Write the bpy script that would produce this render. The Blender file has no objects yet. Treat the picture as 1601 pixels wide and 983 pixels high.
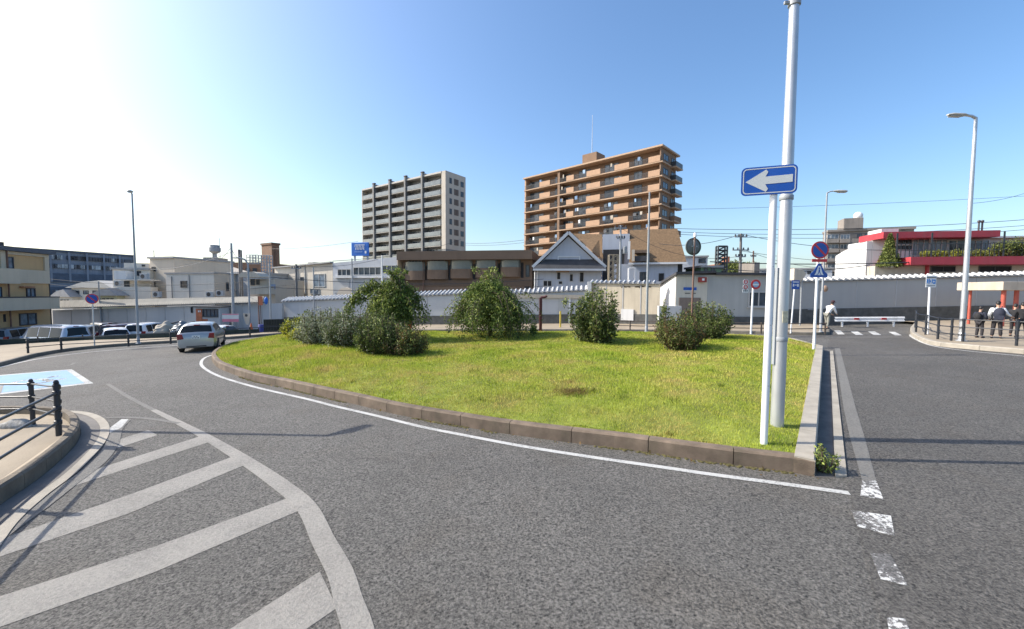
import bpy, bmesh, math, random
import numpy as np
from mathutils import Vector, Matrix, Euler
from mathutils.geometry import tessellate_polygon
random.seed(7); RNG = np.random.default_rng(7)
R = math.radians
scene = bpy.context.scene
COL = scene.collection

# ---------------------------------------------------------------- camera, sky, sun, exposure
CAM_H = 2.7; FPX = 640.0; PITCH = math.atan(34.5/640.0); ROLL = 0.006; SL = 0.027
cam_d = bpy.data.cameras.new('camera'); cam = bpy.data.objects.new('camera', cam_d); COL.objects.link(cam)
cam_d.sensor_fit = 'HORIZONTAL'; cam_d.sensor_width = 36.0; cam_d.lens = 36.0*FPX/1601.0
cam_d.clip_start = 0.05; cam_d.clip_end = 5000
CM = Matrix.Rotation(math.pi/2-PITCH, 4, 'X') @ Matrix.Rotation(ROLL, 4, 'Z')
cam.matrix_world = Matrix.Translation((0, 0, CAM_H)) @ CM
scene.camera = cam
SUN_EL = R(38); SUN_AZ = R(-83.7)                       # azimuth clockwise from +Y
world = bpy.data.worlds.new('World'); scene.world = world; world.use_nodes = True
wn = world.node_tree.nodes; wl = world.node_tree.links; wn.clear()
sky = wn.new('ShaderNodeTexSky'); sky.sky_type = 'NISHITA'; sky.sun_disc = False
sky.sun_elevation = SUN_EL; sky.sun_rotation = SUN_AZ % (2*math.pi)
sky.air_density = 1.0; sky.dust_density = 2.2; sky.ozone_density = 2.0; sky.altitude = 20
bg = wn.new('ShaderNodeBackground'); bg.inputs[1].default_value = 0.15
wo = wn.new('ShaderNodeOutputWorld'); hs = wn.new('ShaderNodeHueSaturation'); hs.inputs['Saturation'].default_value = 1.18; wl.new(sky.outputs[0], hs.inputs['Color']); wl.new(hs.outputs[0], bg.inputs[0]); wl.new(bg.outputs[0], wo.inputs[0])
sd = bpy.data.lights.new('sun', 'SUN'); sd.energy = 4.0; sd.angle = R(0.35); sd.color = (1.0, 0.93, 0.82)
so = bpy.data.objects.new('sun', sd); COL.objects.link(so)
SUNV = Vector((math.sin(SUN_AZ)*math.cos(SUN_EL), math.cos(SUN_AZ)*math.cos(SUN_EL), math.sin(SUN_EL)))
so.rotation_euler = SUNV.to_track_quat('Z', 'Y').to_euler(); so.location = (0, 0, 60)
scene.view_settings.view_transform = 'Standard'; scene.view_settings.look = 'None'
scene.view_settings.exposure = 0.78; scene.view_settings.gamma = 1.0
scene.view_settings.use_curve_mapping = False
scene.render.engine = 'CYCLES'; scene.cycles.use_denoising = True
scene.cycles.max_bounces = 6; scene.cycles.transparent_max_bounces = 6

# ---------------------------------------------------------------- where a point of the place lies
CM3 = CM.to_3x3()
def ray(px, py): return CM3 @ Vector(((px-800.5)/FPX, -(py-491.5)/FPX, -1.0))
def gz(x): return SL*max(-48.0, min(70.0, x))
def G(px, py, dh=0.0):
    d = ray(px, py); t = (CAM_H-dh)/(SL*d.x-d.z)
    p = Vector((0, 0, CAM_H)) + d*t
    return p
def V(px, py, D):
    d = ray(px, py); return Vector((0, 0, CAM_H)) + d*(D/d.y)

# ---------------------------------------------------------------- materials
MATS = {}
def mat(name, rgb, rough=.75, var=.12, scale=1.5, metal=0.0, bump=0.0, bscale=30.0, grime=0.0, island=0.0, trans=0.0, spec=None, gcol=(.05,.045,.035)):
    if name in MATS: return MATS[name]
    m = bpy.data.materials.new(name); MATS[name] = m; m.use_nodes = True
    nt = m.node_tree; n = nt.nodes; l = nt.links; b = n['Principled BSDF']
    b.inputs['Roughness'].default_value = rough; b.inputs['Metallic'].default_value = metal
    if spec is not None: b.inputs['Specular IOR Level'].default_value = spec
    geo = n.new('ShaderNodeNewGeometry')
    no = n.new('ShaderNodeTexNoise'); no.inputs['Scale'].default_value = scale; no.inputs['Detail'].default_value = 6; no.inputs['Roughness'].default_value = .62
    l.new(geo.outputs['Position'], no.inputs['Vector'])
    mr = n.new('ShaderNodeMapRange'); mr.inputs[1].default_value = .3; mr.inputs[2].default_value = .7
    mr.inputs[3].default_value = 1-var; mr.inputs[4].default_value = 1+var
    l.new(no.outputs[0], mr.inputs[0])
    vm = n.new('ShaderNodeVectorMath'); vm.operation = 'SCALE'; vm.inputs[0].default_value = rgb
    l.new(mr.outputs[0], vm.inputs['Scale'])
    out = vm.outputs[0]
    if island > 0:
        m2 = n.new('ShaderNodeMapRange'); m2.inputs[3].default_value = 1-island; m2.inputs[4].default_value = 1+island
        l.new(geo.outputs['Random Per Island'], m2.inputs[0])
        v2 = n.new('ShaderNodeVectorMath'); v2.operation = 'SCALE'; l.new(out, v2.inputs[0]); l.new(m2.outputs[0], v2.inputs['Scale']); out = v2.outputs[0]
    if grime > 0:                                       # rain streaks running down the wall
        mp = n.new('ShaderNodeMapping'); mp.inputs['Scale'].default_value = (2.2, 2.2, .16)
        l.new(geo.outputs['Position'], mp.inputs[0])
        g = n.new('ShaderNodeTexNoise'); g.inputs['Scale'].default_value = 1.6; g.inputs['Detail'].default_value = 5
        l.new(mp.outputs[0], g.inputs['Vector'])
        gr = n.new('ShaderNodeMapRange'); gr.inputs[1].default_value = .48; gr.inputs[2].default_value = .75; gr.inputs[4].default_value = grime
        l.new(g.outputs[0], gr.inputs[0])
        mx = n.new('ShaderNodeMixRGB'); l.new(gr.outputs[0], mx.inputs[0]); l.new(out, mx.inputs[1]); mx.inputs[2].default_value = (*gcol, 1); out = mx.outputs[0]
    l.new(out, b.inputs['Base Color'])
    if bump > 0:
        bn = n.new('ShaderNodeTexNoise'); bn.inputs['Scale'].default_value = bscale; bn.inputs['Detail'].default_value = 4
        l.new(geo.outputs['Position'], bn.inputs['Vector'])
        bp = n.new('ShaderNodeBump'); bp.inputs['Strength'].default_value = bump; bp.inputs['Distance'].default_value = .02
        l.new(bn.outputs[0], bp.inputs['Height']); l.new(bp.outputs[0], b.inputs['Normal'])
    if trans > 0:
        tr = n.new('ShaderNodeBsdfTranslucent'); l.new(out, tr.inputs[0])
        ms = n.new('ShaderNodeMixShader'); ms.inputs[0].default_value = trans
        l.new(b.outputs[0], ms.inputs[1]); l.new(tr.outputs[0], ms.inputs[2])
        l.new(ms.outputs[0], n['Material Output'].inputs[0])
    return m

def asphalt(name, c0, c1, paint=None, wear=.5, pvar=.25, cover=.97, pscale=26):
    """road surface: stone grain, large worn patches; optionally a coat of worn paint"""
    m = bpy.data.materials.new(name); m.use_nodes = True; nt = m.node_tree; n = nt.nodes; l = nt.links; b = n['Principled BSDF']
    b.inputs['Roughness'].default_value = .82
    geo = n.new('ShaderNodeNewGeometry'); P = geo.outputs['Position']
    vo = n.new('ShaderNodeTexVoronoi'); vo.inputs['Scale'].default_value = 52; l.new(P, vo.inputs['Vector'])
    f = n.new('ShaderNodeTexNoise'); f.inputs['Scale'].default_value = 38; f.inputs['Detail'].default_value = 5; f.inputs['Roughness'].default_value = .8; l.new(P, f.inputs['Vector'])
    big = n.new('ShaderNodeTexNoise'); big.inputs['Scale'].default_value = .35; big.inputs['Detail'].default_value = 7; big.inputs['Roughness'].default_value = .6; l.new(P, big.inputs['Vector'])
    v3 = n.new('ShaderNodeTexVoronoi'); v3.inputs['Scale'].default_value = 26; l.new(P, v3.inputs['Vector']); s3 = n.new('ShaderNodeSeparateColor'); l.new(v3.outputs['Color'], s3.inputs[0])
    sp = n.new('ShaderNodeSeparateColor'); l.new(vo.outputs['Color'], sp.inputs[0])
    ad = n.new('ShaderNodeMath'); ad.operation = 'MULTIPLY_ADD'; l.new(sp.outputs[0], ad.inputs[0]); ad.inputs[1].default_value = .38
    fm = n.new('ShaderNodeMapRange'); fm.inputs[1].default_value = .40; fm.inputs[2].default_value = .62; fm.inputs[4].default_value = .62; l.new(f.outputs[0], fm.inputs[0]); l.new(fm.outputs[0], ad.inputs[2])
    a3 = n.new('ShaderNodeMath'); a3.operation = 'MULTIPLY_ADD'; l.new(s3.outputs[1], a3.inputs[0]); a3.inputs[1].default_value = .13; l.new(ad.outputs[0], a3.inputs[2])
    a4 = n.new('ShaderNodeMath'); a4.operation = 'SUBTRACT'; l.new(a3.outputs[0], a4.inputs[0]); a4.inputs[1].default_value = .06; ad = a4
    mx = n.new('ShaderNodeMixRGB'); mx.use_clamp = False; l.new(ad.outputs[0], mx.inputs[0]); mx.inputs[1].default_value = (*c0, 1); mx.inputs[2].default_value = (*c1, 1)
    bm_ = n.new('ShaderNodeMapRange'); bm_.inputs[1].default_value = .3; bm_.inputs[2].default_value = .7; bm_.inputs[3].default_value = .85; bm_.inputs[4].default_value = 1.15; l.new(big.outputs[0], bm_.inputs[0])
    vs = n.new('ShaderNodeVectorMath'); vs.operation = 'SCALE'; l.new(mx.outputs[0], vs.inputs[0]); l.new(bm_.outputs[0], vs.inputs['Scale'])
    out = vs.outputs[0]
    wn2 = n.new('ShaderNodeTexNoise'); wn2.inputs['Scale'].default_value = .9; wn2.inputs['Detail'].default_value = 6; wn2.inputs['Distortion'].default_value = .6; l.new(P, wn2.inputs['Vector'])
    wr = n.new('ShaderNodeMapRange'); wr.inputs[1].default_value = .52; wr.inputs[2].default_value = .72; wr.inputs[4].default_value = .30; l.new(wn2.outputs[0], wr.inputs[0])
    mw = n.new('ShaderNodeMixRGB'); mw.blend_type = 'MULTIPLY'; l.new(wr.outputs[0], mw.inputs[0]); l.new(out, mw.inputs[1]); mw.inputs[2].default_value = (.72,.62,.50,1); out = mw.outputs[0]
    # hairline cracks
    cr = n.new('ShaderNodeTexVoronoi'); cr.feature = 'DISTANCE_TO_EDGE'; cr.inputs['Scale'].default_value = .22
    wv = n.new('ShaderNodeTexNoise'); wv.inputs['Scale'].default_value = 1.3; wv.inputs['Detail'].default_value = 5; l.new(P, wv.inputs['Vector'])
    va = n.new('ShaderNodeVectorMath'); va.operation = 'MULTIPLY_ADD'; l.new(wv.outputs['Color'], va.inputs[0]); va.inputs[1].default_value = (1.6, 1.6, 0); l.new(P, va.inputs[2]); l.new(va.outputs[0], cr.inputs['Vector'])
    cm = n.new('ShaderNodeMapRange'); cm.inputs[1].default_value = .0; cm.inputs[2].default_value = .006; cm.inputs[3].default_value = .85; cm.inputs[4].default_value = 1; l.new(cr.outputs['Distance'], cm.inputs[0])
    vc = n.new('ShaderNodeVectorMath'); vc.operation = 'SCALE'; l.new(out, vc.inputs[0]); l.new(cm.outputs[0], vc.inputs['Scale']); out = vc.outputs[0]
    if paint:
        wn_ = n.new('ShaderNodeTexNoise'); wn_.inputs['Scale'].default_value = pscale; wn_.inputs['Detail'].default_value = 8; wn_.inputs['Roughness'].default_value = .75; l.new(P, wn_.inputs['Vector'])
        w2 = n.new('ShaderNodeTexNoise'); w2.inputs['Scale'].default_value = 1.4; w2.inputs['Detail'].default_value = 4; l.new(P, w2.inputs['Vector'])
        s_ = n.new('ShaderNodeMath'); s_.operation = 'MULTIPLY_ADD'; l.new(w2.outputs[0], s_.inputs[0]); s_.inputs[1].default_value = .55; l.new(wn_.outputs[0], s_.inputs[2])
        pm = n.new('ShaderNodeMapRange'); pm.inputs[1].default_value = .55+wear*.45; pm.inputs[2].default_value = .55+wear*.45+pvar; pm.inputs[3].default_value = cover; pm.inputs[4].default_value = .05
        l.new(s_.outputs[0], pm.inputs[0])
        mp = n.new('ShaderNodeMixRGB'); l.new(pm.outputs[0], mp.inputs[0]); l.new(out, mp.inputs[1]); mp.inputs[2].default_value = (*paint, 1); out = mp.outputs[0]
    l.new(out, b.inputs['Base Color'])
    bp = n.new('ShaderNodeBump'); bp.inputs['Strength'].default_value = .8; bp.inputs['Distance'].default_value = .012
    l.new(ad.outputs[0], bp.inputs['Height']); l.new(bp.outputs[0], b.inputs['Normal'])
    MATS[name] = m; return m

def glassmat(name, rgb, rough=.08, var=.5, scale=.8):
    return mat(name, rgb, rough=rough, var=var, scale=scale, spec=.4)

# ---------------------------------------------------------------- mesh builder
class MB:
    def __init__(s, M=None): s.v = []; s.f = []; s.m = []; s.M = M or Matrix()
    def add(s, vs, fs, mi=0):
        o = len(s.v); s.v += [s.M @ Vector(p) for p in vs]
        s.f += [[i+o for i in f] for f in fs]; s.m += [mi]*len(fs); return s
    def box(s, x0, y0, z0, x1, y1, z1, mi=0):
        a, b = sorted((x0, x1)); c, d = sorted((y0, y1)); e, g = sorted((z0, z1))
        return s.add([(a,c,e),(b,c,e),(b,d,e),(a,d,e),(a,c,g),(b,c,g),(b,d,g),(a,d,g)],
              [(0,3,2,1),(4,5,6,7),(0,1,5,4),(1,2,6,5),(2,3,7,6),(3,0,4,7)], mi)
    def quad(s, *p, mi=0): return s.add(list(p), [tuple(range(len(p)))], mi)
    def tube(s, pts, r, n=10, mi=0, caps=True):
        pts = [Vector(p) for p in pts]; rs = r if isinstance(r, (list, tuple)) else [r]*len(pts)
        vs = []; prev = None
        for i, p in enumerate(pts):
            t = (pts[min(i+1, len(pts)-1)]-pts[max(i-1, 0)]).normalized()
            if prev is None: a = Vector((0,1,0)) if abs(t.z) > .9 else Vector((0,0,1)); x = t.cross(a).normalized()
            else: x = (prev-t*prev.dot(t)).normalized()
            prev = x; y = t.cross(x)
            vs += [p+(x*math.cos(2*math.pi*k/n)+y*math.sin(2*math.pi*k/n))*rs[i] for k in range(n)]
        fs = []
        for i in range(len(pts)-1):
            for k in range(n):
                a = i*n+k; b = i*n+(k+1) % n; fs.append((a, b, b+n, a+n))
        if caps: fs.append(tuple(range(n))[::-1]); fs.append(tuple((len(pts)-1)*n+k for k in range(n)))
        return s.add(vs, fs, mi)
    def bar(s, a, b, w, h, mi=0):
        a = Vector(a); b = Vector(b); t = (b-a).normalized()
        u = Vector((0,0,1)) if abs(t.z) < .95 else Vector((0,1,0)); x = t.cross(u).normalized(); y = x.cross(t)
        vs = [p+x*sx*w/2+y*sy*h/2 for p in (a, b) for sx, sy in ((-1,-1),(1,-1),(1,1),(-1,1))]
        return s.add(vs, [(0,1,2,3),(7,6,5,4),(0,4,5,1),(1,5,6,2),(2,6,7,3),(3,7,4,0)], mi)
    def prism(s, pts, lo, hi, mi=0, ax='z'):
        """polygon pts (2-D) extruded between lo and hi along ax"""
        n = len(pts)
        def c(p, h): return (p[0], p[1], h) if ax == 'z' else ((p[0], h, p[1]) if ax == 'y' else (h, p[0], p[1]))
        vs = [c(p, lo) for p in pts]+[c(p, hi) for p in pts]
        tri = tessellate_polygon([[Vector((p[0], p[1], 0)) for p in pts]])
        fs = [tuple(t) for t in tri]+[tuple(i+n for i in t)[::-1] for t in tri]
        fs += [(i, (i+1) % n, (i+1) % n+n, i+n) for i in range(n)]
        return s.add(vs, fs, mi)
    def lathe(s, prof, c=(0,0,0), n=16, mi=0):
        vs = [(c[0]+r*math.cos(2*math.pi*k/n), c[1]+r*math.sin(2*math.pi*k/n), c[2]+z) for r, z in prof for k in range(n)]
        fs = []
        for i in range(len(prof)-1):
            for k in range(n): a = i*n+k; b = i*n+(k+1) % n; fs.append((a, b, b+n, a+n))
        fs.append(tuple(range(n))[::-1]); fs.append(tuple((len(prof)-1)*n+k for k in range(n)))
        return s.add(vs, fs, mi)
    def sphere(s, c, r, nu=14, nv=9, mi=0):
        rx, ry, rz = r if isinstance(r, (tuple, list)) else (r, r, r)
        vs = [(c[0], c[1], c[2]-rz)]
        for j in range(1, nv):
            a = -math.pi/2+math.pi*j/nv
            vs += [(c[0]+rx*math.cos(a)*math.cos(2*math.pi*k/nu), c[1]+ry*math.cos(a)*math.sin(2*math.pi*k/nu), c[2]+rz*math.sin(a)) for k in range(nu)]
        vs.append((c[0], c[1], c[2]+rz)); fs = [(0, 1+(k+1) % nu, 1+k) for k in range(nu)]
        for j in range(nv-2):
            for k in range(nu): a = 1+j*nu+k; b = 1+j*nu+(k+1) % nu; fs.append((a, b, b+nu, a+nu))
        t = len(vs)-1; o = 1+(nv-2)*nu; fs += [(o+k, o+(k+1) % nu, t) for k in range(nu)]
        return s.add(vs, fs, mi)
    def build(s, name, mats, parent=None, smooth=False, world=False, bevel=0):
        if not isinstance(mats, (list, tuple)): mats = [mats]
        me = bpy.data.meshes.new(name); vs = s.v
        if world and parent is not None:
            inv = Matrix.LocRotScale(parent.location, parent.rotation_euler, parent.scale).inverted(); vs = [inv @ v for v in vs]
        me.from_pydata([tuple(v) for v in vs], [], s.f)
        for m_ in mats: me.materials.append(m_)
        if len(mats) > 1: me.polygons.foreach_set('material_index', s.m)
        bm = bmesh.new(); bm.from_mesh(me); bmesh.ops.recalc_face_normals(bm, faces=bm.faces)
        if bevel: bmesh.ops.bevel(bm, geom=[e for e in bm.edges if len(e.link_faces) == 2 and e.calc_face_angle(0) > .6], offset=bevel, segments=2, affect='EDGES', profile=.5)
        bm.to_mesh(me); bm.free()
        if smooth:
            me.polygons.foreach_set('use_smooth', [True]*len(me.polygons))
            me.set_sharp_from_angle(angle=R(40))
        o = bpy.data.objects.new(name, me); COL.objects.link(o); o.parent = parent
        return o

def tag(o, label=None, cat=None, group=None, kind=None):
    if label: o['label'] = label
    if cat: o['category'] = cat
    if group: o['group'] = group
    if kind: o['kind'] = kind
    return o
def thing(name, loc, rz, label, cat, group=None):
    o = bpy.data.objects.new(name, None); COL.objects.link(o); o.location = loc; o.rotation_euler = (0, 0, rz); o.empty_display_size = .2
    return tag(o, label, cat, group)
def copy_tree(o, parent=None):
    c = o.copy(); COL.objects.link(c); c.parent = parent
    for ch in list(o.children): copy_tree(ch, c)
    return c
def struct(mb, name, m, **k): return tag(mb.build(name, m, **k), kind='structure')

def polysheet(px, dh, name, m, pts=None):
    """a flat sheet on the ground through picked corners"""
    P = pts or [G(x, y, dh) for x, y in px]
    mb = MB(); tri = tessellate_polygon([[Vector((p.x, p.y, 0)) for p in P]])
    mb.add([(p.x, p.y, SL*p.x+dh) for p in P], [tuple(t) for t in tri]); o = struct(mb, name, m)
    me = o.data
    bm = bmesh.new(); bm.from_mesh(me)
    for f in bm.faces:
        if f.normal.z < 0: f.normal_flip()
    bm.to_mesh(me); bm.free(); return o
def smoothpath(P, step=.3, closed=False):
    """Catmull-Rom through the points, resampled"""
    n = len(P); out = []
    rng = range(n if closed else n-1)
    for i in rng:
        p0, p1, p2, p3 = (P[(i-1) % n] if closed or i > 0 else P[0]), P[i], P[(i+1) % n], (P[(i+2) % n] if closed or i < n-2 else P[-1])
        k = max(1, int((p2-p1).length/step))
        for j in range(k):
            t = j/k; out.append(.5*((2*p1)+(p2-p0)*t+(2*p0-5*p1+4*p2-p3)*t*t+(3*p1-p0-3*p2+p3)*t**3))
    if not closed: out.append(P[-1])
    return out
def side(path, i, closed=False):
    n = len(path)
    a = path[(i-1) % n] if closed or i > 0 else path[i]; b = path[(i+1) % n] if closed or i < n-1 else path[i]
    t = (b-a); t.z = 0; t.normalize(); return Vector((t.y, -t.x, 0))
def ribbon(path, w, dh, name, m, closed=False, ws=None):
    mb = MB(); vs = []
    for i, p in enumerate(path):
        s_ = side(path, i, closed); ww = ws[i] if ws else w
        for q in (p+s_*ww/2, p-s_*ww/2): vs.append((q.x, q.y, SL*q.x+dh))
    fs = [(2*i, 2*i+1, 2*i+3, 2*i+2) for i in range(len(path)-1)]
    mb.add(vs, fs); o = struct(mb, name, m); return o
def kerb(path, w, h, name, m, closed=False, blk=1.0, off=0, chamfer=.03, base=-.05):
    """kerb stones laid along path (outer foot), leaning inwards by w on the right side"""
    mb = MB(); n = len(path); L = 0; start = 0
    idx = list(range(n))+([0] if closed else [])
    def sect(i):
        p = path[i]; s_ = side(path, i, closed); g = SL
        pr = [(0, base), (0, h-chamfer), (chamfer, h), (w, h), (w, base)]
        return [(p.x+s_.x*a, p.y+s_.y*a, g*(p.x+s_.x*a)+z) for a, z in pr]
    i0 = 0; acc = 0; seg = [idx[0]]
    for k in range(1, len(idx)):
        acc += (path[idx[k]]-path[idx[k-1]]).length; seg.append(idx[k])
        if acc >= blk or k == len(idx)-1:
            S = [sect(i) for i in seg]
            # shrink ends for a joint
            c0 = Vector(S[0][0]); d0 = (Vector(S[1][0])-c0).normalized()*.006; d1 = (Vector(S[-1][0])-Vector(S[-2][0])).normalized()*.006
            S[0] = [tuple(Vector(q)+d0) for q in S[0]]; S[-1] = [tuple(Vector(q)-d1) for q in S[-1]]
            vs = [q for s_ in S for q in s_]; fs = []
            for a in range(len(S)-1):
                for b in range(5): fs.append((a*5+b, a*5+(b+1) % 5, (a+1)*5+(b+1) % 5, (a+1)*5+b))
            fs.append((0,1,2,3,4)); e = (len(S)-1)*5; fs.append((e+4,e+3,e+2,e+1,e))
            mb.add(vs, fs); seg = [idx[k]]; acc = 0
    return struct(mb, name, m)
# ---------------------------------------------------------------- common materials
ROAD = asphalt('asphalt', (.008,.008,.007), (.235,.222,.200))
ROAD2 = asphalt('asphalt_dark', (.008,.0075,.007), (.195,.182,.162))
PAINT = asphalt('road_paint', (.05,.05,.05), (.3,.3,.29), paint=(.56,.56,.54), wear=.50, pvar=.2, cover=.93)
PAINT_W = asphalt('worn_paint', (.02,.02,.02), (.22,.215,.2), paint=(.37,.35,.315), wear=.30, pvar=.5, cover=.85)
PAINT_F = asphalt('faded_paint', (.02,.02,.02), (.21,.205,.19), paint=(.25,.24,.22), wear=.1, pvar=.7, cover=.62)
PAINT_C = asphalt('chipped_paint', (.01,.01,.01), (.22,.21,.2), paint=(.68,.68,.66), wear=.42, pvar=.05, pscale=17)
BAYBLUE = asphalt('bay_blue', (.05,.05,.05), (.3,.3,.3), paint=(.27,.43,.62), wear=.62, pvar=.35)
PAVE = mat('pavement_concrete', (.29,.24,.175), .85, .16, .7, bump=.3, bscale=40, island=0)
CONC = mat('concrete_light', (.33,.30,.25), .85, .2, 2.5, bump=.35, bscale=60)
CONC_G = mat('concrete_grey', (.15,.14,.13), .88, .25, 2.0, bump=.35, bscale=60)
KERBB = mat('kerb_brown', (.15,.113,.082), .85, .35, 3.0, bump=.5, bscale=70, island=.14, grime=.35, gcol=(.05,.06,.03))
SOIL = mat('soil', (.10,.075,.05), .95, .3, 4, bump=.6, bscale=50)
MOSS = mat('moss', (.085,.075,.025), .95, .4, 9, bump=.6, bscale=60)
GALV = mat('galvanised_steel', (.52,.54,.56), .38, .12, 1.2, metal=.55, grime=.4, gcol=(.22,.2,.18))
WHITEP = mat('white_pole_paint', (.78,.79,.80), .35, .05, 1.5, grime=.12, gcol=(.4,.4,.38))
BLACKP = mat('black_paint', (.022,.026,.034), .38, .25, 5)
GREYPOLE = mat('grey_pole', (.29,.31,.33), .5, .12, 1)
CONCPOLE = mat('concrete_pole', (.16,.155,.15), .8, .15, 2)
BROWNPOLE = mat('rusty_brown_pole', (.17,.095,.07), .7, .25, 4)
SIGNBLUE = mat('sign_blue', (.008,.075,.36), .38, .12, 2.5, grime=.12, gcol=(.15,.2,.3))
SIGNWHITE = mat('sign_white', (.72,.73,.73), .4, .04, 3)
SIGNGREY = mat('sign_reflective_grey', (.55,.57,.56), .5, .05, 3)
SIGNRED = mat('sign_red', (.55,.03,.035), .4, .06, 3)
GLASS = glassmat('window_glass', (.055,.075,.095))
GLASSL = glassmat('window_glass_curtained', (.16,.20,.24), rough=.15, scale=1.5)
DARKV = mat('dark_opening', (.02,.021,.024), .8, .2, 2)
FRAME = mat('window_frame_dark', (.05,.05,.055), .45, .1, 4)
FRAMEW = mat('window_frame_pale', (.45,.45,.44), .45, .06, 4)
CABLE = mat('cable_black', (.03,.035,.045), .6, .1, 4)

# ---------------------------------------------------------------- ground sheets
mb = MB(); xs = [-1800, -48, 70, 1800]; ys = [-60, 400, 1500]
vs = [(x, y, gz(x)-.95) for y in ys for x in xs]
mb.add(vs, [(j*4+i, j*4+i+1, j*4+i+5, j*4+i+4) for j in range(2) for i in range(3)])
struct(mb, 'ground', mat('ground_gravel', (.22,.20,.17), .95, .2, .5))
# darker newer surface on the right lane
Lr = [(1322,660),(1307,600),(1300,560),(1292,549)]
P = [G(1322,747)] + [G(1309,640), G(1302,550), G(1293,541), G(1300,522), G(1440,524), G(1480,543), G(1640,556)] + [Vector((30, 17, 0)), Vector((30, -10, 0)), Vector((5.0,-10,0)), G(1400,1060)]
polysheet(None, .004, 'road_lane', ROAD2, P)

# ---------------------------------------------------------------- the planted island
front_px = [(1274,745.5),(1240,739),(1110,722),(960,700),(893,692),(777,676),(720,666),(685,660),(617,647),(560,633),(512,622),(445,606),(392,594),(345,577),(334,568)]
tip = [(331,560),(337,552.5),(350,546),(372,539.5)]
back = [(420,531.5),(470,527),(530,524.5),(640,523.5),(760,523.3),(900,524),(1040,526),(1170,530),(1240,536),(1280,543)]
FP = [G(*p) for p in front_px+tip+back]
FP[len(front_px)+len(tip)+len(back)-1] = G(1287,549.5)
for i in range(len(FP)): FP[i].z = 0
isl = smoothpath(FP[:-1], .25) + [FP[-1]]
KH = .24
fr_n = next(i for i, p in enumerate(isl) if (p-FP[len(front_px)+len(tip)-1]).length < .3)
kerb(isl[:fr_n+1], .16, KH, 'kerb', KERBB, blk=.95)
kerb(isl[fr_n:], .16, KH, 'kerb', CONC, blk=1.5)
C0 = FP[0]; C1 = FP[-1]
nR = 40; rp = [C1+(C0-C1)*(i/nR) for i in range(nR+1)]
kerb(rp, .25, KH+.01, 'kerb', CONC, blk=1.9, chamfer=.02)
# mound
def island_h(x, y, ed):                                 # ed: distance from the edge
    e = min(1, ed/2.6); e = e*e*(3-2*e)
    return KH-.035+.22*e+.05*math.sin(x*.7+1)*math.sin(y*.5)*e
ipoly = np.array([(p.x, p.y) for p in isl])
def inside(pts):
    x = pts[:, 0]; y = pts[:, 1]; c = np.zeros(len(x), bool); n = len(ipoly); j = n-1
    for i in range(n):
        xi, yi = ipoly[i]; xj, yj = ipoly[j]
        if abs(yj-yi) > 1e-9: c ^= ((yi > y) != (yj > y)) & (x < (xj-xi)*(y-yi)/(yj-yi)+xi)
        j = i
    return c
def edged(pts):
    d = np.full(len(pts), 1e9); n = len(ipoly)
    for i in range(n):
        a = ipoly[i]; b = ipoly[(i+1) % n]; ab = b-a; L = max(ab@ab, 1e-9)
        t = np.clip(((pts-a)@ab)/L, 0, 1); q = a+t[:, None]*ab; d = np.minimum(d, np.hypot(*(pts-q).T))
    return d
def hmap(pts, ed):
    e = np.clip(ed/2.6, 0, 1); e = e*e*(3-2*e); x = pts[:, 0]; y = pts[:, 1]
    return KH-.035+.22*e+.05*np.sin(x*.7+1)*np.sin(y*.5)*e+.02*np.sin(x*2.3)*np.sin(y*1.9)*e+SL*x
def ground_on_island(x, y):
    p = np.array([[x, y]]); return float(hmap(p, edged(p))[0]) if inside(p)[0] else SL*x
bm = bmesh.new(); st = .3
x0, y0 = ipoly.min(0)-.3; x1, y1 = ipoly.max(0)+.3
nx = int((x1-x0)/st)+2; ny = int((y1-y0)/st)+2
gx, gy = np.meshgrid(x0+np.arange(nx)*st, y0+np.arange(ny)*st); gp = np.stack([gx.ravel(), gy.ravel()], 1)
gi = inside(gp); ge = edged(gp); gh = hmap(gp, ge)
# snap just-outside points to stay under the kerb
keep = gi & (ge > .1)
vm = {}
for k in np.nonzero(keep)[0]: vm[k] = bm.verts.new((gp[k, 0], gp[k, 1], gh[k]))
for j in range(ny-1):
    for i in range(nx-1):
        q = [j*nx+i, j*nx+i+1, (j+1)*nx+i+1, (j+1)*nx+i]
        v_ = [vm[k] for k in q if k in vm]
        if len(v_) >= 3: bm.faces.new(v_)
me = bpy.data.meshes.new('lawn'); bm.to_mesh(me); bm.free(); me.polygons.foreach_set('use_smooth', [True]*len(me.polygons))
LAWN = mat('lawn_earth', (.17,.20,.03), .95, .45, 1.6, bump=.5, bscale=30)
me.materials.append(LAWN); lawn = bpy.data.objects.new('lawn', me); COL.objects.link(lawn); tag(lawn, kind='structure')
# rim of soil under the grass edge
rim = MB(); n = len(isl); pth = isl+rp[1:-1]
loop = isl + [C1+(C0-C1)*(i/nR) for i in range(1, nR)]
vs = []
for i, p in enumerate(loop):
    s_ = side(loop, i, True)
    for a, z in ((.14, KH-.045), (.62, KH-.03)): q = p+s_*a; vs.append((q.x, q.y, SL*q.x+z))
nl = len(loop); rim.add(vs, [(2*i, 2*((i+1) % nl), 2*((i+1) % nl)+1, 2*i+1) for i in range(nl)])
struct(rim, 'lawn_edge', LAWN)

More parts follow.
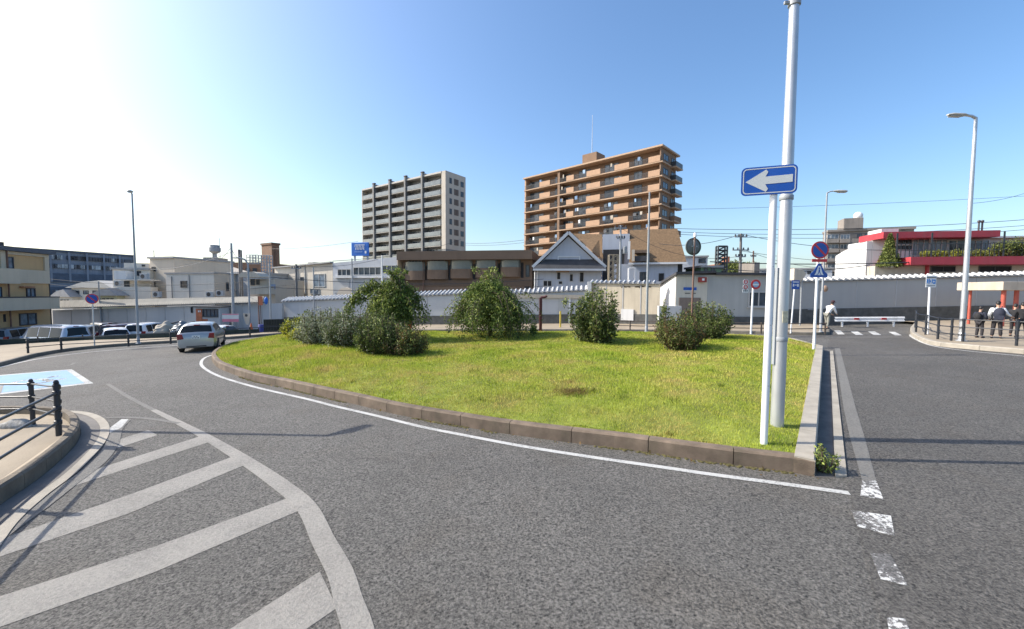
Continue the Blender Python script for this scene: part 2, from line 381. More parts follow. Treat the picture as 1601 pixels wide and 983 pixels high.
# grass blades
def grass_mat(name, a, b, c):
    m = bpy.data.materials.new(name); m.use_nodes = True; nt = m.node_tree; n_ = nt.nodes; l = nt.links; bs = n_['Principled BSDF']; bs.inputs['Roughness'].default_value = .7
    bs.inputs['Specular IOR Level'].default_value = .2
    geo = n_.new('ShaderNodeNewGeometry'); no = n_.new('ShaderNodeTexNoise'); no.inputs['Scale'].default_value = .55; no.inputs['Detail'].default_value = 10; no.inputs['Roughness'].default_value = .78; l.new(geo.outputs['Position'], no.inputs['Vector'])
    r = n_.new('ShaderNodeValToRGB'); r.color_ramp.elements[0].position = .36; r.color_ramp.elements[0].color = (*a, 1); r.color_ramp.elements[1].position = .63; r.color_ramp.elements[1].color = (*c, 1)
    e = r.color_ramp.elements.new(.49); e.color = (*b, 1); l.new(no.outputs[0], r.inputs[0])
    m2 = n_.new('ShaderNodeMapRange'); m2.inputs[3].default_value = .55; m2.inputs[4].default_value = 1.45; l.new(geo.outputs['Random Per Island'], m2.inputs[0])
    v2 = n_.new('ShaderNodeVectorMath'); v2.operation = 'SCALE'; l.new(r.outputs[0], v2.inputs[0]); l.new(m2.outputs[0], v2.inputs['Scale']); l.new(v2.outputs[0], bs.inputs['Base Color'])
    tr = n_.new('ShaderNodeBsdfTranslucent'); l.new(v2.outputs[0], tr.inputs[0]); ms = n_.new('ShaderNodeMixShader'); ms.inputs[0].default_value = .3
    l.new(bs.outputs[0], ms.inputs[1]); l.new(tr.outputs[0], ms.inputs[2]); l.new(ms.outputs[0], n_['Material Output'].inputs[0]); return m
GRASS = grass_mat('grass_blades', (.23,.33,.028), (.40,.43,.065), (.52,.41,.15))
def blades(pts, z, h, w, name, m, lean=.6):
    N = len(pts); a = RNG.uniform(0, 2*np.pi, N); hh = h*RNG.uniform(.5, 1.3, N); ww = w*RNG.uniform(.7, 1.3, N)
    la = RNG.uniform(0, 2*np.pi, N); ll = hh*RNG.uniform(.1, lean, N)
    dx = np.cos(a)*ww/2; dy = np.sin(a)*ww/2; v = np.empty((N, 3, 3))
    v[:, 0] = np.stack([pts[:, 0]-dx, pts[:, 1]-dy, z-.01], 1); v[:, 1] = np.stack([pts[:, 0]+dx, pts[:, 1]+dy, z-.01], 1)
    v[:, 2] = np.stack([pts[:, 0]+np.cos(la)*ll, pts[:, 1]+np.sin(la)*ll, z+hh], 1)
    return rawmesh(v.reshape(-1, 3), np.arange(3*N).reshape(N, 3), name, m)
def rawmesh(v, f, name, m, parent=None):
    me = bpy.data.meshes.new(name); N, k = f.shape
    me.vertices.add(len(v)); me.vertices.foreach_set('co', v.astype(np.float32).ravel())
    me.loops.add(N*k); me.loops.foreach_set('vertex_index', f.astype(np.int32).ravel())
    me.polygons.add(N); me.polygons.foreach_set('loop_start', np.arange(N, dtype=np.int32)*k)
    me.materials.append(m); me.update(calc_edges=True); me.validate()
    o = bpy.data.objects.new(name, me); COL.objects.link(o); o.parent = parent; return o
cand = []
for (lo, hi, dens) in ((5, 9, 2600), (9, 13, 1500), (13, 18, 900), (18, 28, 600)):
    A = (x1-x0)*(hi-lo); p = np.stack([RNG.uniform(x0, x1, int(A*dens)), RNG.uniform(lo, hi, int(A*dens))], 1)
    cand.append(p[inside(p)])
gp_ = np.concatenate(cand); ge_ = edged(gp_); dthr = np.where(gp_[:, 0] > (C1.x+(gp_[:, 1]-C1.y)*(C0.x-C1.x)/(C0.y-C1.y))-.29, 9, .17)
k = ge_ > dthr; gp_ = gp_[k]; ge_ = ge_[k]
patch = .5+.5*np.sin(gp_[:, 0]*1.1+np.sin(gp_[:, 1]*.9)*2)*np.sin(gp_[:, 1]*1.3+np.cos(gp_[:, 0]*.7)*2)
hh_ = np.where(gp_[:, 1] < 9, .042, np.where(gp_[:, 1] < 13, .05, .06))*(.75+.6*patch)
leftish = gp_[:, 0] < -4.5; hh_ = np.where(leftish, hh_*1.5, hh_)
g = blades(gp_, hmap(gp_, ge_), hh_, np.where(gp_[:, 1] < 9, .009, np.where(gp_[:, 1] < 13, .014, .022)), 'grass', GRASS)
tag(g, 'bright yellow green grass covering the kerbed island', 'grass', kind='stuff')
print('blades', len(gp_))
# coarser weeds and bare worn spots in the lawn
cw = []
for k in range(260):
    c = np.array([RNG.uniform(x0, x1), RNG.uniform(5.5, 25)]); m_ = int(RNG.integers(12, 50)); cw.append(c+RNG.normal(0, RNG.uniform(.04, .16), (m_, 2)))
cw = np.concatenate(cw); cw = cw[inside(cw)]; e_ = edged(cw); cw = cw[e_ > .3]; e_ = e_[e_ > .3]
tag(blades(cw, hmap(cw, e_), .10, .02, 'lawn_weeds', grass_mat('weed_blades', (.10,.16,.02), (.17,.22,.03), (.30,.24,.07)), lean=1.3), 'darker coarse weeds dotted through the lawn', 'weeds', kind='stuff')
# moss and earth caught along the foot of the island kerb
mp_ = [isl[i] for i in range(0, fr_n) if isl[i].y < 14]
lob = MB(); 
for i in range(1, len(mp_)-1):
    if math.sin(i*.37)+math.sin(i*.11+2)+random.uniform(-.7, .7) < -.5: continue
    for q in range(16):
        s_ = side(isl, i); p = mp_[i]+(mp_[i+1]-mp_[i])*random.random()-s_*random.uniform(.0, .07); r_ = random.uniform(.008, .022)
        lob.sphere((p.x, p.y, SL*p.x+.004), (r_*1.6, r_*1.6, r_*.6), 6, 4)
tag(lob.build('moss', MOSS), 'brown green moss along the foot of the island kerb', 'moss', kind='stuff')

# drain channel and concrete strip right of the island
polysheet([(1274,746),(1306,746.5),(1297.5,549.5),(1287,549.5)], .006, 'gutter', mat('gutter_concrete', (.14,.13,.12), .9, .3, 3, bump=.4, bscale=50))
st_ = MB(); A = [G(1306,746.5), G(1324,746), G(1302.5,549), G(1297.5,549.5)]
st_.prism([(p.x, p.y) for p in A], -.02, .03); st_.v = [Vector((v.x, v.y, v.z+SL*v.x)) for v in st_.v]; struct(st_, 'gutter_edge', CONC)

# ---------------------------------------------------------------- road markings
def line(px, w, m, dh=.008, name='road_marking', ws=None, taper=None):
    P = smoothpath([Vector((G(*p).x, G(*p).y, 0)) for p in px], .12)
    return ribbon(P, w, dh, name, m, ws=[taper[0]+(taper[1]-taper[0])*min(1, 1.6*i/len(P)) for i in range(len(P))] if taper else None)
line([(410,541),(375,546),(345,552),(322,558.5),(314.5,567),(320,576),(345,589),(400,605.5),(480,624),(527,636),(592,651),(657,667),(712,678),(812,697),(925,715),(1037,731),(1112,742),(1240,759),(1328,771.5)], .11, PAINT)
polysheet([(1305,544),(1313,544),(1338,638),(1351,680),(1370,751),(1348,751),(1328,680),(1319,638)], .008, 'road_marking', PAINT_F)
polysheet([(1348,751),(1370,751),(1381.5,781),(1345,775)], .008, 'road_marking', PAINT_C)
polysheet([(1330,797),(1393,806),(1399,838),(1341,823)], .008, 'road_marking', PAINT_C)
polysheet([(1360,864),(1392,866),(1420,916),(1377,905)], .008, 'road_marking', PAINT_C)
polysheet([(1386,964),(1416,967),(1436,1030),(1398,1030)], .008, 'road_marking', PAINT_C)
line([(240,641),(282,662),(322,683),(382,719),(442,760),(480,794),(506,846),(532,895),(545,940),(560,983),(570,1040)], .21, PAINT_W, .007, taper=(.11, .23))
line([(168,600),(200,620),(240,641)], .10, PAINT_F, .006)
line([(150,655),(190,652.5),(235,655),(280,662)], .10, PAINT_F, .0075)
for q in ([(322,679),(333,689),(200,732),(99,765),(126,741)], [(371,711),(389,724),(200,803),(0,870),(-80,896),(-80,868),(0,843),(200,774)],
          [(465,773),(477,794),(240,895),(0,980),(-80,1008),(-80,956),(0,932),(240,855)], [(500,893),(527,950),(440,1010),(330,1090),(300,1020),(360,983)],
          [(232,672),(246,680),(163,707),(170,692)]):
    polysheet(q, .004, 'road_marking', PAINT_W)
line([(196,657),(182,672),(174,697),(152,725),(108,758),(60,795),(0,838),(-60,885)], .20, PAINT_F, .009)
polysheet([(166,673),(190,655),(201,655),(189,669),(171,677)], .012, 'road_marking', PAINT)
# edge lines
line([(-60,590),(0,574),(60,561),(130,551.5),(210,544.5),(290,539),(360,534)], .14, PAINT, .006)
line([(14,582),(50,577),(105,571.5),(116,567)], .11, PAINT_F, .006)
line([(1423,523),(1427,528),(1455,540),(1511,548.5),(1601,557),(1680,566)], .10, PAINT, .01)
# crossing
for q in ([(1304,516.5),(1314,516.5),(1321,522.5),(1310,522.5)], [(1330,518),(1341,518),(1350,523.5),(1338,523.5)], [(1357,518),(1368,518),(1378,523.5),(1366,523.5)], [(1389,518.5),(1399,518.5),(1410,524),(1399,524)]):
    polysheet(q, .012, 'crossing_stripe', PAINT)
polysheet([(1290,526.4),(1425,526.4),(1428,527.1),(1290,527.3)], .01, 'road_marking', PAINT_F)
# parking bay for wheelchair users
polysheet([(112,577),(146,599),(0,616.5),(-70,624),(-70,594),(0,586)], .006, 'parking_bay', PAINT)
polysheet([(104,578.5),(132,598.5),(0,614),(-70,621),(-70,595.5),(0,587.2)], .010, 'parking_bay', BAYBLUE)
ico = MB(); o_ = G(62,595); ax = (G(100,591)-G(30,600)); ax.z = 0; L_ = ax.length; ax.normalize(); ay = Vector((-ax.y, ax.x, 0))
def ic(u, v): p = o_+ax*u*L_+ay*v*1.7; return Vector((p.x, p.y, 0))
for pts in ([(-.5,-.25),(-.55,.1),(-.35,.3),(-.1,.25)], [(-.32,-.3),(-.1,-.42),(.12,-.35),(.2,-.1)], [(-.1,.25),(.15,.1),(.1,-.15),(.38,-.3),(.5,-.2)], [(.3,.25),(.42,.38),(.55,.3)]):
    ribbon(smoothpath([ic(*p) for p in pts], .1), .16, .014, 'wheelchair_symbol', PAINT_C)
polysheet([(0,603),(6,602),(2,613.5),(-6,614)], .014, 'road_marking', PAINT_W)

# ---------------------------------------------------------------- near-left corner pavement
kp = [(-120,905),(-60,838),(0,790),(56,752),(92,722),(114,700),(124,684),(125,671),(116,660),(96,653),(60,650.5),(20,650),(-40,652),(-120,657)]
KP = [G(*p) for p in kp]
for p in KP: p.z = 0
kpath = smoothpath(KP, .12)
def flip(path): return path[::-1]
kerb(flip(kpath), .13, .25, 'kerb', mat('kerb_grey', (.15,.125,.095), .88, .3, 3, bump=.5, bscale=60, grime=.3), blk=.6, chamfer=.03)
# pavement surface inside it
ins = [p+side(flip(kpath), i)*.12 for i, p in enumerate(flip(kpath))]
mbp = MB(); tri = tessellate_polygon([[Vector((p.x, p.y, 0)) for p in ins]])
ymin = min(p.y for p in ins); ymax = max(p.y for p in ins)
mbp.add([(p.x, p.y, SL*p.x+(.235 if p.y < 7.0 else .235-.15*min(1, (p.y-7.0)/1.2))) for p in ins], [tuple(t) for t in tri]); struct(mbp, 'pavement', PAVE)
# concrete apron and channel round the corner
ribbon([p-side(flip(kpath), i)*.16 for i, p in enumerate(flip(kpath))], .30, .012, 'gutter', CONC_G)
ribbon([p-side(flip(kpath), i)*.36 for i, p in enumerate(flip(kpath))], .14, .02, 'gutter_edge', CONC)
t_ = [(G(100,700)+Vector((random.gauss(0,.05), random.gauss(0,.05), 0))) for _ in range(60)]
tp = np.array([(p.x-.1, p.y+.02) for p in t_]); tag(blades(tp, SL*tp[:, 0], .09, .012, 'grass_tuft', GRASS), 'small green grass tuft at the foot of the near left kerb', 'weed')

# boulder
bm = bmesh.new(); bmesh.ops.create_icosphere(bm, subdivisions=4, radius=1)
for v in bm.verts:
    n_ = v.co.normalized(); s_ = 1+.12*math.sin(3*n_.x+1)*math.cos(4*n_.y)+.05*math.sin(9*n_.x+5*n_.z)
    v.co = Vector((n_.x*.33*s_, n_.y*.15*s_, max(-.05, n_.z*.14*s_)))
me = bpy.data.meshes.new('boulder'); bm.to_mesh(me); bm.free(); me.materials.append(mat('granite', (.30,.29,.27), .9, .45, 14, bump=.7, bscale=30))
me.polygons.foreach_set('use_smooth', [True]*len(me.polygons))
bo = bpy.data.objects.new('boulder', me); COL.objects.link(bo); p = G(28,668,.1); bo.location = (p.x, p.y, p.z+.03)
tag(bo, 'rounded grey boulder lying behind the near pipe railing', 'rock')

# ---------------------------------------------------------------- pavements far left, far back, right
def pavement(px, h, name='pavement', m=PAVE, kerbpx=None, km=None, extra=None):
    P = [G(*p) for p in px]
    if extra: P += [Vector(e) for e in extra]
    q = MB(); tri = tessellate_polygon([[Vector((p.x, p.y, 0)) for p in P]]); q.add([(p.x, p.y, SL*p.x+h) for p in P], [tuple(t) for t in tri])
    o = struct(q, name, m); return P
farL = [(-90,597),(-40,583),(0,573),(60,557),(120,547.5),(200,540.5),(280,535.5),(360,530),(430,524.5),(500,520.8),(600,519.2),(720,518.4),(860,518.2),(1000,519),(1120,520.5),(1215,523),(1290,524),(1296,521),(1298,517),(1290,512.5)]
PL = [G(*p) for p in farL]
for p in PL: p.z = 0
pl = smoothpath(PL, .5)
pl = pl[::-1]
kerb(pl, .16, .17, 'kerb', mat('kerb_far', (.16,.145,.12), .88, .3, 2, bump=.3, bscale=30), blk=1.2)
inn = [p+side(pl, i)*.15 for i, p in enumerate(pl)]
NF = [G(x, y, .165) for x, y in ((-60,545),(0,539),(60,535.5),(130,531.5),(200,529.5),(275,527),(340,524),(405,520))]
q = MB(); P = inn+[Vector((p.x, p.y, 0)) for p in NF]+[Vector((NF[-1].x+.5, 60, 0)), Vector((inn[0].x, 60, 0))]
polysheet(None, 0, 'road', ROAD, [Vector((-46,-20,0)), Vector((60,-20,0)), Vector((60,34,0)), Vector((pl[0].x,34,0))]+[p+side(pl, i)*.1 for i, p in enumerate(pl)]+[Vector((-46, pl[-1].y, 0))])
polysheet(None, -.8, 'car_park', mat('car_park_asphalt', (.13,.125,.12), .9, .2, 1.5), [Vector((p.x, p.y-.3, 0)) for p in NF]+[Vector((NF[-1].x+.6, 50, 0)), Vector((-48, 50, 0)), Vector((-48, 20, 0))])
tri = tessellate_polygon([[Vector((p.x, p.y, 0)) for p in P]])
q.add([(p.x, p.y, gz(p.x)+.165) for p in P], [tuple(t) for t in tri]); struct(q, 'pavement', PAVE)
kr = [(1430,508),(1425,514),(1423,518),(1427,526.5),(1455,539),(1511,545.5),(1601,553.5),(1680,561)]
PR = [G(*p) for p in kr]
for p in PR: p.z = 0
pr_ = smoothpath(PR, .35); prr = pr_[::-1]
kerb(prr, .16, .19, 'kerb', CONC, blk=1.0)
inn = [p+side(prr, i)*.15 for i, p in enumerate(prr)]
q = MB(); P = inn+[Vector((inn[-1].x, 29, 0)), Vector((45, 29, 0)), Vector((45, inn[0].y, 0))]
tri = tessellate_polygon([[Vector((p.x, p.y, 0)) for p in P]])
q.add([(p.x, p.y, SL*p.x+.185) for p in P], [tuple(t) for t in tri]); struct(q, 'pavement', PAVE)
# ================================================================ street furniture
SHO = {}
def pole_thing(name, px, py, dh, label, cat, group=None, rz=0):
    p = G(px, py, dh); return thing(name, (p.x, p.y, p.z), rz, label, cat, group), p
def top_z(p, px, py): return V(px, py, p.y).z-p.z

# ---- main lamp post on the island
p = G(1215, 657, .33); root = thing('street_lamp', p, 0, 'tall galvanised lamp post rising out of the top of the picture beside the one-way sign', 'street lamp')
h1 = V(1240, 120, p.y).z-p.z; H = V(1245, 4, p.y).z-p.z
mb = MB(); mb.tube([(0,0,-.1),(0,0,h1*.62),(0,0,h1*.63),(0,0,H+1.3)], [.105,.098,.094,.066], 24); mb.build('pole', GALV, root, True)
mb = MB(); mb.box(-.125,-.035,1.0,-.09,.035,2.7); mb.build('cable_duct', GREYPOLE, root, bevel=.006)
for zb_ in (1.45, 3.9): MB().lathe([(.104,-.04),(.108,-.035),(.108,.035),(.104,.04)], (0,0,zb_), 20).build('steel_band', GREYPOLE, root, True)
mb = MB(); mb.box(-.05,-.112,1.75,.04,-.103,1.95); mb.build('number_sticker', mat('faded_sticker', (.55,.5,.35), .7, .3, 20), root)
mb = MB(); mb.lathe([(.078,-.06),(.095,-.05),(.095,.05),(.078,.06)], (0,0,H), 20); mb.box(-.17,-.02,H-.025,-.09,.02,H+.02); mb.build('clamp_band', GREYPOLE, root, True)
mb = MB(); mb.tube([(0,0,H+1.25),(0,0,H+1.4),(-.1,-.0,H+1.5),(-.9,-.0,H+1.55)], [.066,.06,.05,.045], 12); mb.build('arm', GALV, root, True)
mb = MB(); mb.box(-1.5,-.13,H+1.5,-.85,.13,H+1.6); mb.build('lamp_head', GALV, root, bevel=.03)

# ---- one-way sign on its own post
p = G(1194, 695, .21); root = thing('one_way_sign', p, 0, 'blue rectangular one-way sign with a pale arrow pointing left on a white post', 'road sign')
hb = V(1212, 306, p.y).z-p.z; ht = V(1212, 262, p.y).z-p.z
mb = MB(); mb.tube([(0,0,-.1),(0,0,ht)], .052, 20); mb.build('post', WHITEP, root, True)
for z in (.95, 1.9, 2.8): MB().tube([(0,-.050,z),(0,-.056,z)], .008, 8).build('bolt', GREYPOLE, root)
mb = MB(); mb.box(-.075,-.075,-.04,.075,.075,-.02); mb.build('base_plate', WHITEP, root)
# panel corners picked in its own plane, turned so its left end is nearer
cL = V(1158, 284, 1); cR = V(1248, 278, 1)
ph = R(-19); D0 = p.y-.07
def sgn_frame(px0, px1, pyT, pyB, Dm, rz, ref):
    d = Vector((math.cos(rz), math.sin(rz), 0)); c = Vector((ref.x, Dm, 0))
    def hit(px, py):
        r = ray(px, py); nrm = Vector((d.y, -d.x, 0)); t = (c-Vector((0,0,0))).dot(nrm)/Vector((r.x, r.y, 0)).dot(nrm)
        q = Vector((0,0,CAM_H))+r*t; return (Vector((q.x, q.y, 0))-c).dot(d), q.z
    return d, c, hit
d, c, hit = sgn_frame(0,0,0,0, D0, ph, p)
u0, zl0 = hit(1158, 308); u0b, zl1 = hit(1159.5, 264); u1, zr0 = hit(1246, 300); _, zr1 = hit(1248, 255)
zc = (zl0+zl1+zr0+zr1)/4-p.z; hh = ((zl1-zl0)+(zr1-zr0))/4; uc = (u0+u1)/2; hw = (u1-u0)/2
def rrect(hw, hh, r, n=6):
    P = []
    for cx, cy, a0 in ((hw-r, hh-r, 0), (-hw+r, hh-r, 90), (-hw+r, -hh+r, 180), (hw-r, -hh+r, 270)):
        P += [(cx+r*math.cos(R(a0+90*k/n)), cy+r*math.sin(R(a0+90*k/n))) for k in range(n+1)]
    return P
MS = Matrix.Translation((d.x*uc, -.07+d.y*uc, zc)) @ Matrix.Rotation(ph, 4, 'Z')
mb = MB(MS); mb.prism(rrect(hw, hh, .07), -.006, .006, ax='y'); pn = mb.build('panel', SIGNBLUE, root)
mb = MB(MS); o1 = rrect(hw-.022, hh-.022, .055); o2 = rrect(hw-.036, hh-.036, .045); k = len(o1)
mb.add([(a, -.0085, b) for a, b in o1]+[(a, -.0085, b) for a, b in o2], [(i, (i+1) % k, (i+1) % k+k, i+k) for i in range(k)]); mb.build('border', SIGNGREY, pn)
def ax_(px, py): u, z = hit(px, py); return (u-uc, z-p.z-zc)
ar = [ax_(x, y) for x, y in ((1165.3,285.2),(1198,265),(1201,269),(1196.5,276.2),(1239.5,272),(1239,284),(1196,288),(1200.5,295),(1197,300))]
mb = MB(MS); mb.prism(ar, -.010, -.007, ax='y'); mb.build('arrow', SIGNGREY, pn)
for q in (-.12, .09): MB(MS).box(-.18,.006,q,.18,.03,q+.03).build('bracket', GALV, root)

# ---- generic lamp post
def lamp(px, py, ptop, head, label, dh=.17, r=.075, m=GALV, group='lamp posts round the square', style='flat'):
    p = G(px, py, dh); root = thing('street_lamp', p, 0, label, 'street lamp', group)
    H = V(ptop[0], ptop[1], p.y).z-p.z
    mb = MB(); mb.tube([(0,0,0),(0,0,H*.5),(0,0,H)], [r, r*.85, r*.6], 14); mb.build('pole', m, root, True)
    mb = MB(); mb.lathe([(r*1.9,0),(r*1.9,.03),(r*1.15,.05),(r*1.15,.35),(r,.37)], (0,0,0), 14); mb.build('base', m, root, True)
    if head:
        dx, dy, L = head
        mb = MB(); mb.tube([(0,0,H-.02),(dx*.15,dy*.15,H+.06),(dx*.4,dy*.4,H+.09)], [r*.6, r*.55, r*.5], 10); mb.build('arm', m, root, True)
        a = Vector((dx*.3, dy*.3, H+.10)); b = Vector((dx, dy, H+.04)); mb = MB()
        mb.tube([a, a.lerp(b, .25), a.lerp(b, .8), b], [.05, .13, .14, .06], 10)
        mb.v = [Vector((v.x, v.y, H+.07+(v.z-H-.07)*.5)) for v in mb.v]; hd = mb.build('lamp_head', mat('lamp_head_grey', (.42,.43,.42), .45, .1, 3), root, True)
        mb = MB(); q0 = a.lerp(b, .35); q1 = a.lerp(b, .9); mb.bar((q0.x,q0.y,H+.0), (q1.x,q1.y,H-.01), .16, .02); mb.build('lens', FRAMEW, hd)
    return root
lamp(216.5, 537, (208.5, 303), (.3,-.5,1), 'thin lamp post on the left pavement before the parked cars', r=.065, m=GREYPOLE)
lamp(1010.5, 519, (1013.5, 300), None, 'thin bare pole behind the island in front of the pale cream wall', r=.075, m=GREYPOLE)
lamp(1283, 519, (1289.5, 301), (1.0,-.1,1), 'slender lamp post behind the no-parking and crossing signs', r=.06, m=GREYPOLE)
lamp(1503, 533, (1531, 184), (-1.35,-.15,1), 'tall lamp post on the right pavement beside the waiting people', r=.10, dh=.19, m=GALV)
# off the left edge: the post whose shadow crosses the road
q = G(512, 681); L = 7.4; sx = -SUNV.x/SUNV.z; sy = -SUNV.y/SUNV.z
base = Vector((q.x-sx*L*1.0, q.y-sy*L, 0)); base.z = SL*base.x
root = thing('street_lamp', base, 0, 'lamp post beyond the left edge whose long shadow crosses the road', 'street lamp')
Hh = q.z+L-base.z
mb = MB(); mb.tube([(0,0,0),(0,0,Hh)], [.085,.05], 12); mb.build('pole', GALV, root, True)
mb = MB(); mb.tube([(0,0,Hh),(.25,.25,Hh+.05),(.55,.6,Hh+.05)], [.05,.12,.08], 10); mb.build('lamp_head', GALV, root, True)

# ---- round and other signs
def disc(mb, c, r, y0, y1, mi=0, n=28): return mb.prism([(c[0]+r*math.cos(2*math.pi*k/n), c[1]+r*math.sin(2*math.pi*k/n)) for k in range(n)], y0, y1, mi, ax='y')
def ringm(mb, c, r0, r1, y, n=28):
    return mb.add([(c[0]+r0*math.cos(2*math.pi*k/n), y, c[1]+r0*math.sin(2*math.pi*k/n)) for k in range(n)]+[(c[0]+r1*math.cos(2*math.pi*k/n), y, c[1]+r1*math.sin(2*math.pi*k/n)) for k in range(n)], [(i, (i+1) % n, (i+1) % n+n, i+n) for i in range(n)])
def noparking(root, z, r, parent=None, y=-.05, slash=-45, x=0, rz=0):
    MM = Matrix.Rotation(rz, 4, 'Z')
    mb = MB(MM); disc(mb, (x, z), r, y, y+.012); pn = mb.build('panel', SIGNRED, root)
    mb = MB(MM); disc(mb, (x, z), r*.82, y-.004, y-.001); mb.build('disc', SIGNBLUE, pn)
    mb = MB(MM); a = R(slash); w = r*.11; c_ = Vector((math.cos(a), 0, math.sin(a))); n_ = Vector((-c_.z, 0, c_.x))
    o = Vector((x, y-.007, z)); mb.quad(o-c_*r*.82-n_*w, o+c_*r*.82-n_*w, o+c_*r*.82+n_*w, o-c_*r*.82+n_*w); mb.build('slash', SIGNRED, pn)
    return pn
def ppm(p): return FPX/p.y
p = G(148, 540.5, .17); root = thing('no_parking_sign', p, R(25), 'small round no-parking sign alone on a pole by the parked cars', 'road sign')
zc = V(140, 467, p.y).z-p.z
mb = MB(); mb.tube([(0,0,0),(-.0,0,zc)], .032, 12); mb.build('post', GALV, root, True)
noparking(root, zc, 7.8/ppm(p))
p = G(1272.5, 543.5, .3); root = thing('no_parking_sign', p, 0, 'round no-parking sign above a blue crossing sign at the far corner of the island', 'road sign')
zc = V(1276, 391, p.y).z-p.z; s = 1/ppm(p); X = V(1276, 391, p.y).x-p.x
mb = MB(); mb.tube([(0,0,-.1),(0,0,zc+.2)], .05, 14); mb.build('post', WHITEP, root, True)
noparking(root, zc, 13.5*s, y=-.09, x=.0)
z1 = V(1273, 407, p.y).z-p.z; mb = MB(); mb.box(-11.5*s,-.09,z1-2.6*s,11.5*s,-.075,z1+2*s); mb.build('supplementary_plate', SIGNRED, root)
z2 = V(1273, 433.5, p.y).z-p.z; hgt = 21.5*s; w = 13.2*s
tri_ = [(-w, z2+2*s), (-w, z2), (w, z2), (w, z2+5*s), (w*.62, z2+hgt*.45), (w*.2, z2+hgt*.95), (0, z2+hgt), (-w*.2, z2+hgt*.95), (-w*.62, z2+hgt*.45), (-w, z2+5*s)]
mb = MB(); mb.prism(tri_, -.09, -.078, ax='y'); pn = mb.build('crossing_panel', SIGNBLUE, root)
mb = MB(); mb.prism([(-w*.55, z2+3.5*s),(w*.55, z2+3.5*s),(w*.42, z2+6*s),(w*.12, z2+hgt*.82),(-w*.12, z2+hgt*.82),(-w*.42, z2+6*s)], -.0945, -.0915, ax='y'); mb.build('white_triangle', SIGNWHITE, pn)
mb = MB(); y = -.099                                     # walking figure and stripes
disc(mb, (0, z2+14*s), 1.3*s, y, y+.003, n=10)
mb.prism([(-.9*s, z2+12.4*s),(.9*s, z2+12.4*s),(1.2*s, z2+8.5*s),(-1.2*s, z2+8.5*s)], y, y+.003, ax='y')
mb.prism([(-1.1*s, z2+8.4*s),(0, z2+8.4*s),(-1.6*s, z2+4.6*s),(-2.6*s, z2+4.6*s)], y, y+.003, ax='y')
mb.prism([(0.1*s, z2+8.4*s),(1.2*s, z2+8.4*s),(2.6*s, z2+4.6*s),(1.6*s, z2+4.6*s)], y, y+.003, ax='y')
for k in (-3, 3): mb.prism([((k-.8)*s, z2+4.4*s),((k+.8)*s, z2+4.4*s),((k*1.2+.9)*s, z2+3.6*s),((k*1.2-.9)*s, z2+3.6*s)], y, y+.003, ax='y')
mb.build('walking_figure', SIGNBLUE, pn)

# vehicle-entry sign with three little plates
p = G(1174, 522, .17); root = thing('no_entry_sign', p, 0, 'red round sign with a pale centre in front of the grey wall window', 'road sign')
zc = V(1177.5, 444.5, p.y).z-p.z; s = 1/ppm(p); mb = MB(); mb.tube([(0,0,0),(.03,0,zc)], .05, 12); mb.build('post', WHITEP, root, True)
mb = MB(); disc(mb, (.12, zc), 7.6*s, -.08, -.066); pn = mb.build('panel', SIGNRED, root)
mb = MB(); disc(mb, (.12, zc), 4.6*s, -.086, -.082); mb.build('disc', mat('sign_pale_blue', (.25,.4,.6), .5), pn)
mb = MB(); mb.box(.12-4.8*s,-.092,zc-1.5*s,.12+4.8*s,-.088,zc+.8*s); mb.build('bar', SIGNWHITE, pn)
for k, (yy, lab) in enumerate(((440.5, 'ring'), (448.5, 'ring'), (454.5, 'text'))):
    z = V(1163.5, yy, p.y).z-p.z; x = -14*s+.06
    mb = MB(); 
    if lab == 'ring': disc(mb, (x, z), 4.2*s, -.08, -.07, n=20)
    else: mb.box(x-4.6*s,-.08,z-2.6*s,x+4.6*s,-.07,z+2.6*s)
    pn = mb.build('side_plate', SIGNWHITE, root)
    mb = MB()
    if lab == 'ring': ringm(mb, (x, z), 3.5*s, 2.2*s, -.084, 18); mb.box(x-2*s,-.086,z-.5*s,x+2*s,-.084,z+.5*s); mb.build('mark', SIGNRED, pn)
    else:
        for q in (-2.6, -.2, 2.4): mb.box(x+(q-.7)*s,-.084,z-1.2*s,x+(q+.7)*s,-.081,z+1.3*s)
        mb.build('lettering', FRAME, pn)
mb = MB(); mb.box(-14*s+.06,-.068,zc+.02,.02,-.058,zc+.06); mb.build('bracket', GALV, root)

def plate_sign(px, py, box, dh, label, name, pm, marks, dx=0, r=.035, cat='road sign', mm=None):
    p = G(px, py, dh); s = 1/ppm(p); root = thing(name, p, 0, label, cat)
    x0, y0, x1, y1 = box; z1 = V(x0, y0, p.y).z-p.z; z0 = V(x0, y1, p.y).z-p.z; xa = V(x0, (y0+y1)/2, p.y).x-p.x; xb = V(x1, (y0+y1)/2, p.y).x-p.x
    tx = (xa+xb)/2
    mb = MB(); mb.tube([(0,0,0),(tx,0,z1-.02)], r, 12); mb.build('post', WHITEP, root, True)
    mb = MB(); mb.box(xa,-.06,z0,xb,-.045,z1); pn = mb.build('panel', pm, root, bevel=.004)
    for (a, b, c, d, m_) in marks:
        mb = MB(); mb.box(xa+(xb-xa)*a,-.066,z0+(z1-z0)*b,xa+(xb-xa)*c,-.062,z0+(z1-z0)*d); mb.build('lettering', m_, pn)
    return root
LB = mat('lettering_blue', (.03,.22,.62), .5); LW = SIGNWHITE
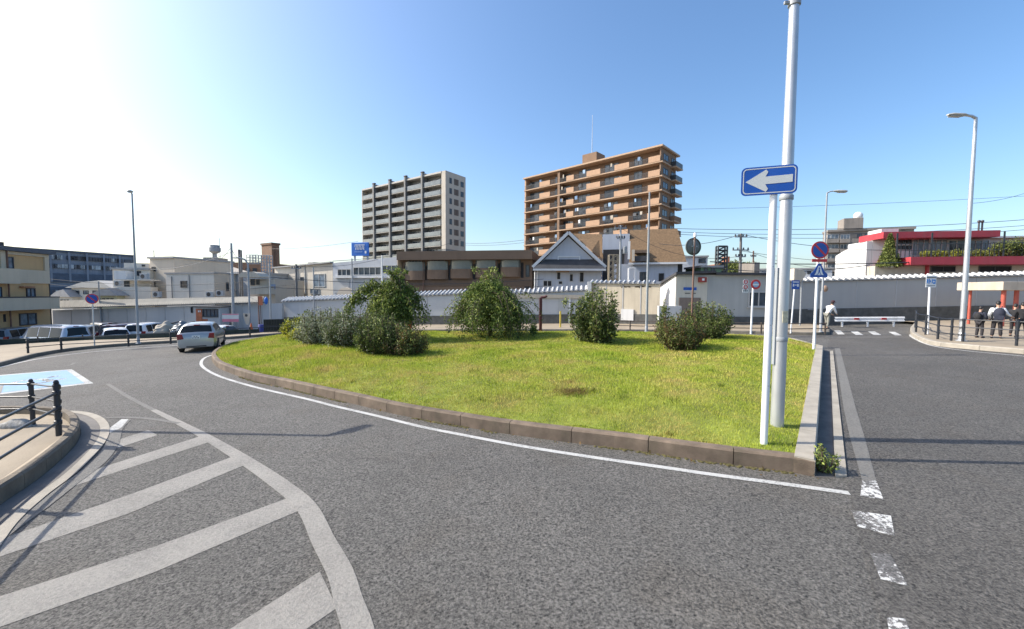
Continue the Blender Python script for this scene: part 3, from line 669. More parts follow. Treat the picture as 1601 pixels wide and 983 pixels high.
plate_sign(1450, 522, (1446,430.5,1462,449), .19, 'white bus stop plate with blue lettering on a pole at the right pavement corner', 'bus_stop_sign', SIGNWHITE,
   [(.05,.78,.95,.86,FRAME),(.08,.35,.2,.68,LB),(.26,.30,.34,.72,LB),(.38,.42,.46,.6,LB),(.56,.35,.64,.68,LB),(.68,.30,.92,.42,LB),(.68,.55,.92,.66,LB),(.84,.42,.92,.55,LB),(.1,.1,.9,.18,GREYPOLE)], r=.045, cat='bus stop sign')
plate_sign(1236, 521, (1237,438,1249,452), .17, 'small blue plate sign on a thin post between the lamp post and the no-parking sign', 'bus_stop_sign', SIGNBLUE,
   [(.1,.75,.9,.86,LW),(.12,.3,.3,.6,LW),(.36,.42,.6,.52,LW),(.66,.28,.88,.6,LW)], r=.035, cat='bus stop sign')

# convex mirror seen from behind
p = G(1080, 540, .45); p = V(1080, 533, 18.2); p.z = ground_on_island(p.x, p.y); root = thing('traffic_mirror', p, 0, 'round convex mirror seen from its grey back on a rusty brown pole', 'traffic mirror')
zc = V(1086.5, 385, p.y).z-p.z; s = 1/ppm(p); xt = V(1086, 385, p.y).x-p.x
mb = MB(); mb.tube([(0,0,-.1),(xt,0,zc+14*s)], .04, 12); mb.build('pole', BROWNPOLE, root, True)
mb = MB(Matrix.Translation((xt-.02, .1, zc)) @ Matrix.Rotation(R(12), 4, 'Z')); prof = [(.01,.07),(5*s,.06),(9*s,.04),(12*s,.0),(13.2*s,-.03),(13.4*s,.03)]
n = 32; vs = [(r_*math.cos(2*math.pi*k/n), -y_, r_*math.sin(2*math.pi*k/n)) for r_, y_ in prof for k in range(n)]
mb.add(vs, [(i*n+k, i*n+(k+1) % n, (i+1)*n+(k+1) % n, (i+1)*n+k) for i in range(len(prof)-1) for k in range(n)]); mb.build('mirror_back', mat('mirror_back', (.13,.145,.14), .6, .25, 5), root, True)
mb = MB(); mb.bar((xt,0,zc-10*s),(xt,0,zc+10*s), .09, .05); mb.bar((xt-.12,0,zc),(xt+.12,0,zc), .05, .05); mb.build('bracket', GREYPOLE, root)
mb = MB(); mb.lathe([(.03,0),(.07,.02),(.06,.16),(.03,.2)], (xt,0,zc+14*s), 12); mb.build('cap', WHITEP, root, True)

# ---- dark red post with bracket, yellow post, red post, cones
p = G(845, 519, .17); root = thing('pipe_post', p, 0, 'dark red square post with a curved bracket in front of the pale wall', 'post')
H = V(845, 465, p.y).z-p.z; mb = MB(); mb.box(-.09,-.09,0,.09,.09,H); mb.build('post', mat('dark_red_paint', (.10,.025,.025), .5, .2, 4), root, bevel=.01)
mb = MB(); mb.tube([(0,0,H),(.25,0,H+.02),(.38,0,H+.12)], .08, 10); mb.build('bracket', MATS['dark_red_paint'], root, True)
p = G(876, 511.5, .17); root = tag(MB().tube([p, p+Vector((0,0,1.15))], .06, 10).build('bollard', mat('yellow_paint', (.5,.38,.06), .5, .1, 3), None, True), 'yellow bollard by the pale wall left of the bushy shrub', 'bollard')
p = G(641, 519, .17); tag(MB().tube([p, p+Vector((.05,0,1.1))], [.09,.11], 10).build('bollard', mat('red_paint', (.5,.05,.03), .5, .1, 3), None, True), 'red bollard glimpsed behind the weeping shrub', 'bollard')

# ---- pipe railings
def railing(pts, hs, label, post_h, r=.03, rp=.038, m=BLACKP, name='pipe_railing', spacing=None, knob=True, cat='railing', group=None, rr=None):
    """pts: world ground points of the posts; hs: rail heights"""
    o = Vector(pts[0]); root = thing(name, o, 0, label, cat, group)
    for q in pts:
        q = Vector(q)-o; mb = MB(); mb.tube([q, q+Vector((0,0,post_h-.04))], rp, 12)
        if knob: mb.lathe([(rp*1.25,0),(rp*1.25,.04),(rp*.6,.05),(rp*.9,.075),(rp*.9,.10),(rp*.4,.125)], q+Vector((0,0,post_h-.10)), 12)
        for h in hs: mb.lathe([(rp,-.045),(rp*1.35,-.035),(rp*1.35,.035),(rp,.045)], q+Vector((0,0,h)), 12)
        mb.build('post', m, root, True)
    for h in hs:
        mb = MB()
        for a, b in zip(pts[:-1], pts[1:]): mb.tube([Vector(a)-o+Vector((0,0,h)), Vector(b)-o+Vector((0,0,h))], rr or r, 10)
        mb.build('rail', m, root, True)
    return root
B = G(92, 681, .235); B2 = G(0, 744, .235); dd = (B2-B); A0 = G(52, 665, .12)
h1, h2, h3 = V(87.5, 614, B.y).z-B.z, V(88, 638, B.y).z-B.z, V(89, 660, B.y).z-B.z; hp = V(87, 596, B.y).z-B.z
dn = dd.normalized(); pts = [B, B+dn*2.6, B+dn*5.2]
pts = [Vector((q.x, q.y, SL*q.x+.235)) for q in pts]
railing(pts, [h3, h2, h1], 'near black pipe railing with three rails running off the left edge', hp, r=.024, rp=.042)
ha = V(50, 594, A0.y).z-A0.z
A1 = Vector((A0.x-2.2, A0.y+.05, A0.z-.06)); A2 = Vector((A0.x-4.4, A0.y+.1, A0.z-.12)); Bx = Vector((B.x-.03, B.y+.12, B.z-.0))
hz = [V(47, 600, A0.y).z-A0.z, V(47, 620, A0.y).z-A0.z, V(50, 639, A0.y).z-A0.z]
railing([Vector((B.x-.10, B.y+.10, B.z-.0)), A0, A1, A2], hz, 'black pipe railing behind the boulder along the back of the near corner', ha, r=.017, rp=.04)
# far-left low railing on the pavement edge
ps = [G(x, y, .165) for x, y in ((44,552),(96,547),(201,541.5),(267,537.5),(330,532),(391,527.5),(440,524.5))]
railing(ps, [.30, .62], 'low dark pipe railing along the far left pavement by the parked cars', .72, r=.02, rp=.045, knob=False)
ps = [G(x, y, .165) for x, y in ((930,515),(985,516.5),(1040,518),(1120,520.5),(1190,521.5),(1230,523),(1290,522.5))]
railing(ps, [.30, .58], 'low brown pipe railing behind the island in front of the grey wall', .66, r=.025, rp=.04, knob=False, m=mat('dark_brown_paint', (.07,.055,.045), .6))
# right pavement railing
ps = [G(x, y, .185) for x, y in ((1431,512),(1432,519),(1447,523),(1466,530),(1487,532.5),(1505,534),(1589,540.5),(1660,546))]
railing(ps, [.30, .62, .95], 'black pipe railing along the right pavement in front of the people', 1.0, r=.022, rp=.045, m=BLACKP, knob=False)
# fence with green netting before the car park
ps = [(-60,545),(0,539),(60,535.5),(130,531.5),(200,529.5),(275,527),(340,524),(405,520)]
P3 = [G(x, y, .165) for x, y in ps]; tops = [530.5+.0, 530.5, 528.5, 525.5, 522.3, 519.3, 516.5, 514.2]
root = thing('net_fence', P3[0], 0, 'low dark green netting fence between pavement and parked cars', 'fence')
mb = MB(); o = P3[0]; top3 = [V(x, t, q.y) for (x, _), t, q in zip(ps, tops, P3)]
for i in range(len(P3)-1):
    a, b = P3[i]-o, P3[i+1]-o; at, bt = top3[i]-o, top3[i+1]-o; k = Vector((0,.03,0)); mb.add([a,b,bt,at,a+k,b+k,bt+k,at+k], [(0,1,2,3),(7,6,5,4),(3,2,6,7),(0,4,5,1)])
mb.build('netting', mat('dark_green_net', (.025,.038,.034), .85, .3, 3), root)
for i in range(len(P3)):
    a = P3[i]-o; mb = MB(); mb.tube([a, Vector((a.x, a.y-.03, (top3[i]-o).z+.12))], .035, 8); mb.build('post', BLACKP, root, True)
p0, p1 = G(413, 519.5, .165), G(476, 517.5, .165)
root = thing('net_fence', p0, 0, 'taller black mesh fence left of the island shrubs in front of the wall', 'fence')
mb = MB(); d_ = p1-p0; n = 26
for i in range(n+1): q = d_*(i/n); mb.box(q.x-.02, q.y-.02, q.z, q.x+.02, q.y+.02, q.z+.95)
for z in (.1,.5,.93): mb.bar(Vector((0,0,z)), d_+Vector((0,0,z)), .05, .04)
mb.build('bars', mat('black_mesh', (.03,.035,.035), .7), root)
mb = MB(); mb.add([(0,.05,.02), d_+Vector((0,.05,.02)), d_+Vector((0,.05,.94)), (0,.05,.94)], [(0,1,2,3)]); mb.v = mb.v+[v+Vector((0,.02,0)) for v in mb.v]; mb.f.append([7,6,5,4]); mb.m.append(0); mb.build('screen', MATS['dark_green_net'], root)

# white guard rail beyond the crossing
a, b = G(1304, 509.5, .05), G(1413, 509.5, .05); root = thing('guard_rail', a, 0, 'white corrugated guard rail beyond the crossing in front of the grey wall', 'guard rail')
d_ = b-a; z0 = V(1304, 503, a.y).z-a.z; z1 = V(1304, 495.5, a.y).z-a.z
mb = MB(); prof = [(0,z0),(-.05,z0+.03),(-.05,z0+.09),(.0,z0+.13),(.0,z0+.17),(-.05,z0+.21),(-.05,z1-.03),(0,z1)]
mb.add([(0,y,z) for y, z in prof]+[(d_.x, d_.y+y, z+d_.z) for y, z in prof], [(i, i+1, i+9, i+8) for i in range(7)]); bmw = mb.build('beam', mat('guard_rail_white', (.70,.71,.72), .5, .1, 2, grime=.3), root)
for t in (.13, .5, .87): q = d_*t; mb = MB(); mb.tube([q+Vector((0,.06,-.1)), q+Vector((0,.06,z1-.05))], .06, 10); mb.build('post', SIGNWHITE, root, True)
for t in (.33, .72): q = d_*t; MB().box(q.x-.22, q.y-.075, (z0+z1)/2+q.z-.02, q.x+.12, q.y-.055, (z0+z1)/2+q.z+.1).build('reflector', SIGNRED, root)

# bus shelter corner at the right edge
a = V(1568, 455, 23.0); root = thing('bus_shelter', (a.x, a.y, SL*a.x+.185), 0, 'beige flat-roofed shelter on red posts at the right edge behind the people', 'shelter')
H1 = V(1568, 440, 23).z-root.location.z; H0 = V(1568, 453.5, 23).z-root.location.z
mb = MB(); mb.box(0,0,H0,6,2.4,H1); mb.build('roof', mat('shelter_beige', (.5,.42,.33), .7, .1, 2, grime=.2), root, bevel=.02)
SR = mat('shelter_red', (.42,.09,.06), .5, .15, 3)
for x, y in ((.42,.3),(1.15,.3),(4.5,.3),(.42,2.0),(4.5,2.0)): mb = MB(); mb.tube([(x,y,0),(x,y,H0)], .10 if y < 1 else .07, 14); mb.build('post', SR, root, True)
# ================================================================ buildings
class Bld:
    """a building frame: x along its front (left to right), y into its depth, z up"""
    def __init__(s, name, pxL, DL, pxR, DR, label, cat='building', group=None, pyref=450, lock=None):
        a = V(pxL, pyref, DL); b = V(pxR, pyref, DR); s.L = math.hypot(b.x-a.x, b.y-a.y); s.rz = math.atan2(b.y-a.y, b.x-a.x)
        s.o = Vector((a.x, a.y, gz(a.x)-.3)); s.root = thing(name, s.o, s.rz, label, cat, group)
        s.ux = Vector((math.cos(s.rz), math.sin(s.rz), 0)); s.uy = Vector((-math.sin(s.rz), math.cos(s.rz), 0))
    def at(s, px, py, y=0):                              # pixel -> (x, z) on the plane y
        r = ray(px, py); c = s.o+s.uy*y; n = s.uy; t = Vector((c.x, c.y, 0)).dot(n)/Vector((r.x, r.y, 0)).dot(n)
        q = Vector((0, 0, CAM_H))+r*t; return (q-s.o).dot(s.ux), q.z-s.o.z
    def ats(s, px, py, x):                               # pixel -> (y, z) on the side plane x
        r = ray(px, py); c = s.o+s.ux*x; n = s.ux; t = Vector((c.x, c.y, 0)).dot(n)/Vector((r.x, r.y, 0)).dot(n)
        q = Vector((0, 0, CAM_H))+r*t; return (q-s.o).dot(s.uy), q.z-s.o.z
    def box(s, name, m, x0, y0, z0, x1, y1, z1, parent=None, bevel=0):
        return MB().box(x0, y0, z0, x1, y1, z1).build(name, m, parent or s.root, bevel=bevel)
    def pbox(s, name, m, px0, py0, px1, py1, y0=0, y1=.2, parent=None):
        x0, z1 = s.at(px0, py0, y0); x1, z0 = s.at(px1, py1, y0); return s.box(name, m, x0, y0, z0, x1, y1, z1, parent)
    def win(s, px0, py0, px1, py1, y=0, n=2, g=None, f=None, parent=None, name='window', sill=False):
        x0, z1 = s.at(px0, py0, y); x1, z0 = s.at(px1, py1, y); return s.winr(x0, z0, x1, z1, y, n, g, f, parent, name, sill)
    def winr(s, x0, z0, x1, z1, y=0, n=2, g=None, f=None, parent=None, name='window', sill=False, sidex=None):
        if x1 < x0: x0, x1 = x1, x0
        M = Matrix()
        if sidex is not None: M = Matrix.Translation((sidex, 0, 0)) @ Matrix.Rotation(math.pi/2, 4, 'Z')
        mb = MB(M); w = min(.07, (x1-x0)*.12); mb.box(x0, y-.012, z0, x1, y-.004, z1, 1)
        for a, b, c, d in ((x0, z0, x0+w, z1), (x1-w, z0, x1, z1), (x0+w, z0, x1-w, z0+w), (x0+w, z1-w, x1-w, z1)): mb.box(a, y-.07, b, c, y-.014, d, 0)
        for k in range(1, n): c = x0+(x1-x0)*k/n; mb.box(c-w*.45, y-.06, z0+w, c+w*.45, y-.014, z1-w, 0)
        if sill: mb.box(x0-.08, y-.14, z0-.07, x1+.08, y-.002, z0-.002, 0)
        return mb.build(name, [f or FRAME, g or GLASS], parent or s.root)
def topz(b, px, py, y=0): return b.at(px, py, y)[1]

W_CREAM = mat('render_cream', (.50,.45,.37), .85, .08, .6, bump=.2, bscale=20, grime=.22)
W_GREY = mat('render_grey', (.42,.43,.43), .85, .07, .5, bump=.2, bscale=20, grime=.06)
W_WHITE = mat('render_white', (.66,.66,.65), .8, .05, .5, bump=.15, bscale=20, grime=.15)
W_BEIGE = mat('render_beige', (.45,.40,.33), .85, .08, .6, bump=.2, bscale=20, grime=.25)
STONE = mat('stone_base', (.10,.10,.095), .9, .3, 2.5, bump=.5, bscale=12, grime=.3)
ROOFD = mat('roof_dark', (.05,.05,.055), .7, .2, 2)
TILEG = mat('tile_grey', (.13,.135,.145), .45, .25, 2.5, island=.12)
TILEW = mat('tile_white', (.55,.55,.54), .5, .12, 3)

def tile_coping(b, x0, x1, zl, zr, depth=.9, drop=.32, sp=.30, name='tile_coping'):
    """a small pitched tile roof along the wall head: ridge behind, round tiles running down to white end caps"""
    mb = MB(); n = int((x1-x0)/sp)
    def z(x): return zl+(zr-zl)*(x-x0)/max(.01, x1-x0)
    mb.add([(x0,-.12,z(x0)-drop),(x1,-.12,z(x1)-drop),(x1,depth,z(x1)),(x0,depth,z(x0)),(x0,-.12,z(x0)-drop-.06),(x1,-.12,z(x1)-drop-.06),(x1,depth,z(x1)-.1-drop),(x0,depth,z(x0)-.1-drop)], [(0,1,2,3),(4,5,1,0),(7,6,5,4),(3,2,6,7),(0,3,7,4),(1,5,6,2)], 0)
    for i in range(n):
        x = x0+sp*(i+.5); mb.tube([(x,-.14,z(x)-drop+.02),(x,depth,z(x)+.02)], sp*.22, 6, mi=1)
    return mb.build(name, [TILEG, TILEW], b.root)

# ---------------- perimeter walls
WG = mat('wall_pale_blue_grey', (.46,.47,.48), .85, .05, .35, grime=.07, bump=.15, bscale=15)
def wall(pxL, DL, pxR, DR, tl, tr, label, m=WG, stone=.75, coping=True, panels=6, name='boundary_wall', cop_h=.32, th=.25, sp=.3, cat='wall', dpt=.9):
    b = Bld(name, pxL, DL, pxR, DR, label, cat, None)
    zl = topz(b, pxL, tl); zr = topz(b, pxR, tr); L = b.L; cz = cop_h if coping else 0
    mb = MB(); gl = 0; gr = (gz((b.o+b.ux*L).x)-.3-b.o.z)
    mb.add([(0,0,-1.3),(L,0,-1.3+gr),(L,0,zr-cz-.05),(0,0,zl-cz-.05),(0,th,-1.3),(L,th,-1.3+gr),(L,th,zr-cz-.05),(0,th,zl-cz-.05)], [(0,1,2,3),(7,6,5,4),(3,2,6,7),(0,3,7,4),(1,5,6,2),(0,4,5,1)])
    mb.build('wall', m, b.root)
    if stone: 
        mb = MB(); g0 = .3+.17; mb.add([(0,-.05,-.2),(L,-.05,gr-.2),(L,-.05,gr+g0+stone),(0,-.05,g0+stone),(0,-.003,-.2),(L,-.003,gr-.2),(L,-.003,gr+g0+stone),(0,-.003,g0+stone)], [(0,1,2,3),(3,2,6,7),(0,3,7,4),(1,5,6,2)]); mb.build('stone_base', STONE, b.root)
    if panels:
        mb = MB()
        for k in range(1, panels): x = L*k/panels; z0 = gr*k/panels+g0+stone+.02 if stone else .2; mb.box(x-.035, -.022, z0, x+.035, -.003, zl+(zr-zl)*k/panels-cz-.1)
        o = mb.build('panel_joint', mat('joint_strip', (.40,.40,.40), .8, .1, 2), b.root); tag(o, kind='stuff')
    if coping: tile_coping(b, -.05, L+.05, zl, zr, drop=cop_h, sp=sp, depth=dpt)
    return b
b = wall(80, 38, 440, 36.5, 484, 473, 'long pale boundary wall behind the parked cars under a beige fascia', stone=0, coping=False, panels=12)
x0, z1 = b.at(80, 470); _, z0 = b.at(80, 481); xe, z1e = b.at(440, 463); _, z0e = b.at(440, 472); BEI = mat('fascia_beige', (.42,.39,.33), .8, .08, .5, grime=.2)
mb = MB(); y = -.45; mb.add([(0,y,z0),(b.L*.93,y,z0e),(b.L*.93,y+.3,z1e),(0,y+.3,z1),(0,.3,z0),(b.L*.93,.3,z0e),(b.L*.93,.3,z1e),(0,.3,z1)], [(0,1,2,3),(3,2,6,7),(0,4,5,1),(0,3,7,4),(1,5,6,2)]); mb.build('fascia', BEI, b.root)
mb = MB(); 
for k in range(100): x = b.L*.93*(k+.5)/100; z = z0+(z0e-z0)*(k+.5)/100; mb.tube([(x,y+.02,z-.01),(x,.0,z-.03)], .09, 6)
tag(mb.build('eaves_tiles', TILEG, b.root), kind='stuff')
b.win(299, 480, 302, 489, 0, 1, DARKV)
b.pbox('downpipe', GREYPOLE, 155, 474, 158.5, 507, -.12, -.02)
b2 = b
# small office with orange door
b = Bld('office_hut', 304, 35.5, 343, 35.3, 'small grey site hut with orange door and wide dark window behind the silver car', 'hut')
zt = topz(b, 304, 480); b.box('wall', mat('hut_wall', (.42,.43,.44), .8, .08, 1), 0, 0, -1, b.L, 1.0, zt); 
dr = b.pbox('door', mat('orange_door', (.42,.13,.06), .6, .25, 3), 306, 482.5, 316.5, 520, -.05, -.003); b.win(317, 482.5, 341.5, 496, 0, 4, GLASS, FRAME)
b.pbox('panel', MATS['orange_door'], 316.6, 498.5, 324.5, 506, -.05, -.003)
b.box('roof', ROOFD, -.15, -.2, zt+.002, b.L+.1, 1.1, zt+.08)
for q in ((309.5,485,311,488),(312,485,313.5,488)): b.pbox('notice', SIGNWHITE, *q, -.07, -.055, parent=dr)

b = wall(440, 37, 730, 33.6, 465.5, 452.5, 'pale boundary wall with grey and white tile coping behind the island shrubs', panels=5, stone=.72, sp=.36)
z0 = b.at(476, 486); mb = MB(); b.pbox('notice', mat('notice_olive', (.16,.2,.05), .7), 475, 485.5, 480.5, 489, -.03, -.004)
b.pbox('downpipe', BROWNPOLE, 427.5, 474, 430, 505, -.1, -.02)
b = wall(730, 33.6, 922, 32, 456.5, 446.5, 'pale boundary wall with white tile coping and beige beam between the two big shrubs', panels=5, stone=.72, sp=.38)
xl, zl = b.at(820, 460); xr, zr = b.at(922, 458)
b.box('beam', W_BEIGE, b.at(800,460)[0], -.16, zl-.28, b.L-.4, -.003, zl)
b.pbox('door', W_GREY, 873, 461, 889, 504, -.04, -.003); b.pbox('downpipe', SIGNWHITE, 889.5, 461, 891.5, 507, -.08, -.01)
b.box('end_pillar', W_WHITE, b.L-.15, -.25, zr-.3, b.L+.12, .6, b.at(922, 440)[1])

WC = mat('wall_cream', (.50,.44,.34), .85, .08, .5, grime=.3, bump=.2, bscale=15, gcol=(.16,.13,.09))
b = wall(922, 32.2, 1031, 29.6, 438.5, 439.5, 'sunlit cream boundary wall with scalloped tile top and dark stone foot', m=WC, panels=4, stone=.72, sp=.36, cop_h=.16, dpt=.35)
b.pbox('notice_board', W_WHITE, 971, 483, 990, 501, -.10, -.02); 
mb = MB(); 
for q in range(26):
    px = random.choice([random.uniform(966, 986), random.uniform(992, 1016)]); x, z = b.at(px, random.uniform(446.5, 449)); r_ = random.uniform(.04, .11); mb.box(x-r_, -.012, z-r_*.5, x+r_, -.004, z+r_*.5)
tag(mb.build('flaking_paint', mat('flaked_dark', (.12,.10,.07), .9), b.root), kind='stuff')

# ---------------- kiosk building with left-facing white side
b = Bld('station_building', 1057, 28.4, 1216, 28.3, 'low grey building with dark sloping roof edge, brown door and one window behind the island', 'building')
zt = topz(b, 1057, 429); zr = topz(b, 1215, 430); L = b.L
ys, zs = b.ats(1031, 444, 0)
mb = MB(); zf = zt; D_ = 3.2; mb.add([(0,0,-.2),(L,0,-.2+.4),(L,0,zr),(0,0,zf),(0,D_,-.2),(L,D_,.2),(L,D_,zr-.3),(0,D_,zs if zs < zf else zf-.5)], [(0,1,2,3),(7,6,5,4),(3,2,6,7),(1,5,6,2),(0,4,5,1),(0,3,7,4)])
mb.build('wall', mat('kiosk_grey', (.38,.39,.38), .85, .06, .5, grime=.10, bump=.15, bscale=15), b.root)
xj = b.at(1104, 450)[0]
b.pbox('wall_panel', mat('kiosk_pale', (.55,.52,.44), .85, .06, .5, grime=.15), 1057.6, 432, 1104, 512, -.03, -.003)
mb = MB(); zq = b.ats(1030, 478, 0)[1]; y2 = D_; mb.add([(-.03,0,1.8),(-.03,y2,1.8),(-.03,y2,(zs if zs < zf else zf-.5)-.02),(-.03,0,zf-.02)], [(0,1,2,3)]); mb.box(-.03,0,1.75,-.003,y2,1.8); mb.build('side_panel', W_WHITE, b.root)
mb = MB(); t = .16
mb.add([(-.15,-.35,zf),(xj+.5,-.35,zf+.12),(xj+.5,-.35,zf+.12+t),(-.15,-.35,zf+t),(-.25,D_+.1,zf-.75),(xj+.5,D_+.1,zf-.2),(xj+.5,D_+.1,zf-.2+t),(-.25,D_+.1,zf-.75+t)], [(0,1,2,3),(7,6,5,4),(3,2,6,7),(0,4,5,1),(0,3,7,4),(1,5,6,2)])
xe = L+.3; mb.add([(xj+.52,-.3,zf-.0),(xe,-.3,zr+.0),(xe,-.3,zr+t),(xj+.52,-.3,zf+t-.0),(xj+.52,D_+.1,zf-.2),(xe,D_+.1,zr-.3),(xe,D_+.1,zr-.1),(xj+.52,D_+.1,zf)], [(0,1,2,3),(7,6,5,4),(3,2,6,7),(0,4,5,1),(0,3,7,4),(1,5,6,2)])
mb.build('roof', ROOFD, b.root)
zz = b.at(1100, 494.5)[1]; mb = MB(); mb.box(xj,-.06,.1,L,-.003,zz); mb.build('stone_base', STONE, b.root)
dr = b.pbox('door', mat('brown_door', (.20,.155,.125), .7, .12, 2, grime=.2), 1062, 465, 1094, 516, -.07, -.032)
b.win(1170, 455.5, 1201.5, 479.5, 0, 2, GLASS, FRAMEW, sill=True)
sg = b.pbox('sign_plate', SIGNBLUE, 1069, 449, 1089, 453.5, -.07, -.035); b.pbox('sign_stripe', SIGNGREY, 1069, 453.6, 1089, 455.6, -.07, -.035)
for q in ((1071,457.8,1079,459),(1082,457.8,1088,459)): b.pbox('lettering', FRAME, *q, -.045, -.035)
bx = b.pbox('alarm_box', mat('lamp_box_red', (.28,.04,.03), .5, .2, 4), 1094, 433, 1105, 441, -.28, -.035); b.pbox('lens', SIGNWHITE, 1098, 435, 1101.5, 438.5, -.30, -.281, parent=bx)
mb = MB(); x, z = b.at(1098, 485.5); disc(mb, (x, z), .17, -.05, -.034); mb.build('yellow_disc', MATS['yellow_paint'], b.root)
p = G(1032, 512, .165); bb = Bld('equipment_cabinet', 1031, 27.6, 1065, 27.4, 'grey metal cabinet on a brick foot left of the brown door', 'cabinet')
bb.pbox('cabinet', mat('cabinet_grey', (.47,.48,.49), .5, .05, 1, grime=.1), 1030.5, 478, 1065, 502, 0, .55); bb.pbox('foot', mat('brick_foot', (.35,.2,.15), .9, .3, 6, bump=.5), 1043, 502.2, 1054, 516, .05, .4); bb.pbox('foot', MATS['brick_foot'], 1031.5, 502.2, 1039, 516, .05, .4)

# right-hand long wall
WR = mat('wall_mid_grey', (.37,.365,.355), .85, .05, .3, grime=.05, bump=.15, bscale=15)  # even grey base colour of the right-hand wall
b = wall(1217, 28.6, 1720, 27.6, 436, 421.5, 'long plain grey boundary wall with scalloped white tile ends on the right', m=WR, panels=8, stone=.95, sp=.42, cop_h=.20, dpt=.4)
b.box('service_panel', GREYPOLE, 2.0, -.09, 1.45, 2.6, -.052, 1.3+.1)
# lamp fixtures on a little pole beside the bending person
p = V(1281, 520, 25.5); p.z = SL*p.x+.17; root = thing('flood_lamp', p, 0, 'small round rusty lamp on a thin post above the bending person', 'lamp')
zc = V(1284.5, 451, p.y).z-p.z
mb = MB(); mb.tube([(0,0,0),(0,0,zc-.2),(.1,-.05,zc)], .03, 8); mb.build('post', GREYPOLE, root, True)
mb = MB(); mb.sphere((.16,-.1,zc), (.17,.13,.2), 12, 8); mb.build('lamp_head', mat('lamp_rust', (.3,.2,.14), .5, .3, 6), root, True)
p = V(1250, 520, 26.5); p.z = SL*p.x+.17; root = thing('camera_mast', p, 0, 'white boxy lamp housing peeking over the wall beside the main lamp post', 'lamp')
zc = V(1240, 430, p.y).z-p.z; mb = MB(); mb.tube([(0,0,0),(0,0,zc)], .05, 10); mb.build('post', GREYPOLE, root, True)
mb = MB(); mb.prism([(-.65,-.32),(-.1,-.36),(.15,.1),(-.1,.36),(-.65,.42)], -.2, .2, ax='y'); mb.v = [v+Vector((0,0,zc)) for v in mb.v]; mb.build('housing', W_CREAM, root, bevel=.02)

# ---------------- brown tower
TAN = mat('tan_panel', (.43,.275,.175), .8, .07, .8, grime=.10, gcol=(.2,.12,.08)); TAN_SHADE = mat('tan_wall_shaded', (.22,.14,.09), .85, .08, .8, grime=.12, gcol=(.15,.1,.07)); SLABC = mat('slab_tan', (.43,.30,.20), .8, .06, 1)  # darker tan wall copy: balcony recess shade is put into the colour
DARKRAIL = mat('dark_railing', (.05,.055,.06), .4, .2, 3)
D = 88.0; xc = V(1032, 300, D); u = Vector((.735,-.678,0)); rzT = math.atan2(-.678,.735)
def corner_bld(name, pxC, D, pxL, u, label, pyref=300):
    """front runs from its left end to the near corner at pxC; u points from left end to corner"""
    C = V(pxC, pyref, D); r = V(pxL, pyref, 1); k = r.x/r.y      # left end on C - u*s
    s_ = (C.x-k*C.y)/(u.x-k*u.y); A = Vector((C.x-u.x*s_, C.y-u.y*s_, 0))
    b = Bld.__new__(Bld); b.L = s_; b.rz = math.atan2(u.y, u.x); b.o = Vector((A.x, A.y, gz(A.x)-.3)); b.root = thing(name, b.o, b.rz, label, 'apartment block')
    b.ux = Vector((u.x, u.y, 0)); b.uy = Vector((-u.y, u.x, 0)); return b
b = corner_bld('apartment_tower', 1031, D, 819.5, u, 'tall tan brown apartment block with solid balcony panels and a rooftop antenna mast')
L = b.L; zT = b.at(1031, 226.5)[1]; zF = b.at(1031, 251.5)[1]; fh = (zF-b.at(1031, 340)[1])/4.0; W = 8.6
b.box('wall', TAN_SHADE, 0, 2.0, 0, L, W, zT-.35); b.box('side_wall', TAN_SHADE, L-.25, .35, 0, L, 1.99, zT-.35); b.box('side_wall', TAN, 0, .2, 0, .5, 1.99, zT-.35)
mb = MB(); mb.box(-.25,-.25,zT-.35,L+.55,W+.9,zT); mb.build('roof_slab', SLABC, b.root)
xs_ = {}
def fx(zx, row=0): px = 790+zx/3.51; return b.at(px, 300)[0]
segs = [('w',108,186),('p',188,245),('w',248,284),('w',298,332),('p',335,375),('w',378,443),('p',445,520),('w',520,597),('p',597,677),('w',680,780),('p',782,852)]
nf = 9
xd = (fx(285), fx(297)); b.box('divider', TAN_SHADE, xd[0], .1, 0, xd[1], 1.99, zT-.351)
for i in range(nf):
    zf = zF-fh*i
    mb = MB(); mb.box(-.1, 0, zf-.24, L+.05, 1.99, zf); mb.box(L+.052,0,zf-.24,L+.5,W*.55,zf); mb.box(L+.052,W*.62,zf-.24,L+1.3,W+.8,zf); mb.build('floor_slab', SLABC, b.root)
    mr_ = MB(); mr_.box(L+.06,W*.64,zf+.002,L+1.25,W*.66,zf+1.05); mr_.box(L+1.2,W*.661,zf+.002,L+1.25,W+.7,zf+1.05); mr_.build('side_balcony', DARKRAIL if i < 4 else TAN_SHADE, b.root)
    for kind, a, c in segs:
        x0, x1 = fx(a), fx(c); 
        if x1 > L: x1 = L-.02
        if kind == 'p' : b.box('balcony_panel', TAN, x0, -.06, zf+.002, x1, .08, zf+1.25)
        else:
            g = random.choice([GLASS, GLASSL, GLASSL]); w_ = x1-x0
            g = random.choice([GLASS,GLASS,GLASSL])
            if c == 780: b.winr(x0+.1, zf+.05, x0+w_*.48, zf+2.3, 1.995, 2, g, FRAME); 
            elif i < 100: b.winr(x0+.02, zf+.05, x1-.02, zf+2.35, 1.995, 3, g, FRAME)
mb = MB()
for i in range(nf):
    zf = zF-fh*i
    for kind, a, c in segs:
        if kind == 'w':
            x0, x1 = fx(a), min(fx(c), L-.02); mb.box(x0,.0,zf+1.02,x1,.05,zf+1.08); n = int((x1-x0)/.22)
            for k in range(n): x = x0+(x1-x0)*(k+.5)/n; mb.box(x-.03,.01,zf+.002,x+.03,.04,zf+1.02)
tag(mb.build('balcony_railing', DARKRAIL, b.root), kind='stuff')
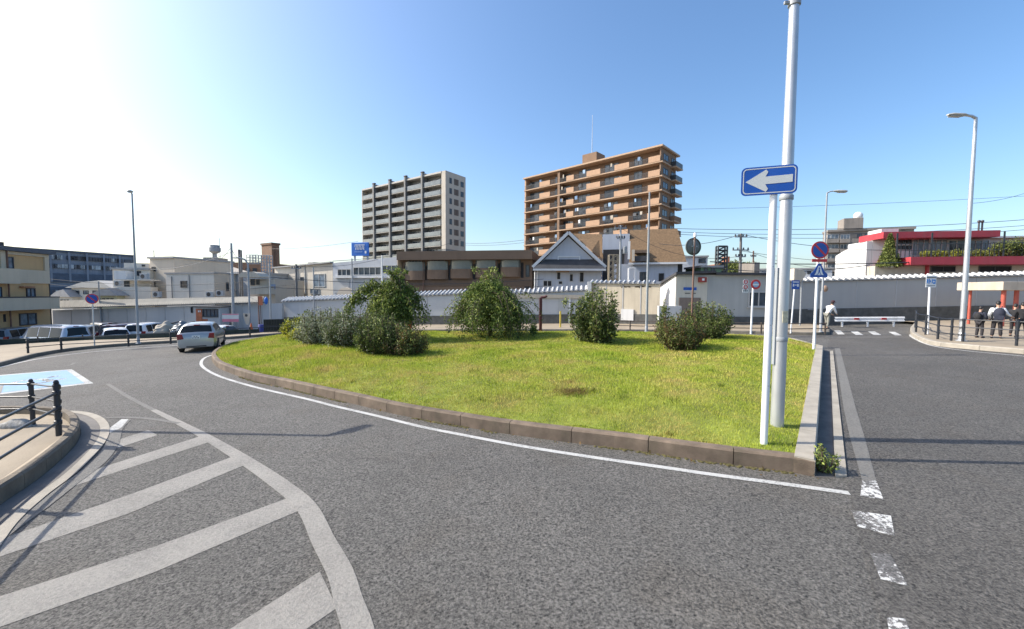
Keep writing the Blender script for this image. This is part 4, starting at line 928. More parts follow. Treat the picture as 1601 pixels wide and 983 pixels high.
# clutter on balconies: laundry and satellite dishes
for i in range(30):
    k = random.choice([s_ for s_ in segs if s_[0] == 'w']); fl = random.randrange(0, 8); x = random.uniform(fx(k[1]), min(fx(k[2]), L-.8)); zf = zF-fh*fl; w_ = random.uniform(.3,.8)
    MB().box(x, .25, zf+random.uniform(.9,1.2), x+w_, .3, zf+1.9).build('laundry', random.choice([SIGNWHITE, W_BEIGE, mat('laundry_blue', (.15,.25,.4), .8), MATS['sign_pale_blue']]), b.root)
for i in range(34):
    k = random.choice(segs); fl = random.randrange(0, 8); xa_ = fx(k[1])+.3; zf = zF-fh*fl; b.box('air_conditioner', W_GREY, xa_, 1.4, zf+1.35, xa_+.75, 1.75, zf+1.95)
# side windows
for i in range(nf-1):
    zf = zF-fh*i; y0, _ = b.ats(790+868/3.51, 240, L); y1, _ = b.ats(790+895/3.51, 245, L)
    b.winr(max(.8, y0), zf+.7, max(2.2, y1), zf+2.0, 0, 2, GLASS, FRAME, sidex=L)
    b.winr(W*.70, zf+.4, W*.95, zf+2.1, 0, 2, GLASS, FRAME, sidex=L)
xa, za = b.at(914, 247.5, 4); xb, _ = b.at(936, 246, 4); b.box('penthouse', TAN_SHADE, xa, 3, zT+.002, xb, 7, b.at(925, 241, 4)[1])
x, z = b.at(925.5, 241, 5); _, z2 = b.at(925, 180, 5); mb = MB(); mb.tube([(x,5,z-1),(x,5,z2)], [.10,.05], 8); mb.build('antenna_mast', GALV, b.root)

# ---------------- grey tower
u = Vector((.819,-.573,0)); u.normalize(); D = 118
b = corner_bld('apartment_tower', 696.5, D, 565, u, 'grey beige apartment block with glass balconies and dark vertical fins, left of the tan one')
L = b.L; zT = b.at(696, 266)[1]; W = abs(b.ats(728, 280, L)[0]); GB = mat('grey_beige_wall', (.47,.43,.37), .85, .06, .5, grime=.12); DG = mat('dark_grey_clad', (.17,.172,.17), .7, .1, 1); SLW = mat('slab_pale', (.42,.40,.36), .7, .05, 1)
zs0 = b.at(691.5, 287)[1]; fh = (zs0-b.at(691.5, 383.5)[1])/6.0; GLB = mat('balcony_glass', (.14,.165,.17), .15, .3, .5, spec=.7)
b.box('wall', mat('recess_grey', (.23,.225,.21), .8, .1, 1), .35, 1.9, 0, L-1.6, W, zT-.5); b.box('side_wall', GB, L-1.59, .02, zs0-fh*6.35, L, W, zT-.01); b.box('base', DG, L-1.59, .05, 0, L-.05, W-.05, zs0-fh*6.35-.01); b.box('end_wall', GB, 0, .1, 0, .34, W, zT-.4); b.box('roof_slab', SLW, .345, -.1, zT-.5, L-1.6, W+.1, zT)
fins = [b.at(px, 300)[0] for px in (585.2, 610.2, 634.6, 661)]
for x in fins: 
    f_ = b.box('fin', DG, x-.32, -.5, 0, x+.32, 1.89, zT+.7); b.box('fin_cap', FRAME, x-.34, -.6, zT+.72, x+.75, .2, zT+.98, parent=f_)
cols = [.35]+fins+[L-1.6]
for i in range(10):
    zf = zs0-fh*i
    for k in range(5):
        x0 = cols[k]+.33; x1 = cols[k+1]-.33
        b.box('balcony_slab', SLW, x0, -.15, zf-.16, x1, 1.89, zf)
        b.box('balcony_glass', GLB, x0+.05, -.12, zf+.1, x1-.05, -.06, zf+1.2); b.box('balcony_rail', GREYPOLE, x0, -.14, zf+1.201, x1, -.04, zf+1.27)
        g = random.choice([GLASS, GLASSL, GLASS]); b.winr(x0+.3, zf+.02, x0+(x1-x0)*.46, zf+2.2, 1.895, 2, g, FRAMEW)
        b.winr(x0+(x1-x0)*.52, zf+.02, x1-.3, zf+2.2, 1.895, 2, random.choice([GLASS, GLASSL]), FRAMEW)
for i in range(7):
    zf = zs0-fh*i+.3
    for a, c, f_, h_ in ((799,817,GLASS,1.9),(835,868,mat('recess_brown', (.14,.11,.09), .8),2.0),(885,908,GLASS,1.8)):
        y0, _ = b.ats(540+a/4.914, 285, L); y1, _ = b.ats(540+c/4.914, 287, L); b.winr(y0, zf, y1, zf+h_*.85, 0, 2, f_, FRAME, sidex=L)

# ---------------- concrete apartment block on the right
CG = mat('aged_concrete', (.25,.225,.20), .9, .12, .6, grime=.3)
b = Bld('apartment_block', 1290, 72, 1424, 68, 'weathered grey concrete apartment block with stair tower behind the red-edged building', 'apartment block')
zt = topz(b, 1290, 363); b.box('wall', CG, 0, 0, 0, b.L, 2.2, zt); b.box('roof_slab', CG, -.1, -.35, zt+.002, b.L+.1, 2.3, zt+.35)
x0, z1 = b.at(1318, 342); x1, _ = b.at(1348, 342); b.box('stair_tower', CG, x0, -.5, zt+.36, x1, 2.2, z1); xx, zz = b.at(1345, 338); mb = MB(); mb.sphere((xx, .8, z1+.5), .7, 10, 7); mb.build('water_tank', SIGNWHITE, b.root, True)
for r in range(5):
    for (a, c) in ((1293.5,1311),(1314,1328.5)):
        yy = 366.5+r*15.2; wn_ = b.win(a, yy, c, yy+7.5, 0, 3, random.choice([GLASS, GLASSL]), FRAMEW); b.pbox('balcony', CG, a-.6, yy+7.0, c+.6, yy+12.5, -.9, -.003)
    for (a, c) in ((1340,1347),(1352,1366),(1370,1384),(1388,1400)):
        b.win(a, 365+r*13, c, 371+r*13, 0, 2, random.choice([GLASS, GLASS, GLASSL]), FRAME)
b.win(1409, 357, 1414, 360, 0, 1, GLASS)

# ---------------- red-edged white building
REDF = mat('red_fascia', (.42,.045,.06), .5, .10, 1.5, grime=.2, gcol=(.25,.15,.13)); 
b = Bld('restaurant_building', 1374, 40, 1740, 37, 'white two-storey building with red roof bands, glass front and a planted terrace', 'building')
L = b.L; z = lambda px, py, y=0: b.at(px, py, y)[1]
zt0 = z(1375, 373); zt1 = z(1375, 365); x2 = b.at(1561, 362, -.2)[0]
yl, _ = b.ats(1344, 384, 0)
mb = MB(); mb.box(-.1,-.4,zt0,x2,min(5.5,yl),zt1+.1); mb.build('roof_band', REDF, b.root)
zb1 = z(1424, 402, -1.6); zb0 = z(1424, 414, -1.6); xb0 = b.at(1424, 410, -2.0)[0]; mb = MB()
mb.prism([(b.at(1369, 415, 1.4)[0], 1.4), (xb0, -2.0), (L, -2.0), (L, 0), (b.at(1369, 415, 1.4)[0], 3.0)], zb0, zb1); mb.build('terrace_band', REDF, b.root)
b.box('wall', W_WHITE, 0, 1.2, 0, x2-.4, 5.0, zt0-.01); print('yl',yl)
mb = MB(); mb.prism([(1.2, z(1340, 440)), (6.2, z(1340,440)), (6.2, z(1336, 396, 3)), (4.8, z(1345, 388, 2)), (1.2, zt0-.1)], -.5, -.03, ax='x'); mb.build('stair_wall', W_WHITE, b.root)
zr = zb1+.05
b.box('roof_block', W_WHITE, b.at(1378, 360, 3)[0], 3, zt1+.11, b.at(1405, 360, 3)[0], 5, z(1390, 357.5, 3))
b.box('lower_wall', W_CREAM, xb0-2.0, -.6, 0, L, .5, zb0-.01)
for a, c in ((1455,1493),(1530,1580)): b.win(a, 416, c, 425, -.6, 2, DARKV, FRAME)
b.box('column', REDF, b.at(1455,420,-.7)[0]-.4, -.9, 0, b.at(1458,420,-.7)[0]-.4, -.62, zb0-.011)
wx = [1404,1412,1420]; 
for i in range(3):
    for j in range(2): b.win(1404+i*7.2, 374.5+j*9, 1410+i*7.2, 381+j*9, 1.2, 2, GLASS, FRAME)
b.win(1426, 373, 1452, 400, 1.2, 3, GLASSL, FRAMEW); b.win(1454, 374, 1480, 400, 1.2, 3, GLASSL, FRAMEW); b.win(1482, 375, 1508, 400, 1.2, 2, GLASS, FRAMEW); b.win(1515, 375, 1545, 398, 1.2, 3, GLASSL, FRAMEW)
b.box('balustrade_rail', DARKRAIL, b.at(1402, 390, -1.5)[0], -1.55, zr+1.15, L, -1.45, zr+1.22); mb = MB(); xq = b.at(1402, 390, -1.5)[0]; n = int((L-xq)/.35)
for k in range(n+1): x = xq+(L-xq)*k/n; w_ = .07 if k % 8 == 0 else .022; mb.box(x-w_,-1.52,zr-.05,x+w_,-1.48,zr+(1.15 if k % 8 else 2.2))
mb.box(xq,-1.53,zr+.55,L,-1.47,zr+.6); tag(mb.build('balustrade_bars', DARKRAIL, b.root), kind='stuff')
xr_ = b.at(1561, 362)[0]; b.box('right_wing', W_CREAM, x2+.3, 3, 0, L, 8, z(1590, 372, 3)); b.box('right_wing_roof', W_WHITE, x2+.1, 2.6, z(1590, 372, 3)+.01, L, 8.2, z(1590, 369.5, 3)+.02)
mb = MB(); 
for px in (1546, 1551.5): x, zz = b.at(px, 357); mb.tube([(x,1,zt1),(x,1,zt1+1.0)], .07, 8); mb.sphere((x,1,zt1+1.15), .13, 8, 6)
mb.build('finial', DARKRAIL, b.root)
REST = b; REST_ZR = zr

# ---------------- ochre apartments on the left
OC = mat('ochre_wall', (.52,.35,.18), .85, .06, .5, grime=.12, gcol=(.2,.15,.1)); OCB = mat('ochre_balcony', (.52,.45,.34), .8, .05, .5, grime=.12, gcol=(.2,.17,.13))
b = Bld('apartment_house', -70, 27.6, 76.5, 34.2, 'ochre three-storey apartments with cream balconies at the left edge', 'apartment block')
L = b.L; zt = topz(b, 76, 398); b.box('wall', OC, 0, 0, -1, L, 9, zt); b.box('roof', mat('roof_slate', (.09,.10,.12), .7, .1, 1), -.2, -.45, zt+.002, L+.25, 9.2, zt+.32)
b.box('chimney', ROOFD, b.at(1, 385, 1)[0], 1, zt+.33, b.at(6.5, 385, 1)[0], 2, topz(b, 3, 378, 1))
x0, z0 = b.at(9, 442); x1, z1 = b.at(76.5, 423.5); b.box('balcony', OCB, x0, -.12, z0, L-.01, -.003, z1)
mb = MB(); a0, c0 = b.at(9, 423); a1, c1 = b.at(67, 403); mb.box(a0-.45,-.12,c0,a0,-.004,zt-.02); mb.box(a1,-.12,z1+.002,L-.01,-.004,zt-.02); mb.box(a0+.001,-.12,c1+.05,a1-.001,-.004,zt-.02); mb.build('balcony_frame', OCB, b.root)
b.win(10, 401, 21, 420.5, -.0, 1, GLASSL, FRAME)
x0, z0 = b.at(-60, 487.5); x1, z1 = b.at(73.5, 464.5); b.box('balcony', OCB, x0, -1.1, z0, L-.5, -.003, z1); b.box('balcony_rail', ROOFD, x0, -1.12, z1+.002, L-.48, -.002, z1+.07)
x0, z0 = b.at(-60, 442); x1, z1 = b.at(7, 420); b.box('balcony', OCB, x0, -1.0, z0, x1, -.003, z1)
b.win(40, 450, 55, 464, 0, 2, GLASSL, FRAME); b.win(-8, 448, 2.5, 464, 0, 1, MATS['laundry_blue'], FRAME); b.win(29, 490, 57, 507, 0, 2, GLASSL, FRAME); b.win(4.5, 491, 8, 503, 0, 1, GLASS); b.win(-40, 490, -10, 507, 0, 2, GLASS)
b.pbox('shade', mat('shade_red_brown', (.28,.12,.07), .7), 37, 447.5, 55, 449.5, -.3, -.003)
mb = MB(); x, zz = b.at(8, 420); mb.tube([(x,-.16,-1),(x,-.16,zt)], .05, 8); mb.build('downpipe', BROWNPOLE, b.root)
b.box('gable_trim', ROOFD, L+.002, -.03, -1, L+.08, 9, zt)

# ---------------- long slab block far left
SB = mat('slab_blue_grey', (.20,.235,.29), .85, .15, .25, grime=.2); SB2 = mat('slab_dark_blue', (.075,.10,.14), .8, .3, .4)
b = Bld('apartment_block', -20, 118, 211, 150, 'long blue-grey slab block of flats far behind the pale houses', 'apartment block')
zt = topz(b, 211, 401.5); L = b.L; b.box('wall', SB, 0, 0, 0, L, 10, zt); b.box('roof_slab', SB2, -.3, -.5, zt+.002, L+.3, 10.5, zt+.6); b.box('dark_band', SB2, 0, -.6, zt-9.6, L, -.003, zt-6.9); b.box('lower_storeys', SB2, 0, -.3, 0, L, -.004, zt-11.2)
mb = MB(); mw = MB()
for i in range(46):
    x = L*(i+.5)/46
    for zz in (zt-2.4, zt-5.2, zt-13.5, zt-17): 
        if random.random() < .8: (mw if random.random() < .25 else mb).box(x-.85,-.38,zz,x+.85*random.choice([.4,1]),-.302 if zz < zt-11 else -.05,zz+1.3)
tag(mb.build('window_rows', mat('far_window_dark', (.06,.075,.10), .3, .3, .5), b.root), kind='stuff'); tag(mw.build('pale_curtains', mat('far_window_pale', (.42,.47,.5), .5, .3, .5), b.root), kind='stuff')  # pale panes scattered at random among the dark ones
for i in range(9): b.box('pier', SB, L*i/8-.25, -.7, zt-9.6, L*i/8+.25, -.605, zt)

# ---------------- generic low houses
def house(name, pxL, DL, pxR, DR, ytop, label, m, depth=8, wins=(), roof=None, cat='house', rlip=.25):
    b = Bld(name, pxL, DL, pxR, DR, label, cat); zt = topz(b, (pxL+pxR)/2, ytop)
    b.box('wall', m, 0, 0, -1, b.L, depth, zt)
    if roof: b.box('roof', roof, -rlip*.5, -rlip, zt+.002, b.L+rlip*.5, depth+.2, zt+.22)
    for w in wins: b.win(*w[:4], 0, w[4] if len(w) > 4 else 2, w[5] if len(w) > 5 else GLASS, FRAMEW if len(w) > 6 else FRAME)
    b.zt = zt; return b
WS = mat('house_cream', (.62,.58,.51), .85, .06, .4, grime=.08); WS2 = mat('warm_render', (.54,.47,.38), .85, .06, .4, grime=.08)  # even cream and warm base colours of the low houses
RG = mat('roof_grey', (.30,.30,.30), .8, .15, 1.5)
b = house('house', 236, 52, 274, 51, 404, 'tall beige block of the pale house with antenna behind the parking wall', WS2, 8, [(237.5,417,243.5,424),(238,441,243.5,449)], RG)
x, zz = b.at(240.5, 391, 3); mb = MB(); mb.tube([(x,3,b.zt),(x,3,zz)], .05, 6); mb.tube([(x-1.0,3,zz-.1),(x+.9,3,zz-.05)], .03, 6); mb.tube([(x-.6,2.7,zz-.12),(x-.6,3.3,zz-.12)], .02, 6); mb.build('antenna', GREYPOLE, b.root)
b = house('house', 177, 50, 235, 51, 421.5, 'white balconied house left of the tall beige block', WS, 7, [(203,423.5,211,431),(214,423.5,221,431),(194,439,203,448)], RG)
b.pbox('balcony', W_WHITE, 178, 423, 197, 437, -1.8, -.01); b.pbox('balcony', WS, 181, 448, 236, 467, -1.6, -.01); b.pbox('canopy', WS, 180, 436, 237, 438.5, -1.9, -.01)
b2_ = b; x0, z0 = b.at(194, 421.5, 2); x1, z1 = b.at(233, 411.5, 2); b.box('penthouse', WS, x0, 2, z0, x1, 6, z1); b.win(222, 413.5, 227, 416.5, 2, 1, GLASS)
b = Bld('house', 273, 58, 330, 57, 'pale house with low pitched roof behind the white block', 'house'); zt = topz(b, 300, 427); b.box('wall', WS2, 0, 0, -1, b.L, 8, zt)
mb = MB(); mb.prism([(0, zt+.01), (0, topz(b, 273, 408)), (.08*b.L, topz(b, 277, 407.5)), (.5*b.L, topz(b, 300, 415)), (b.L, topz(b, 325, 424)), (b.L, zt+.01)], 0, 8, ax='y'); mb.build('gable', WS2, b.root); b.win(265.5,433,272,439,0,1)
b.win(276, 416, 282, 420, -.0, 2); b.win(276, 424, 282, 429, 0, 2)
b = Bld('house', 260, 45, 335, 44, 'plain white rendered block with one square window behind the parking wall', 'house'); zt = topz(b, 300, 428); b.box('wall', WS, 0, 0, -1, b.L, 6, zt); b.box('roof', RG, -.1,-.12,zt+.002,b.L+.1,6.1,zt+.15)
b.win(282.5, 439, 293, 449.5, 0, 1); b.pbox('downpipe', RG, 294.8, 430, 295.6, 466, -.1, -.01); b.pbox('downpipe', RG, 267.5, 432, 268.3, 466, -.1, -.01)
b = Bld('house', 335.5, 44, 358, 45.5, 'tan rendered block joined to the plain white one', 'house'); zt = topz(b, 346, 427.5); b.box('wall', WS2, 0, 0, -1, b.L, 6, zt); b.box('roof', RG, -.1,-.1,zt+.002,b.L+.1,6.1,zt+.12); b.win(353,441,357.5,455,0,1)
# outdoor units on the pale houses
for (a, y) in ((246, 460), (226, 432), (329, 460), (345, 458), (186, 443)):
    q = V(a, y, 43); u_ = thing('air_conditioner', (q.x, q.y, q.z), R(-4), {246:'outdoor air-conditioner unit in front of the tall beige block',226:'outdoor unit on the balcony of the white balconied house',329:'outdoor unit low on the plain white block',345:'outdoor unit low on the tan block',186:'small outdoor unit under the canopy at the left of the white house'}[a], 'air conditioner')
    MB().box(-.4,-.15,-.3,.4,.15,.3).build('case', W_GREY, u_, bevel=.02); mb = MB(); disc(mb, (-.08,0), .22, -.165, -.151, n=16); mb.build('fan_grille', FRAME, u_)
# low roofs far left behind the wall
for (a, c, y, lab) in ((86, 112, 464, 'low cream shed roof left of the no-parking sign'), (112, 176, 450, 'low cream house with a shallow roof right of the ochre block'), (150, 182, 462, 'small greenish shed beneath the balconied house')):
    b = Bld('house', a, 62 if a != 150 else 48, c, 61 if a != 150 else 48, lab, 'house'); zt = topz(b, (a+c)/2, y); b.box('wall', WS if a != 150 else mat('greenish_render', (.36,.36,.25), .8), 0, 0, -1, b.L, 8, zt)
    mb = MB(); h_ = topz(b, a+20, y-9)-zt; mb.prism([(-.5, zt+.01), (b.L*.35, zt+h_), (b.L*.75, zt+h_*1.3), (b.L+.5, zt+.01)], -.5, 8.5, ax='y'); mb.build('roof', WS if a == 112 else RG, b.root)
    for k in range(4): b.win(a+4+k*(c-a-6)/4, y+4, a+4+k*(c-a-6)/4+(c-a)*.13, y+10, 0, 2, random.choice([GLASS, GLASSL]))
# brown low range with tower
BR = mat('brown_brick', (.22,.135,.09), .85, .1, .8, grime=.15)
b = Bld('brown_range', 306, 88, 412, 86, 'long brown low building behind the pale houses with a tall brown block on its right', 'building'); zt = topz(b, 390, 410); zl = topz(b, 306, 420)
mb = MB(); mb.add([(0,0,-1),(b.L,0,-1),(b.L,0,zt),(b.L*.35,0,zt),(0,0,zl),(0,9,-1),(b.L,9,-1),(b.L,9,zt),(b.L*.35,9,zt),(0,9,zl)], [(0,1,2,3,4),(9,8,7,6,5),(4,3,8,9),(3,2,7,8),(1,6,7,2),(0,4,9,5)]); mb.build('wall', BR, b.root)
for k in range(8): b.win(318+k*11, 419, 325+k*11, 427, 0, 2, random.choice([GLASS, GLASSL]))
b = corner_bld('brown_tower', 425, 82, 409, Vector((.86,-.51,0)).normalized(), 'square brown rooftop block left of the cream building', 395); zt = b.at(425, 382)[1]; W = abs(b.ats(437, 390, b.L)[0])
b.box('wall', BR, 0, 0, 0, b.L, W, zt); b.box('roof_slab', mat('brown_trim', (.15,.09,.06), .8), -.15,-.15,zt+.002,b.L+.15,W+.15,zt+.4); b.box('side_stripe', MATS['brown_trim'], b.L+.004, W*.3, 0, b.L+.12, W*.55, zt-.5)
b = Bld('water_tower', 320, 80, 341, 80, 'pale latticed box topped by a small dark water tower with an aerial', 'water tower'); zt = topz(b, 330, 402.5); zl = topz(b, 330, 414)
b.box('box', W_BEIGE, 0, 0, 0, b.L, 3, zt); mb = MB()
for k in range(9): x = b.L*k/8; mb.box(x-.05,-.08,zl-2,x+.05,-.003,zt)
for k in range(5): zz = zl+(zt-zl)*k/4; mb.box(0,-.09,zz-.04,b.L,-.081,zz+.04)
tag(mb.build('lattice', GREYPOLE, b.root), kind='stuff')
for x in (.9,1.5,2.0): x_, _ = b.at(324+x*4, 400); MB().tube([(x_,1,zt-.1),(x_,1,topz(b,330,391))], .16, 8).build('leg', GREYPOLE, b.root)
mb = MB(); xm, _ = b.at(330, 390); za = topz(b, 330, 392); mb.lathe([(.5,-.4),(1.0,0),(1.0,.7),(.8,.75),(.8,1.2),(.5,1.25)], (xm,1,za), 14); mb.build('tank', GREYPOLE, b.root, True); x_, _ = b.at(338, 390); MB().tube([(x_,1,zt),(x_,1,topz(b,338,371))], .05, 6).build('aerial', GREYPOLE, b.root)

# rooftop frames and tanks between the poles
def lattice(px0, py0, px1, py1, D, label, nx=4, nz=4, r=.05, m=GREYPOLE, diag=True):
    b = Bld('scaffold_tower', px0, D, px1, D, label, 'scaffold'); _, z1 = b.at(px0, py0); _, z0 = b.at(px0, py1); mb = MB(); L = b.L
    for y in (0, L*.5):
        for i in range(nx+1): x = L*i/nx; mb.tube([(x,y,z0),(x,y,z1)], r, 6)
        for k in range(nz+1): zz = z0+(z1-z0)*k/nz; mb.tube([(0,y,zz),(L,y,zz)], r*.8, 6)
        if diag:
            for k in range(nz): mb.tube([(0,y,z0+(z1-z0)*k/nz),(L,y,z0+(z1-z0)*(k+1)/nz)], r*.5, 6)
    mb.build('frame', m, b.root); return b
lattice(387, 398, 405, 412, 70, 'steel rooftop frame left of the brown square block', 4, 3)
lattice(409.5, 399, 423, 430, 60, 'tall grey steel frame standing before the brown square block', 3, 6, .07)
lattice(1121, 384.5, 1135, 430, 52, 'pair of dark posts joined by a ladder frame behind the station building roof', 1, 7, .12, DARKRAIL)
b = house('factory_building', 360, 47, 389, 46, 428, 'pale grey corrugated tank house behind the utility poles', mat('pale_blue_grey_clad', (.38,.40,.42), .7, .12, .8, grime=.3), 6, [(362,440,368,452)], RG)
b = Bld('curved_canopy_building', 387, 43, 430, 43, 'cream building with a rounded canopy between two utility poles', 'building'); zt = topz(b, 405, 436); b.box('wall', WS2, 0, 0, -1, b.L, 6, zt)
mb = MB(); zq = topz(b, 400, 426); zz = topz(b, 400, 434); P = [(0, zz), (0, zq-.25), (.3, zq-.05), (1.4, zq+.05), (b.L*.62, zq-.1), (b.L*.75, zz+.1), (b.L*.75, zz)]; mb.prism(P, -1.3, .5, ax='y'); mb.build('canopy', W_CREAM, b.root)
b.win(392, 436, 399, 446, 0, 2); b.win(401, 437, 406, 445, 0, 1, GLASS); b.pbox('balcony', W_CREAM, 391, 447, 420, 460, -1.2, -.01); b.pbox('sign_board', mat('sign_blue_grey', (.25,.3,.4), .5), 422, 444, 429.5, 452, -.2, -.01)
# cream building
CL = mat('cream_facade', (.56,.51,.43), .85, .06, .4, grime=.18)  # even cream base colour of this building's wall
b = Bld('cream_building', 430, 52, 520.5, 47.5, 'cream two-storey building with one big framed window left of the grey one', 'building')
L = b.L; za = topz(b, 430, 419.5); zb = topz(b, 520, 411); mb = MB(); mb.add([(0,0,-1),(L,0,-1),(L,0,zb),(0,0,za),(0,8,-1),(L,8,-1),(L,8,zb),(0,8,za)], [(0,1,2,3),(7,6,5,4),(3,2,6,7),(0,3,7,4),(1,5,6,2)]); mb.build('wall', CL, b.root)
mb = MB(); mb.bar((0,-.1,za+.08),(L,-.1,zb+.08),.5,.14); mb.build('parapet', RG, b.root)
b.win(490, 428, 509, 448.5, 0, 2, GLASSL, FRAMEW); b.win(485, 451, 500, 459.5, 0, 3, GLASSL, FRAMEW); b.win(470, 433, 475, 445, 0, 1, GLASS); b.pbox('pilaster', W_GREY, 475.5, 415.5, 477, 460, -.12, -.003); b.pbox('pilaster', W_GREY, 464.5, 417, 466, 460, -.12, -.003)
for px in (444, 455, 468): x, _ = b.at(px, 414); b.box('roof_unit', random.choice([ROOFD, RG]), x-.4, 1.5, zb-1.0, x+.6, 2.5, zb+.35-(.3 if px < 460 else 0))
x0, z1 = b.at(430, 437, -2); b.box('terrace', WS2, -.5, -2.2, -1, L*.45, -.01, topz(b, 440, 452, -2)); mb = MB(); zt_ = topz(b, 440, 452, -2)
for k in range(14): x = -.5+(L*.45+.5)*k/13; mb.box(x-.02,-2.15,zt_,x+.02,-2.1,zt_+1.0)
mb.box(-.5,-2.16,zt_+1.0,L*.45,-2.09,zt_+1.06); mb.build('terrace_railing', GREYPOLE, b.root)
# grey-white building
GW = mat('grey_white_clad', (.47,.49,.52), .7, .05, .5, grime=.12)
b = Bld('grey_building', 521, 47.3, 621, 45, 'light grey two-storey building with a long glazed gallery under the blue billboard', 'building')
L = b.L; za = topz(b, 521, 411); zb = topz(b, 620, 401.5); mb = MB(); mb.add([(0,0,-1),(L,0,-1),(L,0,zb),(0,0,za),(0,8,-1),(L,8,-1),(L,8,zb),(0,8,za)], [(0,1,2,3),(7,6,5,4),(3,2,6,7),(0,3,7,4),(1,5,6,2)]); mb.build('wall', GW, b.root)
for a, c, t0, t1, bt0 in ((528,549,420.5,418,431),(552.5,596,417.5,415.5,430),(598,620,414.5,413.5,427)):
    b.win(a, t0, c, bt0, 0, 5 if c-a > 25 else 3, GLASS, FRAMEW)
b.pbox('gallery_ledge', W_WHITE, 521, 431.5, 621, 434, -.35, -.003)
for px in (549.5,550.7), (596,597.5): b.pbox('column', W_GREY, px[0]-.4, 404, px[1]+.6, 462, -.45, -.36)
for a, c in ((522,546),(552,572),(574,593),(599,619)): b.pbox('panel', W_GREY, a, 437, c, 458, -.06, -.003)
b.box('side_wall', WS2, L+.002, 0, -1, L+.1, 8, zb-.1); b.pbox('downpipe', FRAME, 620.6, 415, 622.3, 455, -.3, -.12)
mb = MB(); 
for a in (533, 590): x0, zz0 = b.at(a, 463); n=8; pts = [(x0+1.1*math.cos(math.pi*k/n)+1, zz0+1.0*math.sin(math.pi*k/n)) for k in range(n+1)]; MB().prism(pts, -.6, -.01, ax='y').build('awning', WS2, b.root)
bb = Bld('billboard', 549, 47, 575, 46.5, 'blue rooftop billboard with white lettering on the grey building', 'billboard'); bb.root.location.z = 0
bb.o.z = 0; x0, z1 = bb.at(549, 379); x1, z0 = bb.at(575.5, 399.5); bb.root.location = bb.o
pnl = bb.box('panel', mat('billboard_blue', (.012,.13,.50), .45, .08, 1), x0, 0, z0, x1, .25, z1, bevel=.05); 
def letters(b, px0, py0, px1, py1, n, parent, m, y):
    x0, z1 = b.at(px0, py0, y); x1, z0 = b.at(px1, py1, y); w = (x1-x0)/n; h = z1-z0
    for k in range(n):
        x = x0+w*k; mb = MB(); mb.box(x+w*.1,y-.02,z0,x+w*.28,y,z1); mb.box(x+w*.3,y-.02,z1-h*.22,x+w*.82,y,z1); mb.box(x+w*.3,y-.02,z0+h*.35,x+w*.7,y,z0+h*.55)
        if k % 2: mb.box(x+w*.62,y-.02,z0,x+w*.8,y,z0+h*.33)
        mb.build('letter', m, parent)
letters(bb, 554.5, 382, 570.5, 386, 7, pnl, LW, -.02); letters(bb, 555.5, 387, 570, 390.5, 6, pnl, LW, -.02); letters(bb, 554.5, 393, 567, 394.2, 5, pnl, mat('pale_blue_letters', (.35,.5,.7), .5), -.02)
MB().box(*(bb.at(570.5,392)[0], -.03, bb.at(571,396)[1], bb.at(572.8,392)[0], -.005, bb.at(571,392)[1])).build('mark', LW, pnl)
for px in (552, 572): x, _ = bb.at(px, 400); bb.box('leg', GREYPOLE, x-.08, .26, z0-1.2, x+.08, .42, z1-.3)
# brown lowrise with curved balconies
BL = mat('brown_tile_wall', (.18,.125,.088), .8, .09, .9, grime=.15); BL2 = mat('brown_band', (.12,.085,.062), .8, .08, .9, grime=.2)
b = Bld('brown_apartments', 630, 45.5, 832, 43.0, 'low dark brown apartments with five curved balconies below the towers', 'apartment block')
L = b.L; zt = topz(b, 832, 392.5); z_ = lambda py, px=730: b.at(px, py)[1]
b.box('wall', BL, 0, 0, -1, L, 9, zt-.9); b.box('roof_fascia', BL2, -.1, -1.3, zt-.9+.002, L+.1, 9.1, zt)
rows = [(643,660,413),(677,697,412),(710,734,411.5),(751,772,409.5),(790,807,406.5)]
for k, (a, c, t0) in enumerate([(634,665,0),(668,701,0),(705,739,0),(744,778,0),(783,814,0)]):
    x0, _ = b.at(a, 430); x1, _ = b.at(c, 430); yt = 423.5-2.6*k*.55; zt_ = b.at((a+c)/2, yt)[1]; zb_ = zt_-1.0; n = 12
    P = [(x0+(x1-x0)*i/n, -.15-.42*math.sin(math.pi*i/n)**.45) for i in range(n+1)]
    mb = MB(); mb.prism(P+[(x1,-.003),(x0,-.003)], zb_, zt_); mb.build('balcony', BL, b.root)
    mb = MB(); P2 = [(x0+(x1-x0)*i/n, -.12-.38*math.sin(math.pi*i/n)**.45) for i in range(n+1)]; mb.add([(x, y, zt_+.002) for x, y in P2]+[(x, y, zt_+.95) for x, y in P2], [(i, i+1, i+n+2, i+n+1) for i in range(n)]); mb.build('balcony_glass', GLB, b.root)
    for q in (a-2, c+.4):
        xq, _ = b.at(q, 430); b.box('drain_recess', DARKV, xq, -.03, zb_-.1, xq+.28, -.004, zt_+.5)
    b.winr(x0+.3, zt_+.05, x1-.4, zt_+1.75, 0, 4, GLASSL, FRAMEW)
    b.winr(x0+.2, zb_-2.6, x1-.3, zb_-1.35, 0, 3, random.choice([GLASS, GLASSL]), FRAMEW)
mb = MB(); 
for px in (663, 776.5): x, _ = b.at(px, 430); mb.tube([(x,-.25,-1),(x,-.25,zt-1)], .06, 8)
mb.build('downpipe', BROWNPOLE, b.root)
b.box('band', BL2, 0, -.08, zb_-1.0, L, -.004, zb_-.35)
b.win(822, 414, 827.5, 433, 0, 1, GLASS); b.win(820, 440, 829, 455, 0, 1, DARKV)
